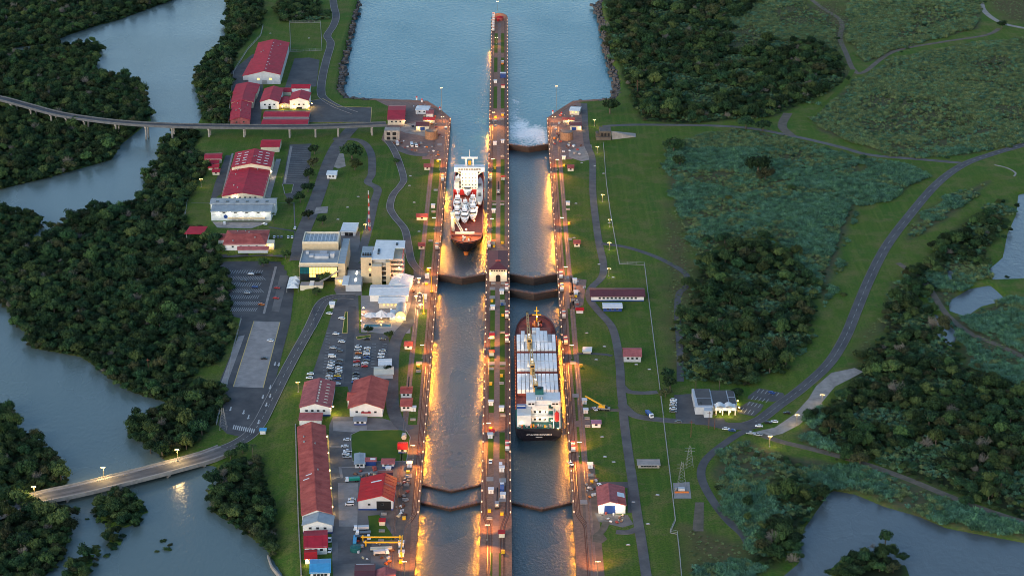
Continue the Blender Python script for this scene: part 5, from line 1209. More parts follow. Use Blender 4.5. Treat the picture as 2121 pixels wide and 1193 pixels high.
for b, y0 in enumerate(bays):
    for k in range(10):
        grey = (b == 0 and k == 8)
        lab = f'grey container in the row closest to the bow of the cargo ship' if grey else f'white container, {ORD[k]} from the centre wall side, {ORD[b]} row from the bow'
        o = link('shipping_container', cg if grey else cm, None, (ax - 11.5 + k * 2.56, ay + y0, ZW + DK + 1.6)); tag(o, lab, 'container', 'containers on the cargo ship deck')
short = MB().box(-1.2, 1.2, 0, 6.06, 0, 2.55, M_CONT).mesh('container')
for k, (x, v, lab) in enumerate(((-8.6, 690, 'short white container alone on the centre wall side of the bow'), (1.3, 690, 'first of five short white containers before the bow mast'), (3.8, 690, 'second of five short white containers before the bow mast'), (6.3, 690, 'last of five short white containers before the bow mast'), (-1.2, 683, 'short white container farthest forward, centre'), (1.4, 683, 'short white container farthest forward, beside the centre one'))):
    o = link('shipping_container', short, None, (ax + x, ay + la(v, ZT) - 2, ZW + DK + 1.6)); tag(o, lab, 'container', 'containers on the cargo ship deck')
pl = MB().box(-11, 10, la(694, ZT) - .5, la(680, ZT) + 8, DK, DK + 1.58, M_DECKR).obj('fore_hatch', A)
# deck cranes: pedestal, cab and twin-girder jib pointing at the bow
for i, (vb, vt, x0, x1, lab) in enumerate(((806, 748, -1.6, -3.3, 'aft'), (765, 684, -3.2, -3.9, 'mid'), (712, 648, -4.6, -5.4, 'fore'))):
    zc = DK + 7.5
    yb_, yt_ = la(vb, zc), la(vt, zc)
    c = MB(); c.cyl(x0, yb_, DK, zc + 1.5, 1.4, 1.3, M_CRANE, 10); c.box(x0 - 1.6, x0 + 1.6, yb_ - 2.2, yb_ + 2.0, zc + 1.5, zc + 4.2, M_CRANE); ct = c.obj('crane', A)
    j = MB()
    for s in (-.9, .9): j.beam((x0 + s, yb_ + 1, zc + 1.0), (x1 + s * .45, yt_, zc + .2), .6, .9, M_CRANE)
    for k in range(9):
        f = (k + .5) / 9; y = yb_ + (yt_ - yb_) * f; x = x0 + (x1 - x0) * f; j.box(x - .8, x + .8, y - .25, y + .25, zc + .5, zc + .9, M_CRANE if k not in (2, 5) else M_DARK)
    j.box(x1 - .9, x1 + .9, yt_ - 1, yt_ + 1.6, zc - .4, zc + 1, M_DARK); j.obj('jib', ct)
    h = MB(); h.beam((x0 - 2.0, yb_ + 4, zc), (x0 - 2.4, yb_ + 16, zc - 1), .5, .5, M_SHIPC); h.beam((x0 - 3.2, yb_ + 4, zc), (x0 - 3.0, yb_ + 16, zc - 1), .4, .4, M_SHIPC); h.obj('brace', ct)
    lamp_on(ct, (x0, yb_ + 5, zc + 4.5), 1100, (1, .82, .66), m=M_LAMPC)  # lamp added above the crane to brighten the containers
    MB().box(x0 - 1.1, x0 + 1.1, yb_ - 2.4, yb_ - 2.2, zc + 2.2, zc + 3.6, M_GLASS).obj('cab_window', ct)
# superstructure, stepping up from the poop to the bridge
BR_Z = DK + 16.0
y_br = la(829, BR_Z); y_bf = la(812, BR_Z)
tiers = [(0, 3.5, 9.5, -4.4, 8.3), (3.5, 6.7, 12.5, -4.4, 8.3), (6.7, 9.9, 15.5, -4.4, 8.3), (9.9, 13, min(18, y_br - .5), -4.0, 5.6)]
acc = MB()
for k, (z0, z1, y, x0, x1) in enumerate(tiers): acc.box(x0, x1, y, y_bf - .4, DK + z0 + .01, DK + z1, M_SHIPW)
acc = acc.obj('accommodation', A)
for k, (z0, z1, y, x0, x1) in enumerate(tiers[:3]):
    MB().box(x0 - .4, x1 + .6, y - 1.6, y + 2.9, DK + z1 + .01, DK + z1 + .3, M_GREYW).obj('deck_ledge', acc)
    MB().box(x0 - .4, x1 + .6, y - 1.65, y - 1.5, DK + z1 + .31, DK + z1 + 1.1, M_SHIPW).obj('deck_rail', acc)
    MB().box(5.8, 8.35, y - .15, y - .02, DK + z0 + .2, DK + z1 - .2, M_DECKG).obj('stair_well', acc)
    for q in range(3): MB().box(-3 + q * 2.9, -1.6 + q * 2.9, y - .12, y - .02, DK + z0 + 1.2, DK + z0 + 2.5, M_DARK).obj('window', acc)
    for s in (-1, 1): lamp_on(A, (1.0 + s * 2.2, y - 1.2, DK + z1 - .4), 70, (1, .9, .7), m=M_LAMPC)
wg = MB().box(-7.6, 12.8, y_br, y_bf, BR_Z - 2.99, BR_Z, M_SHIPW).obj('bridge', A)
for x in (-4.6, 9.6):
    MB().box(x - 2.3, x + 2.3, y_br - 1.4, y_br - .02, BR_Z - 3.4, BR_Z - .5, M_SHIPW).obj('wing_cab', wg)
    for q in (-1, 1): MB().box(x + q * 1.0 - .8, x + q * 1.0 + .8, y_br - 1.5, y_br - 1.41, BR_Z - 2.3, BR_Z - 1.2, M_DARK).obj('wing_window', wg)
MB().box(-13.1, -4.7, 2.6, 19.5, DK + .01, DK + 7.4, M_SHIPW).obj('casing', A)
MB().box(-13.4, -4.5, 19.6, y_bf - .5, DK + .01, DK + 6.6, M_DECKG).obj('side_deck', A)
MB().box(8.5, 13.3, 14, y_bf - .5, DK + .01, DK + 8.5, M_DECKG).obj('side_deck', A)
tb = MB(); tb.box(-13.2, -7.9, y_bf - 5, y_bf - 2, DK + 6.62, DK + 9.0, M_BLUE); tb.box(-13.0, -8.1, y_bf - 5.1, y_bf - 4.5, DK + 9.01, DK + 9.4, M_SHIPW); tb.obj('side_lifeboat', A)
fn = MB(); fn.box(-2.2, 2.8, y_bf - 4, y_bf + 1.5, BR_Z + .02, BR_Z + 3, M_DECKG); fn.box(-1.0, 1.6, y_bf - 2, y_bf, BR_Z + 3.02, BR_Z + 3.9, M_DARK); fn.obj('funnel', A)
for k in range(6): MB().cyl(-1.6 + k * .75, y_br + 1.5, BR_Z + .02, BR_Z + 1.6, .22, .22, M_STEEL if k % 2 else M_SHIPW, 8).obj('vent_pipe', A)
lbt = MB()
for k in range(10):
    a0, a1 = 2 * math.pi * k / 10, 2 * math.pi * (k + 1) / 10
    for (ya, ra, yb2, rb) in ((0, .25, 1.2, 1.25), (1.2, 1.25, 6, 1.35), (6, 1.35, 7.6, .3)):
        lbt.face([(ra * math.cos(a0), ya, ra * math.sin(a0)), (ra * math.cos(a1), ya, ra * math.sin(a1)), (rb * math.cos(a1), yb2, rb * math.sin(a1)), (rb * math.cos(a0), yb2, rb * math.sin(a0))], M_REDP)
lo = lbt.obj('lifeboat_hull', None, (ax + 10.7, ay + 1.6, ZW + DK + 3.6)); lo.rotation_euler = (math.radians(36), 0, 0); lo.name = 'lifeboat'
tag(lo, 'red free fall lifeboat on the stern of the cargo ship', 'lifeboat')
fr = MB()
for s in (-1.9, 1.9): fr.beam((10.6 + s, .5, DK), (10.6 + s, 12.5, DK + 10.5), .5, .5, M_SHIPW); fr.box(10.6 + s - .2, 10.6 + s + .2, 10, 10.5, DK, DK + 8.5, M_SHIPW)
fr.box(8.7, 13.0, 10.6, 13.8, DK, DK + 11.5, M_SHIPW); fr.obj('lifeboat_ramp', A)
gear = MB()
for k in range(16):
    x = -11.5 + k * 1.35 + random.uniform(-.3, .3); gear.box(x - .5, x + .5, .6 + random.uniform(0, 3), 2.4 + random.uniform(0, 3), DK - .1, DK + random.uniform(.7, 1.8), random.choice([M_ORANGE, M_DECKR, M_STEEL, M_YEL, M_DECKG, M_REDP]))
for k in range(14):
    a = random.uniform(-.8, .8); gear.box(a * 8 - .5, a * 8 + .5, LA * (.9 + random.uniform(0, .06)), LA * .9 + 2 + random.uniform(0, 8), DK + 1.25, DK + 2.3, random.choice([M_ORANGE, M_DECKR, M_STEEL, M_TILE]))
go = gear.obj('mooring_gear', A); go['kind'] = 'stuff'
ms = MB(); ms.cyl(1.0, LA * .955, DK + 1, DK + 12, .5, .3, M_YEL, 8); ms.box(-2, 4, LA * .955 - .3, LA * .955 + .3, DK + 6, DK + 6.6, M_YEL); ms.box(-.6, 2.6, LA * .955 - .3, LA * .955 + .3, DK + 9, DK + 9.4, M_YEL); ms.obj('bow_mast', A)
lamp_on(A, (1, LA * .94, DK + 6), 350, (1, .66, .2)); lamp_on(A, (-10.5, 3.2, DK + 3), 250, (1, .75, .3)); lamp_on(A, (7.5, 3.2, DK + 4), 250, (1, .8, .4)); lamp_on(A, (11.4, .6, DK - .3), 150, (1, .7, .2))

# yacht carrier, bow to the camera (local +y = aft, so the bow is at y=0)
ZB = -6.0
bx, by = G(965.5, 526, ZB).x, G(965.5, 526, ZB).y
DB = 9.5; LB = 172.0; BB = 12.2
B = thing('yacht_carrier', 'heavy lift ship with orange red deck carrying white motor yachts, bow to the camera', 'ship', (bx, by, ZB))
st = [(0.0, .16, .01, -3, 1.2), (.010, .46, .05, -4, 1.2), (.026, .72, .14, -5, 1.0), (.05, .90, .30, -5, .7), (.09, .98, .55, -5, .4), (.14, 1, .85, -5, 0), (.2, 1, 1, -5, 0), (.9, 1, 1, -5, 0), (.97, .96, .8, -3, 0), (1.0, .9, .5, 1, 0)]
secs = []
for (f, bd, bw, zk, up) in st:
    y = f * LB; hd = DB + up; fl = y - 4.5 * max(0, 1 - f / .09) if f < .09 else y
    secs.append([(-bd * BB, fl, hd), (-(bd * .7 + bw * .3) * BB, (fl + y) / 2, hd * .5), (-bw * BB, y, 0.0), (-bw * .7 * BB, y, zk), (bw * .7 * BB, y, zk), (bw * BB, y, 0.0), ((bd * .7 + bw * .3) * BB, (fl + y) / 2, hd * .5), (bd * BB, fl, hd)])
mb = MB(); loft(mb, secs, lambda k, p: M_NAVY); mb.face(secs[-1], M_NAVY); mb.face(secs[0][::-1], M_NAVY); mb.obj('hull', B)
mb = MB()
for a, b in zip(secs[:-1], secs[1:]):
    lo_ = 1.1 if a[0][1] < LB * .09 else (1.6 if a[0][1] < LB * .14 else 3.5)
    dk2 = lambda p: (p[0] * .97, p[1] + .2, p[2] - lo_)
    mb.face([dk2(a[0]), dk2(b[0]), dk2(b[-1]), dk2(a[-1])][::-1], M_DECKO if a[0][1] < LB * .13 else M_DECKR)
mb.obj('deck', B)
mb = MB()
for a, b in zip(secs[:-1], secs[1:]):
    lo_ = 1.1 if a[0][1] < LB * .09 else (1.6 if a[0][1] < LB * .14 else 3.5)
    for k in (0, -1):
        p, q = a[k], b[k]; mb.face([p, q, (q[0] * .955, q[1] + .3, q[2]), (p[0] * .955, p[1] + .3, p[2])], M_PINK)
        mb.face([(p[0] * .955, p[1] + .3, p[2]), (q[0] * .955, q[1] + .3, q[2]), (q[0] * .955, q[1] + .3, q[2] - lo_), (p[0] * .955, p[1] + .3, p[2] - lo_)], M_DECKO)
mb.obj('bulwark', B)
bl = MB()
for k in range(8):
    a0, a1 = 2 * math.pi * k / 8, 2 * math.pi * (k + 1) / 8
    for (ya, ra, yb2, rb) in ((-4.5, .2, -3.4, 1.4), (-3.4, 1.4, 3, 2.0)):
        bl.face([(ra * math.cos(a0), ya, ra * math.sin(a0)), (ra * math.cos(a1), ya, ra * math.sin(a1)), (rb * math.cos(a1), yb2, rb * math.sin(a1)), (rb * math.cos(a0), yb2, rb * math.sin(a0))][::-1], M_ORANGE)
bl.obj('bulbous_bow', B, (0, 0, .5))
wb = MB(); wb.box(-8.5, 6, 16, 17.5, DB - 3, DB + 1.8, M_SHIPC); wb.box(-11.5, 11.5, 13.5, 15.8, DB - 3, DB + .6, M_DECKR); wb.obj('breakwater', B)
wc = MB()
for k in range(7): x = random.uniform(-3, 5); y = random.uniform(0, 9); wc.box(x - .7, x + .7, y, y + 1.6, DB + .1, DB + 1.4, random.choice([M_ORANGE, M_SHIPC, M_DECKO]))
wo = wc.obj('windlass_gear', B); wo['kind'] = 'stuff'
def lb_(v, z): return G(966, v, ZB + z).y - by
# superstructure at the stern
SZ = DB + 20.0
ys0 = lb_(391, DB + 2); xs = 1.0
ac = MB(); ac.box(xs - 7.0, xs + 6.4, ys0, ys0 + 14, DB - 3, DB + 16.5, M_SHIPC); ac = ac.obj('accommodation', B)
for r in range(5):
    for k in range(5):
        x = xs - 5.6 + k * 2.6; MB().box(x - .45, x + .45, ys0 - .08, ys0 + .05, DB + 2 + r * 2.9, DB + 2.8 + r * 2.9, M_DARK).obj('window', ac)
MB().box(-12, 12.2, ys0 - 1.8, ys0 - .1, DB - 3, DB + 1.4, M_REDP).obj('red_bulkhead', B)
br = MB(); br.box(xs - 12.2, xs + 11.8, ys0 - 1.4, ys0 + 7, DB + 16.52, DB + 20, M_SHIPW); br = br.obj('bridge', B)
for s in (-1, 1): w2 = MB(); w2.beam((xs + s * 6.4, ys0 + 1, DB + 13.5), (xs + s * 11, ys0 + 1, DB + 16.6), 1.2, .5, M_SHIPC); w2.obj('wing_strut', br)
for k in range(9): x = xs - 8 + k * 2; MB().box(x - .8, x + .8, ys0 - 1.5, ys0 - 1.3, DB + 18, DB + 19, M_DARK).obj('bridge_window', br)
mm = MB(); mm.box(xs - 3.4, xs - 2.2, ys0 + 3, ys0 + 4, DB + 20.02, DB + 26, M_SHIPW); mm.box(xs + 2.2, xs + 3.4, ys0 + 3, ys0 + 4, DB + 20.02, DB + 26, M_SHIPW); mm.box(xs - 6.5, xs + 6.5, ys0 + 2.6, ys0 + 4.4, DB + 26, DB + 27.4, M_SHIPW); mm.box(xs - 1.2, xs + 1.2, ys0 + 5, ys0 + 6.5, DB + 20.02, DB + 23.5, M_YEL); mm.cyl(xs, ys0 + 3.5, DB + 27.4, DB + 33, .35, .15, M_SHIPW); mm.obj('radar_mast', br)
MB().box(xs - 12, xs - 8.4, ys0 + 2, ys0 + 20, DB - 3, DB + 6, M_SHIPC).obj('funnel_casing', B)
lamp_on(B, (xs - 9, ys0 - 7, DB + 15), 2600, (1, .8, .5)); lamp_on(B, (xs + 5, ys0 - 8, DB + 15), 3000, (1, .85, .62), m=M_LAMPC); lamp_on(B, (-11, 30, DB + 9), 900, (1, .7, .3)); lamp_on(B, (6, 22, DB + 9), 2200, (1, .75, .45)); lamp_on(B, (8, 50, DB + 10), 2400, (1, .88, .72)); lamp_on(B, (0, 12.5, DB + 5.5), 1500, (1, .6, .3))  # last lamp is added, in mid-air, to brighten the orange bow deck
# crane on the port side, jib slanting over the bow
cr = MB(); cr.cyl(-10.6, 34, DB - 3, DB + 9, 1.5, 1.3, M_SHIPC, 10); cr.box(-12.2, -9, 32, 36, DB + 9, DB + 12, M_SHIPC); cr = cr.obj('deck_crane', B)
jb = MB()
for s in (-.7, .7): jb.beam((-10.4 + s, 33, DB + 10.5), (-2.5 + s, 10, DB + 3.5), .5, .7, M_SHIPC)
jb.beam((-10.2, 33, DB + 9), (-7.6, 25, DB + 6), 1.4, 1.2, M_YEL)
for k in range(7): f = k / 7 + .06; jb.box(-10.4 + 7.9 * f - .9, -10.4 + 7.9 * f + .9, 33 - 23 * f - .2, 33 - 23 * f + .2, DB + 10.4 - 7 * f, DB + 10.7 - 7 * f, M_SHIPC)
jb.obj('jib', cr)
# yachts, each its own thing
M_YACHT = mat('gelcoat_white', (0.84, 0.84, 0.83), 0.3, var=.05, vscale=.6)
def yacht_meshes():
    h = MB(); S = []
    for (f, bd, z) in ((0, .03, 2.9), (.06, .42, 2.75), (.16, .74, 2.55), (.32, .95, 2.35), (.55, 1, 2.15), (1, .92, 2.0)):
        y = f * 20; b_ = bd * 2.75; S.append([(-b_, y, z), (-b_ * .8, y + .5, .6), (0, y + .8, 0), (b_ * .8, y + .5, .6), (b_, y, z)])
    loft(h, S, lambda k, p: M_YACHT); h.face(S[-1], M_YACHT)
    for a, b in zip(S[:-1], S[1:]): h.face([a[0], a[4], b[4], b[0]], M_YACHT)
    c = MB(); c.prism([(-1.2, 5.2), (1.2, 5.2), (2.1, 7.2), (2.1, 16), (-2.1, 16), (-2.1, 7.2)], 2.2, 3.4, M_YACHT); c.prism([(-.9, 8), (.9, 8), (1.6, 9.4), (1.6, 15), (-1.6, 15), (-1.6, 9.4)], 3.9, 5.2, M_YACHT); c.box(-1.4, 1.4, 10.5, 14.5, 6.3, 6.5, M_YACHT)
    g = MB(); g.prism([(-1.5, 4.6), (1.5, 4.6), (2.2, 6.9), (2.2, 12), (-2.2, 12), (-2.2, 6.9)], 3.0, 3.6, M_DARK); g.prism([(-1.1, 7.7), (1.1, 7.7), (1.75, 9.2), (1.75, 13), (-1.75, 13), (-1.75, 9.2)], 5.0, 5.4, M_DARK)
    r = MB(); r.box(-1.5, 1.5, 14, 14.5, 5.2, 6.3, M_YACHT); r.box(-.2, .2, 12, 12.6, 6.5, 8.4, M_YACHT)
    top = MB(); top.prism([(-1.3, 5.6), (1.3, 5.6), (2.0, 7.4), (2.0, 16), (-2.0, 16), (-2.0, 7.4)], 3.6, 3.9, M_YACHT); top.prism([(-.9, 8.6), (.9, 8.6), (1.5, 9.8), (1.5, 14), (-1.5, 14), (-1.5, 9.8)], 5.4, 5.6, M_YACHT)
    return [('hull', h.mesh('hull')), ('cabin', c.mesh('cabin')), ('windscreen', g.mesh('windscreen')), ('flybridge', top.mesh('flybridge')), ('radar_arch', r.mesh('radar_arch'))]
YM = yacht_meshes()
for (u, v, s, lab) in ((949, 404, 1.4, 'white yacht against the red bulkhead on the tower\'s left corner'), (968, 408, 1.45, 'white yacht against the red bulkhead under the tower middle'), (947, 439, 1.22, 'white yacht behind another in the crane side column'), (963, 443, 1.05, 'small white yacht in the middle column'), (979, 436, 1.15, 'white yacht behind another beside the long grey hull'), (946, 462, 1.22, 'white yacht nearest the ship crane'), (962, 464, 1.22, 'white yacht with bare foredeck, middle of the front row'), (979, 458, 1.28, 'white yacht at the front beside the long grey hull')):
    p = G(u, v, ZB + DB - 2); t = thing('motor_yacht', lab, 'yacht', p, 0, 'yachts carried on deck'); t.scale = (s, s, s)
    for n_, m_ in YM: link(n_, m_, t)
    MB().box(-1.6, 1.6, 4, 5, -1.6, .4, M_DECKR).obj('cradle', t)
p = G(993, 426, ZB + DB - 1); t = thing('sailing_yacht', 'long narrow grey hull laid along the side of the carrier', 'boat', p)
h = MB(); S = []
for (f, bd) in ((0, .5), (.03, .85), (.12, 1), (.7, 1), (.9, .6), (1, .08)): b_ = bd * 2.6; y = f * 62; S.append([(-b_, y, 3.2), (-b_ * .7, y, .6), (b_ * .7, y, .6), (b_, y, 3.2)])
loft(h, S, lambda k, p: M_SHIPW); h.face(S[0][::-1], M_SHIPW); h.obj('hull', t)
h = MB()
for a, b in zip(S[:-1], S[1:]): h.face([a[0], a[3], b[3], b[0]], M_GREYR)
h.obj('covered_deck', t); MB().box(-1.0, 1.0, 14, 20, 3.2, 3.9, M_DARK).obj('hatch', t); MB().box(-1.2, 1.2, 40, 44, 3.2, 3.8, M_DARK).obj('hatch', t); MB().box(-1.8, 1.8, 4, 30, -2.4, .6, M_DECKR).obj('cradle', t)
# ------------------------------------------------------------------ lamps
SOD = (1.0, 0.38, 0.06)
def lamp_mesh(h, r=.11, heads=4):
    p = MB(); p.cyl(0, 0, 0, h, r * 1.7, r, M_POLE, 8); p.cyl(0, 0, 0, .5, .5, .45, M_CONC, 8)
    a = MB(); a.box(-1.2, 1.2, -.08, .08, h, h + .14, M_STEEL)
    hd = []
    for k in range(heads):
        x = -1.05 + 2.1 * k / max(1, heads - 1); b = MB(); b.box(-.24, .24, -.36, .2, 0, .22, M_STEEL); b.face([(-.22, -.34, -.02), (-.22, .18, -.02), (.22, .18, -.02), (.22, -.34, -.02)], M_LAMPW); b.face([(-.22, -.37, 0), (.22, -.37, 0), (.22, -.37, .2), (-.22, -.37, .2)], M_LAMPW)
        hd.append((x, b.mesh('floodlight')))
    return p.mesh('pole'), a.mesh('crossarm'), hd
_lm = {}
_ld = {}
def lamp(u, v, h, power, label, group='lamp masts along the lock walls', x=None, col=SOD, name='lamp_mast'):
    p = GT(u, v)
    if x is not None: p.x = x
    if h not in _lm: _lm[h] = lamp_mesh(h, heads=4 if h > 8 else 2)
    t = thing(name, label, 'lamp', p, 0, group)
    a, b, c = _lm[h]
    link('pole', a, t); link('crossarm', b, t)
    for (xx, m) in c: link('floodlight', m, t, (xx, 0, h - .25))
    two = group.startswith(('lamp masts', 'tall'))
    beams = (((0, 1, -.22), 100, 1.1), ((0, -1, -.22), 100, 1.0)) if two else ((None, 0, 1.0),)
    for (dr, cone, k) in beams:
        key = (power * k, col, cone)
        if key not in _ld:
            ld = bpy.data.lights.new('floodlight_beam', 'SPOT' if two else 'POINT'); ld.energy = power * k; ld.color = col; ld.shadow_soft_size = 0.9; _ld[key] = ld
            if two: ld.spot_size = math.radians(cone); ld.spot_blend = 1.0
        lo = bpy.data.objects.new('floodlight_beam', _ld[key]); COL.objects.link(lo); lo.parent = t; lo.location = (0, -.9 if not dr else dr[1] * .8, h - .6)
        if dr: lo.rotation_euler = Vector(dr).to_track_quat('-Z', 'Y').to_euler()     # floods thrown along the wall and over the chamber
    return t
PW = 24000.0
rows = {
    'west': [(908, 353), (897, 475), (889, 580), (875, 742), (858, 952), (838, 1195)],
    'east': [(1155, 353), (1163, 475), (1172, 578), (1183, 742), (1194, 945), (1238, 1195)],
    'mid': [(1021, 254), (1021, 352), (1018, 477), (1015, 727), (1011, 905), (1014, 1118)],
}
names = {'west': 'on the visitor centre side of the locks', 'east': 'on the lawn side of the locks', 'mid': 'on the centre wall'}
for side, L in rows.items():
    for k, (u, v) in enumerate(L):
        xm = {'west': -48.6, 'east': 48.4, 'mid': -4.6}[side] if not (side != 'mid' and k == 5) else None
        lamp(u, v, 9.5, PW, x=xm, label=f'{ORD[k]} lit lamp mast from the sea end, {names[side]}')
for (u, v, lab) in ((915, 236, 'tall slim lamp mast on the viaduct side quay corner'), (1152, 232, 'tall slim lamp mast on the lawn side quay corner')): lamp(u, v, 24.0, PW * .8, lab, group='tall quay masts')
lamp(1030, 24, 11.0, PW * .5, 'lamp mast at the far nose of the centre wall'); lamp(1028, 92, 7.0, PW * .2, 'short lamp on the seaward half of the centre wall')
lamp(917, 258, 7.0, PW * .3, 'short lamp on the viaduct side quay wall'); lamp(1147, 258, 7.0, PW * .3, 'short lamp on the lawn side quay wall')
for k, (u, v) in enumerate(((1231, 262), (1237, 318), (1248, 418), (1263, 470), (1262, 518), (1261, 572))): lamp(u, v, 6.0, 500, f'{ORD[k]} small lamp from the sea end along the lawn fence', 'small lamps on the lawn', col=(1, .72, .2), name='garden_lamp')
for (u, v, h, pw, lab) in ((417, 388, 7, 500, 'single amber lamp at the edge of the mangroves'), (757, 480, 6, 700, 'lamp beside the lane behind the visitor tower'), (618, 812, 7, 700, 'lamp on the slope corner of the weathered warehouse'), (1594, 925, 7, 1100, 'lamp at the highway junction beside the dirt track'), (1650, 880, 7, 600, 'lamp midway along the gravel verge'), (1702, 838, 7, 400, 'lamp at the far end of the gravel verge'), (872, 650, 7, 2500, 'lamp on the paved terrace between restaurant and lock')):
    lamp(u, v, h, pw, lab, 'road lamps', col=(1, .68, .2), name='street_lamp')
for k, (u, v) in enumerate(((72, 1030), (215, 990), (368, 953))):
    p = G(u, v, -1.0); t = lamp(u, v, 7.0, 3800, f'{ORD[k]} lamp post on the near road bridge counting from the mangroves', 'bridge lamps', col=(1, .68, .25), name='street_lamp'); t.location = p
# yellow boom posts by the middle gates
for (u, v, h, lab) in ((878, 650, 14, 'tall yellow post by the terrace end of the lock wall'), (894, 605, 12, 'tall yellow post beside the closed gate of the yacht lane')):
    t = thing('boom_post', lab, 'post', GT(u, v)); MB().cyl(0, 0, 0, h, .35, .3, M_YEL, 8).obj('mast', t); MB().box(-.9, .9, -.9, .9, 0, .8, M_YEL).obj('base_block', t)

# ------------------------------------------------------------------ vehicles
PAINT = {}
def paint_(c):
    d = {'white': (.74, .75, .76), 'silver': (.42, .44, .46), 'black': (.012, .012, .015), 'grey': (.12, .125, .13), 'red': (.42, .02, .02), 'blue': (.02, .06, .22), 'yellow': (.62, .40, .02), 'orange': (.5, .14, .02), 'green': (.01, .24, .16)}[c]
    return mat('car_' + c, d, 0.25, spec=.6)
WHEEL = MB(); WHEEL.cyl(0, 0, -.12, .12, .33, .33, M_BLACK, 10); WHEEL = WHEEL.mesh('wheel')
VEH = {}
def prof(mb, pts, hw, m, hw2=None):
    """side profile (y,z) extruded across x"""
    n = len(pts); hw2 = hw if hw2 is None else hw2
    L = [(-(hw if i < 99 else hw2), y, z) for i, (y, z) in enumerate(pts)]; Rr = [(-x, y, z) for x, y, z in L]
    mb.face(L[::-1], m); mb.face(Rr, m)
    for k in range(n): a = (k + 1) % n; mb.face([L[k], L[a], Rr[a], Rr[k]], m)
def vehicle(kind, colour):
    key = (kind, colour)
    if key in VEH: return VEH[key]
    c = paint_(colour); parts = []; b = MB(); g = MB()
    if kind == 'car':
        prof(b, [(-2.2, .35), (2.2, .35), (2.25, .75), (1.9, .95), (-2.0, .95), (-2.25, .7)], .88, c); prof(b, [(-1.35, 1.38), (.55, 1.38), (.5, 1.45), (-1.25, 1.45)], .68, c)
        prof(g, [(-1.75, .95), (1.1, .95), (.5, 1.39), (-1.3, 1.39)], .74, M_GLASS); wh = [(-1.35, .8), (1.35, .8)]; r = .33
    elif kind == 'van':
        prof(b, [(-2.5, .4), (2.5, .4), (2.5, 1.1), (1.9, 1.25), (-2.5, 1.25)], .98, c); prof(b, [(-2.48, 1.85), (1.1, 1.85), (1.0, 2.05), (-2.4, 2.05)], .92, c)
        prof(g, [(-2.45, 1.25), (1.85, 1.25), (1.15, 1.86), (-2.45, 1.86)], .95, M_GLASS); wh = [(-1.6, .9), (1.6, .9)]; r = .36
    elif kind == 'pickup':
        prof(b, [(-2.6, .45), (2.6, .45), (2.6, 1.0), (-2.6, 1.0)], .95, c); prof(b, [(-.6, 1.5), (.75, 1.5), (.7, 1.6), (-.55, 1.6)], .78, c)
        prof(g, [(-.8, 1.0), (1.3, 1.0), (.75, 1.52), (-.65, 1.52)], .82, M_GLASS); b.face([(-.8, -2.45, 1.01), (.8, -2.45, 1.01), (.8, -.95, 1.01), (-.8, -.95, 1.01)], M_DARK); wh = [(-1.7, .88), (1.7, .88)]; r = .4
    else:  # truck
        prof(b, [(2.2, .6), (4.2, .6), (4.2, 1.6), (3.8, 2.7), (2.2, 2.7)], 1.15, paint_('white')); prof(g, [(3.75, 1.7), (4.22, 1.7), (3.9, 2.5), (3.75, 2.5)], 1.05, M_GLASS)
        prof(b, [(-4.2, .8), (4.0, .8), (4.0, 1.0), (-4.2, 1.0)], .5, M_STEEL)
        box_ = MB(); prof(box_, [(-4.2, 1.02), (1.9, 1.02), (1.9, 2.5 if colour != 'grey' else 1.7), (-4.2, 2.5 if colour != 'grey' else 1.7)], 1.2, c); parts.append(('load_bed', box_.mesh('load_bed'), (0, 0, 0), None)); wh = [(-3.0, .95), (-1.9, .95), (3.2, .95)]; r = .5
    parts.append(('body', b.mesh('body'), (0, 0, 0), None)); parts.append(('windows', g.mesh('windows'), (0, 0, 0), None))
    for (y, x) in wh:
        for s in (-1, 1): parts.append(('wheel', WHEEL, (s * x, y, r), r / .33))
    VEH[key] = parts; return parts
def park(kind, colour, u, v, deg, label, group, z=None):
    p = GT(u, v) if z is None else G(u, v, z)
    t = thing({'car': 'parked_car', 'van': 'parked_van', 'pickup': 'parked_pickup', 'truck': 'parked_truck'}[kind], label, kind if kind != 'pickup' else 'pickup', p + Vector((0, 0, .13)), math.radians(deg), group)
    for (n_, m_, l_, s_) in vehicle(kind, colour):
        o = link(n_, m_, t, l_)
        if s_: o.rotation_euler = (0, math.pi / 2, 0); o.scale = (s_, s_, 1)
    return t
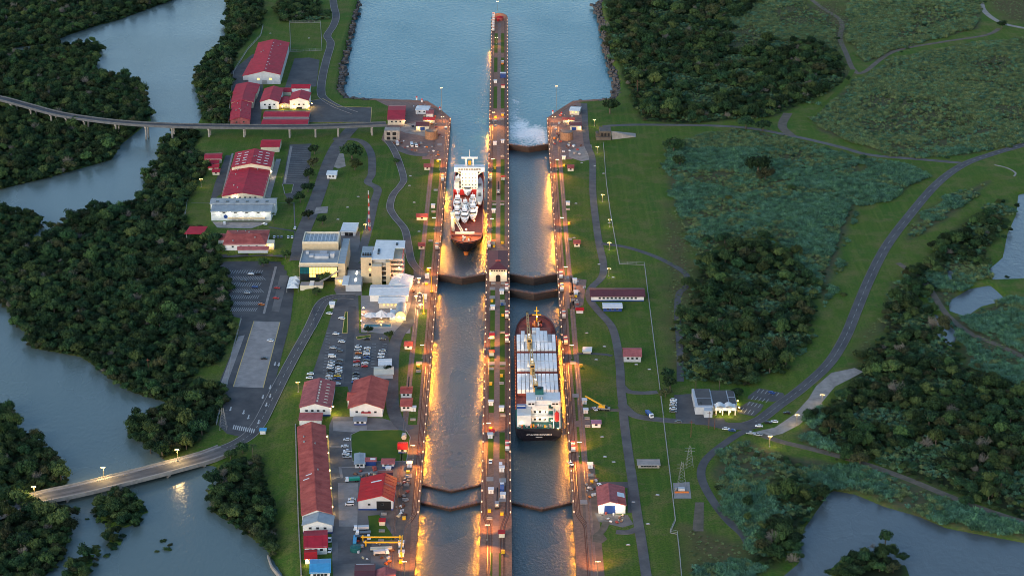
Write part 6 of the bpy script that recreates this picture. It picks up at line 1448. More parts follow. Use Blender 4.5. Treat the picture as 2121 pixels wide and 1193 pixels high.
LOTS = [
    ('far left row of the upper car park, beside the grass slope', 'cars in the upper car park', 93, [('car', 'white', 643, 776), ('car', 'white', 641, 784)]),
    ('loose cars at the head of the upper car park', 'cars in the upper car park', 72, [('car', 'white', 682, 651), ('car', 'white', 708, 661), ('car', 'white', 696, 693), ('car', 'white', 708, 709), ('car', 'silver', 690, 722), ('car', 'grey', 704, 728)]),
    ('left middle row of the upper car park', 'cars in the upper car park', 84, [('van', 'white', 688, 740), ('car', 'silver', 687, 751), ('car', 'white', 686, 757), ('car', 'white', 684, 763), ('car', 'grey', 683, 776), ('car', 'white', 682, 781), ('car', 'silver', 681, 787), ('car', 'black', 685, 769), ('car', 'red', 680, 793)]),
    ('right middle row of the upper car park', 'cars in the upper car park', 88, [('car', 'grey', 704, 748), ('car', 'white', 702, 763), ('car', 'white', 702, 769), ('car', 'silver', 702, 773), ('car', 'yellow', 699, 780), ('car', 'white', 698, 797), ('car', 'black', 701, 756), ('car', 'blue', 700, 786)]),
    ('row just right of the dark lane in the upper car park', 'cars in the upper car park', 96, [('car', 'white', 742, 720), ('car', 'orange', 742, 733), ('car', 'white', 740, 743), ('car', 'black', 737, 776), ('car', 'grey', 737, 782), ('car', 'white', 736, 787), ('car', 'silver', 741, 726), ('car', 'red', 739, 750), ('car', 'silver', 738, 758), ('car', 'blue', 735, 793)]),
    ('second row right of the dark lane in the upper car park', 'cars in the upper car park', 92, [('car', 'black', 760, 704), ('car', 'white', 761, 723), ('car', 'silver', 760, 730), ('car', 'white', 759, 735), ('car', 'blue', 760, 742), ('car', 'white', 756, 754), ('car', 'grey', 759, 748), ('car', 'red', 755, 760)]),
    ('rightmost row of the upper car park', 'cars in the upper car park', 85, [('car', 'grey', 793, 704), ('car', 'white', 790, 735), ('car', 'white', 789, 741), ('car', 'black', 790, 747), ('car', 'silver', 792, 728)]),
    ('lower car park below the visitor centre', 'cars in the lower car park', 80, [('car', 'white', 520, 569), ('car', 'black', 535, 569), ('car', 'red', 574, 598), ('car', 'red', 572, 619), ('car', 'orange', 542, 632), ('car', 'white', 560, 707), ('car', 'black', 547, 744), ('car', 'grey', 505, 583), ('car', 'silver', 512, 608), ('car', 'blue', 528, 596)]),
    ('row against the yard lawn', 'vehicles in the works yard', 95, [('car', 'white', 719, 912), ('car', 'white', 714, 926), ('pickup', 'white', 720, 936), ('car', 'white', 716, 942), ('pickup', 'silver', 719, 948)]),
    ('row above the low red building', 'cars at the near campus', 4, [('car', 'white', 568, 493), ('car', 'grey', 576, 493), ('car', 'grey', 583, 493), ('car', 'white', 597, 493), ('car', 'white', 605, 493), ('car', 'white', 611, 474), ('van', 'white', 465, 465)]),
    ('white pair beside the crimson shed', 'vehicles in the works yard', 2, [('pickup', 'white', 683, 1120), ('pickup', 'white', 683, 1142)]),
    ('beside the red workshop', 'vehicles in the works yard', 95, [('car', 'white', 729, 1036), ('van', 'white', 724, 1046)]),
    ('truck row beside the triangular lawn', 'trucks in the works yard', 95, [('truck', 'silver', 748, 1098), ('truck', 'grey', 752, 1107), ('truck', 'black', 752, 1118), ('truck', 'silver', 790, 1148), ('truck', 'green', 730, 997)]),
    ('forecourt of the white office', 'cars by the white office', 85, [('car', 'white', 1395, 830), ('car', 'white', 1395, 835), ('car', 'silver', 1394, 841), ('car', 'white', 1394, 848), ('car', 'grey', 1394, 854), ('car', 'grey', 1405, 875)]),
    ('highway junction', 'cars by the highway junction', 80, [('car', 'white', 1504, 890), ('car', 'blue', 1516, 893), ('car', 'white', 1572, 884), ('car', 'black', 1591, 877), ('car', 'white', 1604, 875), ('pickup', 'silver', 1554, 899), ('pickup', 'silver', 1570, 902), ('car', 'black', 1630, 857)]),
    ('small ruled car park', 'cars by the white office', 40, [('car', 'blue', 1598, 815), ('car', 'black', 1530, 847)]),
    ('centre wall', 'vehicles on the centre wall', 2, [('pickup', 'white', 1016, 958), ('van', 'white', 1037, 965), ('truck', 'blue', 1040, 1014), ('car', 'blue', 1040, 632), ('truck', 'orange', 1041, 134)]),
    ('cluttered sea end quay', 'vehicles on the quay', 8, [('truck', 'silver', 823, 301), ('truck', 'silver', 853, 303), ('truck', 'grey', 862, 304), ('car', 'black', 855, 263)]),
    ('lock wall forecourt', 'vehicles on the lawn side', 20, [('pickup', 'white', 1232, 849), ('car', 'white', 1242, 1006), ('pickup', 'white', 1182, 962), ('truck', 'blue', 1345, 862)]),
    ('lane of the lower car park', 'cars in the lower car park', 20, [('car', 'white', 470, 446), ('car', 'silver', 545, 462)]),
]
LOTS[-1] = ('yard of the grey roofed hall', 'cars at the near campus', 60, [('car', 'white', 467, 452), ('car', 'white', 548, 466)])
for desc, grp, deg, L in LOTS:
    cnt = {}
    for (k, c, u, v) in L: cnt[(k, c)] = cnt.get((k, c), 0) + 1
    seen = {}
    for (k, c, u, v) in L:
        seen[(k, c)] = seen.get((k, c), 0) + 1
        o_ = '' if cnt[(k, c)] == 1 else ORD[seen[(k, c)] - 1] + ' '
        pre = 'in the' if desc.split()[0] not in ('against', 'beside', 'above', 'row', 'white', 'truck', 'loose', 'rightmost', 'second') else ('of the' if desc.split()[0] not in ('beside', 'against', 'above') else '')
        lab = ' '.join((f'{o_}{c} {k} from the top {pre} {desc}' if o_ else f'{c} {k} {pre} {desc}').split())
        lab = ' '.join(lab.split()[:16])
        park(k, c, u, v, deg + random.uniform(-4, 4) + (180 if random.random() < .4 else 0), lab, grp)
# yellow mobile crane on the lawn
t = thing('mobile_crane', 'yellow mobile crane with raised boom on the lawn', 'crane', GT(1250, 849), math.radians(80))
MB().box(-1.3, 1.3, -4, 4, .8, 1.8, M_STEEL).obj('chassis', t); MB().box(-1.2, 1.2, -1, 3, 1.82, 3.2, M_YEL).obj('house', t); MB().box(-1.2, -.2, -2.6, -1.05, 1.82, 3.3, M_GLASS).obj('cab', t)
b_ = MB(); b_.beam((.3, 1, 3.0), (.3, 11.5, 8.5), .8, .8, M_YEL); b_.obj('boom', t)
for y in (-3, -1.6, 1.6, 3):
    for s in (-1, 1): o = link('wheel', WHEEL, t, (s * 1.25, y, .6)); o.rotation_euler = (0, math.pi / 2, 0); o.scale = (1.8, 1.8, 1.6)
# yellow lifting frame lying in the yard
t = thing('gantry_frame', 'yellow steel lifting frame beside the truck row', 'gantry', G(808, 1130, 0))
for (x0, x1, y0, y1, z) in ((-16, 6, 5, 5.7, 2.2), (-14, 6, -1, -.4, 2.2), (6.02, 6.8, -14, 7, 2.2)): MB().box(x0, x1, y0, y1, z, z + .7, M_YEL).obj('beam', t)
for (x, y) in ((-15, 5.7), (-13, -.4), (5, 5.7), (6.7, -13), (5, -.4)): MB().box(x - .4, x + .4, y - .4, y + .4, 0, 3.39, M_YEL).obj('leg', t)
MB().box(-20, -18.2, 0, 8, 0, 2.6, M_BLUER).obj('blue_crate', t)
t = thing('flatbed_stack', 'long tan stack of planks on a low trailer', 'trailer', GT(790, 1139), math.radians(94)); MB().box(-1.2, 1.2, -6, 6, .6, 1.0, M_STEEL).obj('bed', t)
for k in range(4): MB().box(-1.1 + k * .56, -.6 + k * .56, -5.8, 5.8, 1.02, 1.7, M_CREAM).obj('plank_bundle', t)
t = thing('storage_tank', 'squat teal tank in the works yard', 'tank', GT(737, 1140)); MB().cyl(0, 0, 0, 2.6, 3.0, 3.0, M_DECKG, 16).obj('shell', t); MB().cyl(0, 0, 2.61, 3.0, 2.2, .6, M_DECKG, 16).obj('lid', t)

# ------------------------------------------------------------------ towing locomotives
def loco_meshes():
    b = MB(); b.box(-1.25, 1.25, -4.6, 4.6, .5, 1.7, M_STEEL); b.box(-1.1, 1.1, -1.9, 1.9, 1.72, 2.4, M_DARK); b.cyl(-.5, 0, 2.4, 2.9, .7, .7, M_STEEL, 10); b.cyl(.5, 1.2, 2.4, 2.8, .6, .6, M_STEEL, 10)
    c1 = MB(); c1.box(-1.2, 1.2, 0, 2.3, 1.72, 3.5, M_WHITE, top=M_REDP); w = MB(); w.box(-1.24, 1.24, .3, 2.0, 2.5, 3.2, M_GLASS); h = MB(); h.box(-1.25, 1.25, 0, 1.6, 1.72, 2.5, M_REDP)
    return b.mesh('body'), c1.mesh('cab'), w.mesh('cab_window'), h.mesh('engine_hood')
LM = loco_meshes()
def loco(x, v, label):
    t = thing('towing_locomotive', label, 'locomotive', (x, yv(v), .2), 0, 'towing locomotives on the lock walls')
    link('body', LM[0], t)
    for y in (-4.3, 2.0):
        c = link('cab', LM[1], t, (0, y, 0)); link('cab_window', LM[2], c)
    link('engine_hood', LM[3], t, (0, -2.0 + .1, 0)); link('engine_hood', LM[3], t, (0, .3, 0.01))
for side, x, vs in (('on the lawn side track', 45.2, (574, 600, 656, 710, 931)), ('on the cargo side centre wall', 6.4, (541, 557, 600, 656, 706, 929)), ('on the yacht side centre wall', -6.4, (35, 43, 50, 57, 64, 373, 511)), ('on the visitor centre side track', -45.2, (373, 514))):
    for k, v in enumerate(vs): loco(x, v, f'{ORD[k]} red and white towing locomotive from the sea end {side}')
# dark rail cranes standing on the tracks
for (x, v, lab) in ((-55.5, 815, 'dark rail crane on the return track beside the little cottages'), (0, 402, 'dark rail crane on the centre wall path beside the yacht carrier'), (0.5, 1050, 'dark rail crane on the centre wall by the near gates')):
    t = thing('rail_crane', lab, 'crane', (x, yv(v), .2))
    MB().box(-1.3, 1.3, -3.6, 3.6, .4, 1.4, M_DARK).obj('chassis', t); MB().box(-1.2, 1.2, -3, .6, 1.42, 3.4, M_STEEL).obj('house', t); q = MB(); q.beam((0, .4, 2.6), (0.3, 11, 6.5), .6, .6, M_DARK); q.obj('boom', t); MB().box(-.5, .5, -3.05, -2.95, 2.2, 3.1, M_WHITE).obj('rear_panel', t)
# kiosks, cabinets and barriers on the walls
kk = {}
def kiosk(kind):
    if kind in kk: return kk[kind]
    if kind == 'white': P = [('wall', MB().box(-1.4, 1.4, -1.6, 1.6, 0, 2.4, M_WHITE).mesh('wall')), ('roof', MB().box(-1.7, 1.7, -1.9, 1.9, 2.42, 2.65, M_WROOF).mesh('roof')), ('door', MB().box(-.5, .4, -1.66, -1.55, .05, 2.0, M_GREYW).mesh('door'))]
    elif kind == 'red': P = [('wall', MB().box(-1.6, 1.6, -1.8, 1.8, 0, 2.4, M_CREAM).mesh('wall')), ('roof', MB().prism([(-1.9, -2.2), (1.9, -2.2), (1.9, 2.2), (-1.9, 2.2)], 2.42, 2.8, M_RED).mesh('roof'))]
    elif kind == 'yellow': P = [('cabinet', MB().box(-.9, .9, -.8, .8, 0, 1.5, M_YEL).mesh('cabinet')), ('cap', MB().box(-1, 1, -.9, .9, 1.52, 1.65, M_YEL).mesh('cap'))]
    elif kind == 'blue': P = [('wall', MB().box(-2.6, 2.6, -3.5, 3.5, 0, 3.4, M_BLUE).mesh('wall')), ('roof', MB().box(-2.8, 2.8, -.2, 4.0, 3.42, 3.7, M_WHITE).mesh('roof'))]
    else: P = [('slab', MB().box(-1.6, 1.6, -.9, .9, 0, .7, M_YARDP).mesh('slab')), ('rail', MB().box(-1.6, 1.6, -.1, .1, .72, 1.3, M_STEEL).mesh('rail'))]
    kk[kind] = P; return P
KL = {'white': ('guard_kiosk', 'white guard kiosk', 'kiosk'), 'red': ('control_hut', 'red roofed control hut', 'hut'), 'yellow': ('machine_cabinet', 'yellow machine cabinet', 'cabinet'), 'slab': ('stair_head', 'pale concrete stair head', 'stair head'), 'blue': ('site_office', 'blue fronted site office', 'hut')}
def spots(x, items, where):
    cnt = {}
    for v, kind in sorted(items):
        cnt[kind] = cnt.get(kind, 0) + 1; nm, lb, ct = KL[kind]
        t = thing(nm, f'{ORD[cnt[kind] - 1]} {lb} from the sea end {where}', ct, (x + random.uniform(-.5, .5), yv(v), .06), 0, f'{lb}s {where}')
        for n_, m_ in kiosk(kind): link(n_, m_, t)
spots(-3.4, [(300, 'white'), (350, 'yellow'), (425, 'slab'), (440, 'white'), (505, 'red'), (512, 'yellow'), (588, 'slab'), (625, 'yellow'), (640, 'white'), (690, 'slab'), (700, 'red'), (735, 'red'), (765, 'slab'), (797, 'yellow'), (838, 'white'), (890, 'yellow'), (900, 'red'), (906, 'white'), (1020, 'white'), (1060, 'yellow'), (1075, 'slab'), (172, 'white'), (245, 'yellow'), (262, 'slab')], 'on the yacht side centre wall')
spots(3.4, [(296, 'white'), (325, 'slab'), (372, 'red'), (425, 'slab'), (505, 'yellow'), (588, 'slab'), (608, 'white'), (625, 'slab'), (655, 'yellow'), (690, 'slab'), (780, 'yellow'), (795, 'slab'), (850, 'white'), (862, 'slab'), (975, 'white'), (1005, 'slab'), (1030, 'white'), (1066, 'yellow'), (1110, 'red'), (1145, 'yellow'), (160, 'blue'), (182, 'red'), (240, 'yellow'), (248, 'slab')], 'on the cargo side centre wall')
spots(54.5, [(330, 'white'), (345, 'yellow'), (425, 'white'), (435, 'slab'), (465, 'yellow'), (497, 'slab'), (585, 'white'), (610, 'white'), (616, 'yellow'), (628, 'slab'), (760, 'yellow'), (835, 'white'), (855, 'white'), (868, 'slab'), (884, 'slab'), (968, 'white'), (985, 'slab'), (1000, 'yellow')], 'on the lawn side edge')
spots(-50.6, [(335, 'yellow'), (395, 'slab'), (430, 'white'), (440, 'slab'), (500, 'slab'), (560, 'yellow'), (575, 'white'), (590, 'yellow'), (618, 'white'), (625, 'slab'), (760, 'yellow'), (770, 'slab'), (850, 'white'), (870, 'slab'), (965, 'white'), (980, 'yellow'), (1005, 'slab'), (1035, 'slab'), (1075, 'yellow'), (1130, 'white'), (1150, 'white'), (1165, 'yellow')], 'on the visitor centre side edge')
spots(-62, [(1000, 'slab'), (1015, 'yellow'), (1030, 'slab'), (1045, 'white'), (1065, 'slab'), (1085, 'red'), (1100, 'slab'), (1120, 'slab'), (958, 'yellow'), (975, 'white')], 'in the brown work area')
spots(-66, [(590, 'white'), (598, 'slab'), (612, 'white'), (625, 'slab'), (640, 'yellow')], 'on the tower terrace')
for (x, v, k_, lab) in ((0.0, 46, 'red', 'red roofed beacon house on the nose of the centre wall'),):
    t = thing('beacon_house', lab, 'hut', (0, yv(42), 0)); MB().cyl(0, 0, 0, 3.2, 4.2, 4.2, M_TILE, 12).obj('drum', t); MB().cyl(0, 0, 3.22, 4.6, 4.6, .6, M_RED, 12).obj('roof', t); MB().box(-2.5, -.9, -6.5, -4.4, 0, 2.4, M_RED).obj('porch', t)
p = G(895, 205, 0)
for k, (u, v) in enumerate(((863, 207), (874, 212), (911, 229), (1145, 236), (1163, 240))):
    t = thing('beacon', f'{ORD[k]} small red and white beacon along the sea end walls from the viaduct side', 'beacon', G(u, v, 0), 0, 'beacons on the sea end walls'); MB().cyl(0, 0, 0, 2.2, .9, .8, M_WHITE, 10).obj('base', t); MB().cyl(0, 0, 2.21, 3.4, 1.0, .3, M_REDP, 10).obj('cap', t)
# ------------------------------------------------------------------ masts, fences, poles
t = thing('antenna_mast', 'slim red and white lattice mast behind the visitor tower', 'mast', GT(765, 478)); mb = [MB(), MB()]
for k in range(10):
    z0, z1 = k * 3.2, (k + 1) * 3.2; r0 = 1.0 - .07 * k; r1 = 1.0 - .07 * (k + 1); m = mb[k % 2]; mm = (M_REDP, M_WHITE)[k % 2]
    C_ = [(math.cos(a), math.sin(a)) for a in (.5, 2.6, 4.7)]
    for j in range(3):
        a, b = C_[j], C_[(j + 1) % 3]; m.tube((a[0] * r0, a[1] * r0, z0), (a[0] * r1, a[1] * r1, z1), .14, mm, 4); m.tube((a[0] * r0, a[1] * r0, z0), (b[0] * r1, b[1] * r1, z1), .08, mm, 4)
mb[0].obj('red_sections', t); mb[1].obj('white_sections', t)
def pylon(u, v, h, lab):
    t = thing('pylon', lab, 'pylon', GT(u, v)); m = MB(); n = 7
    for k in range(n):
        z0, z1 = h * k / n, h * (k + 1) / n; r0 = 2.2 * (1 - k / n * .8); r1 = 2.2 * (1 - (k + 1) / n * .8); C_ = [(1, 1), (-1, 1), (-1, -1), (1, -1)]
        for j in range(4):
            a, b = C_[j], C_[(j + 1) % 4]; m.tube((a[0] * r0, a[1] * r0, z0), (a[0] * r1, a[1] * r1, z1), .07, M_STEEL, 4); m.tube((a[0] * r0, a[1] * r0, z0), (b[0] * r1, b[1] * r1, z1), .05, M_STEEL, 4)
    m.obj('lattice', t)
    for k in (5, 6): c = MB(); c.box(-3, 3, -.06, .06, h * k / n + .1, h * k / n + .22, M_STEEL); c.obj('cross_arm', t)
pylon(463, 888, 14, 'grey lattice pylon at the wooded corner of the lower car park'); pylon(1412, 1002, 14, 'grey lattice pylon behind the concrete pad'); pylon(1428, 965, 13, 'dark lattice pylon beyond the concrete pad')
for k, (u, v) in enumerate(((1468, 887), (1480, 889), (1320, 190), (1431, 905), (308, 775))):
    t = thing('utility_pole', ('dark pole nearer the lawns in front of the white office', 'dark pole right before the white office porch', 'pale pole by the tree at the sea end lawn', 'dark pole across the road from the white office', 'pale pole standing in the mangroves')[k], 'pole', GT(u, v)); MB().cyl(0, 0, 0, 11, .22, .16, M_TRACK, 7).obj('shaft', t); MB().box(-1.2, 1.2, -.1, .1, 9.8, 10, M_TRACK).obj('cross_arm', t)
M_MESH = mat('galvanised_fence', (.30, .33, .32), .6, metal=.3)
fpost = MB().box(-.09, .09, -.09, .09, 0, 2.2, M_MESH).mesh('post')
def fence(pix, label, step=6.0):
    P = [GT(u, v) for u, v in pix]; t = thing('fence', label, 'fence', P[0]); o = P[0]
    for a, b in zip(P[:-1], P[1:]):
        n = max(1, int((b - a).length / step))
        for k in range(n):
            c = a.lerp(b, k / n); link('post', fpost, t, c - o)
        m = MB()
        for z in (.15, 1.1, 2.1): m.beam(a - o + Vector((0, 0, z)), b - o + Vector((0, 0, z)), .09, .09, M_MESH)
        m.box(0, .01, 0, .01, 0, .01, M_MESH); m.ribbon([a - o, b - o], .45, M_YARDP, dz=.2, th=.2); m.obj('rail', t)
fence([(1250, 300), (1256, 380), (1264, 440), (1283, 547), (1335, 549), (1346, 640), (1356, 720), (1366, 800), (1374, 862)], 'long pale fence dividing the lawns')
fence([(1374, 868), (1385, 960), (1399, 1078), (1388, 1103), (1403, 1106), (1408, 1150), (1413, 1210)], 'pale fence running to the foot of the lawns')
fence([(545, 55), (540, 75), (512, 105), (484, 150), (475, 230), (474, 255)], 'fence between the far campus and the tree belt')
fence([(395, 300), (402, 330), (385, 440), (374, 466)], 'fence between the near campus and the mangroves')
fence([(600, 48), (664, 48), (667, 105), (602, 108), (600, 48)], 'fence round the empty grass paddock')
fence([(448, 880), (470, 800), (480, 735), (500, 660)], 'fence along the wooded edge of the lower car park', 8)
# embankment rocks along the basin shore on both sides
def rocks(pix, n, label, spread):
    P = [G(u, v, 0) for u, v in pix]; mb = MB()
    for k in range(n):
        f = random.random() * (len(P) - 1); i = int(f); c = P[i].lerp(P[i + 1], f - i); x, y = c.x + random.gauss(0, spread), c.y + random.gauss(0, spread); z = -5.8 + random.random() * 5.2; r = random.uniform(.9, 2.4)
        pts = [(x + r * random.uniform(.7, 1.2) * math.cos(a), y + r * random.uniform(.7, 1.2) * math.sin(a)) for a in (0, 1.2, 2.4, 3.6, 4.9)]
        mb.prism(pts, z - 1.5, z + r * .5, M_ROCK)
    o = mb.obj('shore_rocks'); tag(o, label, 'rocks', kind='stuff')
rocks([(742, 0), (709, 130), (702, 184), (718, 202), (770, 206)], 520, 'dark rocks along the grassy basin bank', 1.8)
rocks([(1244, 0), (1241, 12), (1252, 60), (1262, 110), (1282, 172), (1272, 204), (1192, 211)], 620, 'dark rocks along the wooded basin shore', 2.4)
# retaining kerb of the near river shore
t = thing('retaining_wall', 'curved pale retaining wall at the foot of the grass slope', 'wall', (0, 0, 0)); MB().ribbon(smooth_line([G(u, v, -3.4) for u, v in ((555, 1150), (563, 1172), (578, 1190), (600, 1215))], 5), .8, M_CONC, dz=.6, th=3.5).obj('wall_body', t)
t = thing('retaining_wall', 'dark retaining wall beside the very long warehouse', 'wall', (0, 0, 0)); MB().ribbon([GT(u, v) for u, v in ((612, 880), (614, 960), (618, 1080), (624, 1193))], .6, M_CONC, dz=.9, th=2.2).obj('wall_body', t)

# small pale inspection covers and notice boards dotted over the lawns
cover_me = MB().box(-1.1, 1.1, -.7, .7, 0, .3, M_YARDP).mesh('slab'); lid_me = MB().box(-.7, .7, -.4, .4, .31, .4, M_WHITE).mesh('lid')
for (u, v) in ((1205, 338), (1232, 345), (1250, 360), (1193, 422), (1262, 462), (1189, 493), (1241, 548), (1270, 575), (1215, 690), (1252, 718), (1235, 745), (1318, 755), (1345, 765), (1247, 905), (1271, 957), (1253, 946), (1362, 1025), (1342, 1085), (1301, 1128), (1312, 1040), (848, 385), (858, 420), (868, 480), (850, 365), (720, 430), (742, 408), (700, 455), (560, 70), (640, 80), (720, 130), (745, 195)):
    t = thing('inspection_cover', 'small pale inspection cover set in a lawn', 'cover', GT(u, v), random.uniform(-.3, .3), 'inspection covers on the lawns'); link('slab', cover_me, t); link('lid', lid_me, t)

# loose equipment on the quays and in the yards
CR = {}
def crate(kind, colour, m):
    if (kind, colour) in CR: return CR[(kind, colour)]
    if kind == 'crate': P = [('box', MB().box(-1.1, 1.1, -1.4, 1.4, .15, 1.6, m).mesh('box')), ('lid', MB().box(-1.2, 1.2, -1.5, 1.5, 1.62, 1.75, m).mesh('lid')), ('skid', MB().box(-1.0, 1.0, -1.2, 1.2, 0, .14, M_TRACK).mesh('skid'))]
    elif kind == 'pallet': P = [('base', MB().box(-1.5, 1.5, -1.1, 1.1, 0, .25, M_TRACK).mesh('base')), ('stack', MB().box(-1.3, 1.3, -.9, .9, .26, .8, m).box(-.6, 1.0, -.7, .7, .81, 1.2, m).mesh('stack'))]
    else: P = [('drum', MB().cyl(0, 0, 0, 1.5, .8, .8, m, 10).cyl(1.7, .3, 0, 1.4, .8, .8, m, 10).mesh('drum'))]
    CR[(kind, colour)] = P; return P
PAL = [('rusty', M_TILE), ('white', M_WHITE), ('grey', M_GREYW), ('tan', M_TAN), ('dark', M_TRACK), ('grey', M_STEEL), ('pale', M_YARDP), ('orange', M_ORANGE), ('brown', M_COPE)]
KN = {'crate': ('equipment_crate', 'equipment crate', 'crate'), 'pallet': ('loaded_pallet', 'loaded pallet', 'pallet'), 'drum': ('drum_pair', 'pair of drums', 'drums')}
random.seed(21)
def litter(poly, n, wh, z=0):
    w = [(p.x, p.y) for p in poly_w(poly, z)]; xs = [p[0] for p in w]; ys = [p[1] for p in w]; k = 0
    while k < n:
        x, y = random.uniform(min(xs), max(xs)), random.uniform(min(ys), max(ys))
        if not in_poly(np.array([x]), np.array([y]), w)[0]: continue
        kind = random.choice(('crate', 'pallet', 'pallet', 'drum')); cn, m = random.choice(PAL); nm, lb, ct = KN[kind]
        t = thing(nm, f'{cn} {lb} {wh}', ct, (x, y, .13), random.uniform(0, 3), f'{lb}s {wh}')
        sc_ = random.uniform(.45, .9); t.scale = (sc_, sc_, sc_)
        for n_, m_ in crate(kind, cn, m): link(n_, m_, t)
        k += 1
litter([(848, 216), (885, 218), (925, 250), (922, 290), (905, 300), (900, 262), (860, 240)], 30, 'on the viaduct side quay')
litter([(815, 292), (890, 296), (920, 330), (880, 320), (820, 308)], 24, 'by the parked lorries on the viaduct side quay')
litter([(1142, 252), (1165, 232), (1205, 216), (1208, 225), (1160, 300), (1148, 320)], 24, 'on the lawn side quay')
litter([(1165, 296), (1208, 300), (1200, 328), (1168, 320)], 14, 'behind the gravel patch on the lawn side')
litter([(818, 985), (850, 985), (840, 1075), (818, 1075), (822, 1040)], 26, 'in the brown work area')
litter([(735, 1120), (815, 1122), (822, 1170), (790, 1168), (740, 1160)], 22, 'round the yellow lifting frame')
litter([(730, 968), (785, 966), (785, 992), (760, 990), (735, 995)], 12, 'behind the red workshop')
litter([(1215, 990), (1240, 990), (1236, 1030), (1215, 1032)], 10, 'behind the pink roofed shed')
litter([(1236, 1064), (1296, 1066), (1300, 1084), (1245, 1080)], 12, 'below the pink roofed shed')
litter([(1182, 580), (1210, 585), (1206, 630), (1184, 636)], 12, 'on the forecourt by the middle gates')
for (u, v, lab) in ((868, 595, 'low amber lamp beside the pavilion corner'), (862, 632, 'low amber lamp beside the arcade hall')): lamp(u, v, 7.0, 5200, lab, 'road lamps', col=(1, .48, .18), name='street_lamp')
litter([(858, 575), (884, 575), (876, 640), (852, 640)], 12, 'on the paved strip below the visitor tower')
t = thing('pump_skid', 'orange pump skid on the stained concrete pad', 'pump', GT(1412, 1020)); MB().box(-4, 4, -.6, .6, .1, .7, M_ORANGE).obj('skid', t); MB().box(-1.8, 1.8, .7, 3, .1, 2.2, M_GREYW).obj('housing', t); MB().cyl(-3, 3, .1, 1.8, .8, .8, M_STEEL, 10).obj('vessel', t)
# ------------------------------------------------------------------ vegetation
def leaf_mat(name, col, dark, rand):
    m = mat(name, col, .8, vscale=.18, dirt=dark, rand=rand, spec=.15)
    return m
M_LEAF = leaf_mat('broad_leaves', (.026, .062, .021), (.010, .030, .014), .55)
M_LEAFB = leaf_mat('pale_leaves', (.066, .108, .032), (.026, .056, .021), .45)
M_LEAFC = leaf_mat('olive_leaves', (.056, .062, .028), (.026, .040, .018), .35)
M_BARK = mat('bark', (.10, .08, .06), .9, var=.3, vscale=1.5)
M_CANE = leaf_mat('cane_grass', (.105, .215, .120), (.034, .092, .058), .45)
M_CANED = leaf_mat('dry_cane_grass', (.160, .210, .080), (.065, .110, .045), .4)
def rnd_unit():
    while True:
        v = Vector((random.uniform(-1, 1), random.uniform(-1, 1), random.uniform(-1, 1)))
        if .05 < v.length < 1: return v.normalized()
def crown_mesh(name, seed, nl, leaves, m, flat=.62, gap=.0):
    random.seed(seed); mb = MB(); lobes = []
    for k in range(nl):
        a = random.uniform(0, 6.283); r = math.sqrt(random.random()) * .66; z = (1 - r * r) * random.uniform(.15, .55)
        lobes.append((Vector((r * math.cos(a), r * math.sin(a), z)), random.uniform(.18, .40)))
    lobes.append((Vector((0, 0, .35)), .5))
    for c, r in lobes:                       # leafy inner mass
        R = []
        for zz, rr in ((-.6, .45), (-.1, .68), (.4, .58), (.7, .3)):
            R.append([(c.x + r * rr * random.uniform(.75, 1) * math.cos(t * 1.0472), c.y + r * rr * random.uniform(.75, 1) * math.sin(t * 1.0472), c.z + r * zz * flat * 1.2) for t in range(6)])
        for p, q in zip(R[:-1], R[1:]):
            for t in range(6): u = (t + 1) % 6; mb.face([p[t], p[u], q[u], q[t]], m)
        mb.face(R[-1], m)
    for k in range(leaves):                  # leaf clumps round the lobes
        c, r = random.choice(lobes); n = rnd_unit()
        if n.z < -.25: n.z *= -.6; n.normalize()
        p = c + Vector((n.x * r, n.y * r, n.z * r * flat * 1.25)) * random.uniform(.72, 1.25)
        d = (n + rnd_unit() * .9).normalized(); a = d.orthogonal().normalized(); b = d.cross(a); s = random.uniform(.03, .085)
        e = random.uniform(.6, 1.0)
        mb.face([p + a * s, p + b * s * e, p - a * s, p - b * s * e], m)
    return mb.mesh(name)
trunk_me = MB()
trunk_me.cyl(0, 0, -.1, .55, .075, .05, M_BARK, 7)
for k in range(4): a = k * 1.6 + .3; trunk_me.tube((0, 0, .45), (.4 * math.cos(a), .4 * math.sin(a), .85), .03, M_BARK, 5)
trunk_me = trunk_me.mesh('trunk')
CROWNS = [crown_mesh('crown', 100 + k, random.choice((9, 12, 16)), 950, (M_LEAFB, M_LEAF, M_LEAF, M_LEAF, M_LEAFB, M_LEAF, M_LEAFC, M_LEAF, M_LEAFB, M_LEAF)[k], flat=random.uniform(.55, .8)) for k in range(10)]
def bare_mesh(seed):
    random.seed(seed); mb = MB()
    for k in range(46):
        a = random.uniform(0, 6.283); e = random.uniform(.25, 1.3); d = Vector((math.cos(a) * math.cos(e), math.sin(a) * math.cos(e), math.sin(e) * .9)); p = d * random.uniform(.05, .3); q = d * random.uniform(.7, 1.0) + rnd_unit() * .12
        mb.tube(p, q, .014, M_TWIG, 3)
        for j in range(3):
            m_ = p.lerp(q, random.uniform(.4, 1)); mb.tube(m_, m_ + rnd_unit() * .28, .009, M_TWIG, 3)
    return mb.mesh('crown')
M_TWIG = mat('grey_twigs', (.17, .155, .13), .9, var=.2)
CROWNS.append(bare_mesh(70))
random.seed(11)
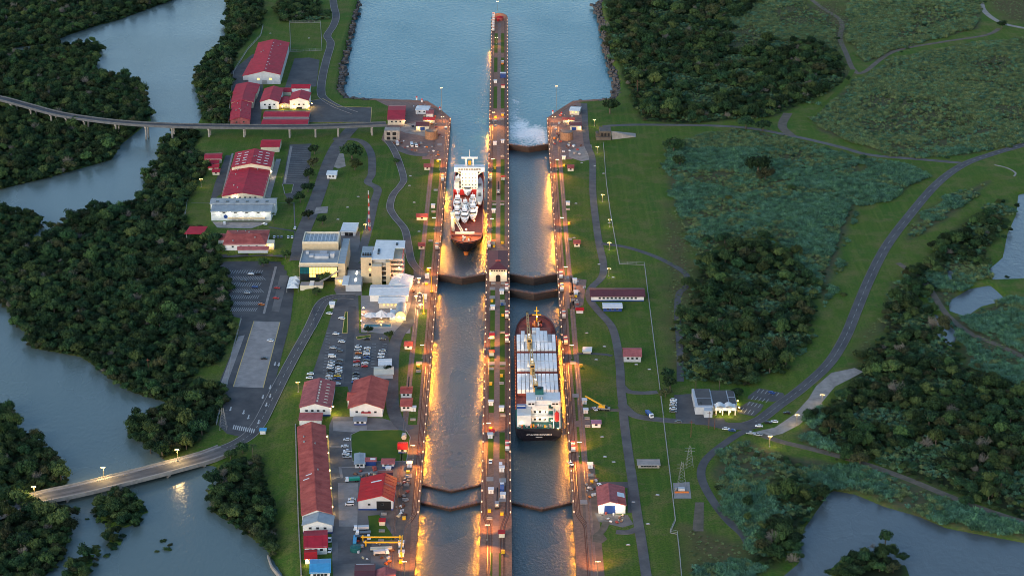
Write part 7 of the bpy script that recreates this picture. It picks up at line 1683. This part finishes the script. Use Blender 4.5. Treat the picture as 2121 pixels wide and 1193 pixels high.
def poisson(polys, spacing, z=None, jit=.9, avoid=(), rag=0.0, over=0.0):
    pts = []
    for pl in polys:
        w = [(p.x, p.y) for p in poly_w(pl, z)]
        xs = [p[0] for p in w]; ys = [p[1] for p in w]
        gx = np.arange(min(xs) - rag, max(xs) + rag, spacing); gy = np.arange(min(ys) - rag, max(ys) + rag, spacing * .87)
        mx, my = np.meshgrid(gx, gy); mx = mx + (np.arange(len(gy)) % 2)[:, None] * spacing / 2
        mx = (mx + rng.uniform(-.5, .5, mx.shape) * spacing * jit).ravel(); my = (my + rng.uniform(-.5, .5, my.shape) * spacing * jit).ravel()
        d = poly_dist(mx, my, w); d = np.where(in_poly(mx, my, w), d, -d)
        ok = d + rag * fbm(mx, my, 16.0) > 0
        for a in avoid:
            w_in = in_poly(mx, my, a)
            if over and w_in.any(): w_in &= poly_dist(mx, my, a) > over
            ok &= ~w_in
        pts += list(zip(mx[ok], my[ok]))
    return pts
water_avoid = rivers_w + ponds_w
TREES = []       # x, y, z, radius, height factor, region
def add_forest(polys, spacing, rlo, rhi, region, avoid):
    for (x, y) in poisson(polys, spacing, avoid=avoid, rag=3.0 if region == 'river' else 11.0, over=2.6):
        if region == 'right' and fbm(np.array([x]), np.array([y]), 19.0)[0] < -.45: continue
        z = float(hbase(x, y)); r = rlo + (rhi - rlo) * random.random() ** 1.8; r *= 1.45 if random.random() < .09 else 1
        TREES.append((x, y, z - .3, r, random.uniform(.75, 1.55), region))
road_avoid = []
for pix, w in (([(-40, 198), (0, 204), (60, 220), (130, 238), (230, 252), (330, 259), (450, 262)], 7), ):
    pass
add_forest(FOREST_L, 5.0, 2.4, 5.4, 'river', rivers_w)
for isl_ in ISLETS: add_forest([isl_], 5.0, 3.2, 4.6, 'river', [])
add_forest(FOREST_R, 5.8, 2.6, 6.2, 'right', ponds_w)
add_forest([SPIT], 5.0, 2.6, 5.4, 'right', [])
SINGLE = [(729, 332, 11, 'big round dark tree beside the worn lane'), (735, 352, 8, 'smaller tree touching the round one by the worn lane'), (622, 420, 7, 'tree at the corner of the grey roofed hall'), (1263, 236, 11, 'wide dark tree at the sea end of the lawns'), (1384, 785, 6, 'upper of two trees by the office fence'), (1388, 805, 6.5, 'lower of two trees by the office fence'), (1378, 822, 5, 'low bush tree left of the office forecourt'), (1395, 318, 11, 'dark tree at the edge of the cane field'), (1408, 345, 8, 'second dark tree at the edge of the cane field'), (1570, 360, 13, 'broad tree island in the cane field'), (1585, 375, 10, 'smaller tree in the cane field island'), (1465, 505, 5.5, 'lone bush tree in the cane before the wood'), (1434, 242, 6, 'compact tree on the verge of the old road'), (1350, 240, 8, 'tree at the foot of the basin wood'), (676, 582, 6.5, 'tree in front of the glass block stairs'), (461, 525, 6, 'tree beside the low red building'), (445, 505, 7, 'dark tree between canopy and low red building'), (545, 552, 5.5, 'small tree at the head of the lower car park'), (468, 575, 5.5, 'bare brown tree at the edge of the lower car park'), (470, 600, 5, 'second brown tree at the edge of the lower car park'), (652, 320, 6.5, 'first tree of the short row behind the ruled car park'), (648, 345, 6.5, 'second tree of the short row behind the ruled car park'), (640, 370, 6.5, 'third tree of the short row behind the ruled car park'), (638, 398, 6.5, 'last tree of the short row behind the ruled car park'), (1448, 850, 4, 'bush at the corner of the white office'), (1527, 822, 5, 'dark bush beside the small ruled car park'), (1787, 332, 4, 'round bush where the old road bends'), (1545, 268, 9, 'tree clump end on the old road'), (1580, 272, 8, 'low tree beside the old road'), (2075, 60, 7, 'lone dark tree in the far corner'), (503, 938, 5.5, 'tall tree at the bridge head'), (478, 950, 5, 'bushy tree beside the bridge head'), (415, 828, 5, 'tree at the lower end of the lower car park'), (1640, 395, 4, 'lone bush in the cane field'), (1510, 415, 3.6, 'small bush in the cane field'), (600, 425, 5, 'small tree by the corner of the grey hall yard'), (712, 566, 4.6, 'small tree between the two visitor buildings'), (806, 702, 4.5, 'small tree at the top corner of the upper car park'), (803, 772, 4.2, 'small tree below the cream canopy'), (762, 690, 4.2, 'small tree below the restaurant terrace'), (640, 455, 6, 'bush on the gravel lane above the low red building'), (668, 465, 5.5, 'dark bush beside the worn gravel lane'), (655, 612, 4.5, 'small tree on the bank below the tent canopy'), (592, 535, 5, 'small tree behind the tent canopy'), (820, 340, 4, 'small tree on the lawn inside the winding path'), (285, 770, 4, 'tree')]
random.seed(5)
def put_tree(x, y, z, r, hf, label, group, ci=None, name='broadleaf_tree'):
    t = thing(name, label, 'tree', (x, y, z), random.uniform(0, 6.28), group)
    tr = link('trunk', trunk_me, t); tr.scale = (r, r, r * hf)
    c = link('crown', CROWNS[random.randrange(len(CROWNS) - 1) if ci is None else ci], t, (0, 0, r * .42 * hf)); c.scale = (r, r, r * hf)
    return t
for (u, v, r, lab) in SINGLE[:-1]:
    p = GT(u, v); put_tree(p.x, p.y, p.z - .1, r, 1.05, lab, None)
# palms by the white office
fr = MB()
for k in range(15):
    a = k * 2.399; L = random.uniform(2.2, 3.0); d = Vector((math.cos(a), math.sin(a), 0)); s = Vector((-d.y, d.x, 0)) * .38; pr = None
    for j in range(5):
        f = j / 4; p = d * L * f + Vector((0, 0, math.sin(f * 2.6) * 1.0 - f * .5)); q = (p + s * (1 - f * .8), p - s * (1 - f * .8))
        if pr: fr.face([pr[0], q[0], q[1], pr[1]], M_LEAFB)
        pr = q
fr = fr.mesh('frond_head'); ptr = MB().cyl(0, 0, 0, 7, .22, .15, M_BARK, 7).mesh('trunk')
for (u, v, lab) in ((1441, 806, 'palm behind the west corner of the white office'), (1490, 808, 'palm behind the middle of the white office'), (566, 462, 'palm at the corner of the grey roofed hall'), (524, 946, 'palm leaning over the bridge head')):
    t = thing('palm_tree', lab, 'palm tree', GT(u, v)); link('trunk', ptr, t); link('fronds', fr, t, (0, 0, 7))
# largest-looking 300 forest trees as individuals, the rest as one mass
def scale_at(x, y): return 1.0 / ((y - CAM.y) * math.cos(PITCH) + CAM.z * math.sin(PITCH))
vis = [t for t in TREES]
vis.sort(key=lambda t: -t[3] * scale_at(t[0], t[1]))
def on_screen(x, y, z):
    d = Vector((x, y, z)) - CAM; q = _R.transposed() @ d; u = 1060.5 + F_PX * q.x / -q.z; v = 596.5 - F_PX * q.y / -q.z
    return -5 < u < 2126 and -5 < v < 1198, u, v
N_IND = 265
ind = []; rest = []
for t in vis:
    (ind if len(ind) < N_IND and on_screen(*t[:3])[0] else rest).append(t)
def where(u, v, reg):
    if reg == 'river':
        if v > 1010 and u < 320 and u > 130: return 'on the islet below the bridge', 'trees on the islets'
        if u > 415 and v > 900: return 'at the foot of the grass slope', 'trees on the slope bank'
        if v > 1000: return 'in the mangroves below the bridge', 'mangrove trees below the bridge'
        if v > 830: return 'in the mangroves above the bridge', 'mangrove trees beside the bridge'
        if v > 400: return 'in the big mangrove', 'trees of the big mangrove'
        return 'in the mangrove beside the viaduct', 'mangrove trees by the viaduct'
    if v > 1120: return 'below the big pond', 'trees below the pond'
    if u > 1690: return 'in the highway wood', 'trees of the wood beside the highway'
    if v > 900: return 'between cane and pond', 'trees by the near pond'
    if v > 450: return 'in the wood behind the lawns', 'trees of the wood behind the lawns'
    return 'in the wood beside the sea basin', 'trees of the basin wood'
for t in ind:
    _, u, v = on_screen(*t[:3]); wl_, g_ = where(u, v, t[5])
    ci_ = random.randrange(len(CROWNS) - 1) if random.random() > .03 else len(CROWNS) - 1; r_ = t[3]
    look = ('bare grey' if ci_ == len(CROWNS) - 1 else 'olive' if ci_ == 6 else 'pale' if ci_ in (0, 4, 8) else 'dark') + ' ' + ('broad' if t[4] < .95 else 'tall' if t[4] > 1.3 else 'rounded') + ' ' + ('giant' if r_ > 6.6 else 'big' if r_ > 5.6 else 'middling')
    dm = min(float(poly_dist(np.array([t[0]]), np.array([t[1]]), w)[0]) for w in rivers_w + ponds_w)
    edge = ' by the water' if dm < 8 else (' near the water' if dm < 25 else '')
    put_tree(*t[:5], f'{look} tree{edge} {wl_}', g_, ci_)
def scatter(name, label, cat, pts, metas, group_col):
    """pts: (x,y,z,scale xyz,rot,index) -> one object that instances the meshes of a hidden collection"""
    me = bpy.data.meshes.new(name); A_ = np.array(pts, dtype=np.float32)
    me.vertices.add(len(A_)); me.vertices.foreach_set('co', A_[:, :3].ravel())
    me.attributes.new('scl', 'FLOAT_VECTOR', 'POINT').data.foreach_set('vector', A_[:, 3:6].ravel())
    rr = np.zeros((len(A_), 3), np.float32); rr[:, 2] = A_[:, 6]
    me.attributes.new('rot', 'FLOAT_VECTOR', 'POINT').data.foreach_set('vector', rr.ravel())
    me.attributes.new('idx', 'INT', 'POINT').data.foreach_set('value', A_[:, 7].astype(np.int32))
    o = link(name, me); tag(o, label, cat, kind='stuff')
    ng = bpy.data.node_groups.new(name, 'GeometryNodeTree')
    ng.interface.new_socket('Geometry', in_out='INPUT', socket_type='NodeSocketGeometry'); ng.interface.new_socket('Geometry', in_out='OUTPUT', socket_type='NodeSocketGeometry')
    N = ng.nodes; L = ng.links; gi = N.new('NodeGroupInput'); go = N.new('NodeGroupOutput'); ip = N.new('GeometryNodeInstanceOnPoints'); ci = N.new('GeometryNodeCollectionInfo')
    ci.inputs['Collection'].default_value = group_col; ci.inputs['Separate Children'].default_value = True; ci.inputs['Reset Children'].default_value = True
    def na(nm, ty):
        n_ = N.new('GeometryNodeInputNamedAttribute'); n_.data_type = ty; n_.inputs['Name'].default_value = nm; return n_.outputs['Attribute']
    L.new(gi.outputs[0], ip.inputs['Points']); L.new(ci.outputs[0], ip.inputs['Instance']); ip.inputs['Pick Instance'].default_value = True
    L.new(na('idx', 'INT'), ip.inputs['Instance Index']); L.new(na('rot', 'FLOAT_VECTOR'), ip.inputs['Rotation']); L.new(na('scl', 'FLOAT_VECTOR'), ip.inputs['Scale'])
    L.new(ip.outputs[0], go.inputs[0])
    md = o.modifiers.new('scatter', 'NODES'); md.node_group = ng
    return o
def hidden_col(name, meshes):
    c = bpy.data.collections.new(name)
    for k, m in enumerate(meshes): c.objects.link(bpy.data.objects.new(f'{name}_{k:02d}', m))
    return c
col_crowns = hidden_col('tree_kinds', CROWNS)
for reg, nm, lab in (('river', 'mangrove_forest', 'dense dark mangrove forest along the river arms'), ('right', 'woodland', 'dark woodland patches behind the lawns and marsh')):
    P = []
    for (x, y, z, r, hf, g) in rest:
        if g == reg: P.append((x, y, z + r * .42 * hf, r, r, r * hf, random.uniform(0, 6.28), random.randrange(len(CROWNS) - 1) if random.random() > .025 else len(CROWNS) - 1))
    scatter(nm, lab, 'forest', P, None, col_crowns)
# low understorey bushes fill the forest floor
und = []
for (x, y) in poisson(FOREST_L, 4.2, avoid=rivers_w): r = random.uniform(1.6, 2.8); und.append((x, y, float(hbase(x, y)) - .2, r, r, r * .9, random.uniform(0, 6.28), random.randrange(len(CROWNS) - 1)))
for (x, y) in poisson(FOREST_R, 5.0, avoid=ponds_w): r = random.uniform(1.6, 3.0); und.append((x, y, -.2, r, r, r * .9, random.uniform(0, 6.28), random.randrange(len(CROWNS) - 1)))
for (x, y) in poisson(REEDS, 15.0, z=0, avoid=ponds_w, rag=12.0, jit=1.6):
    if random.random() < .55:
        r = random.choice((1.0, 1.4, 1.8, 2.6, 3.4)); und.append((x, y, -.1, r, r, r * .8, random.uniform(0, 6.28), random.randrange(len(CROWNS) - 1)))
for isl_ in ISLETS:
    for (x, y) in poisson([isl_], 3.6): r = random.uniform(1.6, 2.6); und.append((x, y, -4.8, r, r, r * .9, random.uniform(0, 6.28), random.randrange(len(CROWNS) - 1)))
for (u, v) in ((345, 1138), (325, 1142), (352, 1128), (220, 1152), (224, 1148), (198, 1133), (180, 1075), (338, 1120), (236, 1137)):
    p = G(u, v, -5); r = random.uniform(1.6, 3); und.append((p.x, p.y, -5.4, r, r, r * .8, 0, random.randrange(len(CROWNS) - 1)))
scatter('undergrowth', 'low bushes and saplings on the forest floor', 'undergrowth', und, None, col_crowns)
# cane grass
def tuft(name, seed, m):
    random.seed(seed); mb = MB()
    for k in range(34):
        a = random.uniform(0, 6.283); L = random.uniform(.5, 1.0); d = Vector((math.cos(a), math.sin(a), 0)); s = Vector((-d.y, d.x, 0)) * random.uniform(.05, .10); b0 = d * random.uniform(0, .45); h = random.uniform(.5, 1.0)
        p0 = b0; p1 = b0 + d * L * .22 + Vector((0, 0, h * .75)); p2 = b0 + d * L * .62 + Vector((0, 0, h * .9)); p3 = b0 + d * L + Vector((0, 0, h * .55))
        mb.face([p0 - s * .6, p0 + s * .6, p1 + s, p1 - s], m); mb.face([p1 - s, p1 + s, p2 + s * .9, p2 - s * .9], m); mb.face([p2 - s * .9, p2 + s * .9, p3], m)
    return mb.mesh(name)
TUFTS = [tuft('cane_tuft', 40 + k, M_CANE if k < 3 else M_CANED) for k in range(5)]
col_t = hidden_col('cane_kinds', TUFTS)
random.seed(3)
trail_w = [[(p.x, p.y) for p in poly_w(pl, 0)] for pl in DRY]
def line_poly(pix, w):
    P = [G(u, v, 0) for u, v in pix]; L = []; R_ = []
    for j, p in enumerate(P):
        d = P[min(j + 1, len(P) - 1)] - P[max(j - 1, 0)]; d.normalize(); s = Vector((-d.y, d.x, 0)) * w / 2; L.append(p + s); R_.append(p - s)
    return [(q.x, q.y) for q in L + R_[::-1]]
cane_avoid = ponds_w + [line_poly(x, w) for x, w in (([(1655, -20), (1700, 15), (1742, 45), (1740, 80), (1752, 110), (1768, 145), (1790, 150), (1850, 108), (1950, 88), (2040, 74), (2070, 60)], 9), ([(1768, 145), (1740, 185), (1700, 225), (1680, 245)], 9), ([(1590, 382), (1660, 368), (1780, 345)], 5), ([(1385, 352), (1450, 360), (1540, 360)], 5), ([(1770, 425), (1720, 560), (1690, 650)], 6), ([(1575, 900), (1620, 915), (1690, 932), (1790, 960), (1880, 992), (1960, 1025), (2060, 1062), (2200, 1105)], 9), ([(1860, 545), (1890, 565), (1920, 590), (1960, 650), (2010, 690), (2080, 720), (2160, 760)], 9), ([(1980, 168), (2060, 172)], 8))]
cane = []
pts = poisson(REEDS, 2.3, z=0, avoid=cane_avoid, rag=5.0)
px_ = np.array([p[0] for p in pts]); py_ = np.array([p[1] for p in pts])
dens = fbm(px_, py_, 26.0) + .6 * fbm(px_ + 500, py_, 9.0)
dry_in = np.zeros(len(pts), bool)
for w in trail_w: dry_in |= in_poly(px_, py_, w)
for (x, y) in poisson(FOREST_R, 3.0, z=0, avoid=cane_avoid, rag=9.0):
    if fbm(np.array([x]), np.array([y]), 19.0)[0] < -.3 or random.random() < .2:
        s = random.uniform(1.2, 2.4); cane.append((x, y, -.1, s, s, s * random.uniform(.8, 1.2), random.uniform(0, 6.28), random.randrange(5)))
for k, (x, y) in enumerate(pts):
    if dens[k] < -.95 and random.random() < .7: continue
    if dry_in[k] and random.random() < .75: continue
    s = random.uniform(1.3, 3.0) * (1.0 + .22 * max(-1.2, min(1.2, dens[k]))); h = s * random.uniform(.8, 1.2)
    cane.append((x, y, -.1, s, s, h, random.uniform(0, 6.28), random.choice((0, 1, 2) if y < 330 else (3, 4, 3, 0)) if dens[k] > -.35 else random.choice((3, 4, 1))))
scatter('cane_grass', 'tall blue green cane grass covering the right hand fields', 'tall grass', cane, None, col_t)
# rough grass clumps fringing the tracks and ponds
fr_ = []
for pl in DRY + [[(1380, 330), (1400, 470), (1440, 560), (1420, 600), (1440, 520), (1400, 420)]]:
    for (x, y) in poisson([pl], 4.0, z=0, avoid=ponds_w):
        s = random.uniform(.6, 1.3); fr_.append((x, y, -.1, s, s, s * .8, random.uniform(0, 6.28), random.choice((3, 4))))
scatter('rough_grass', 'sparse dry grass clumps on bare patches', 'rough grass', fr_, None, col_t)
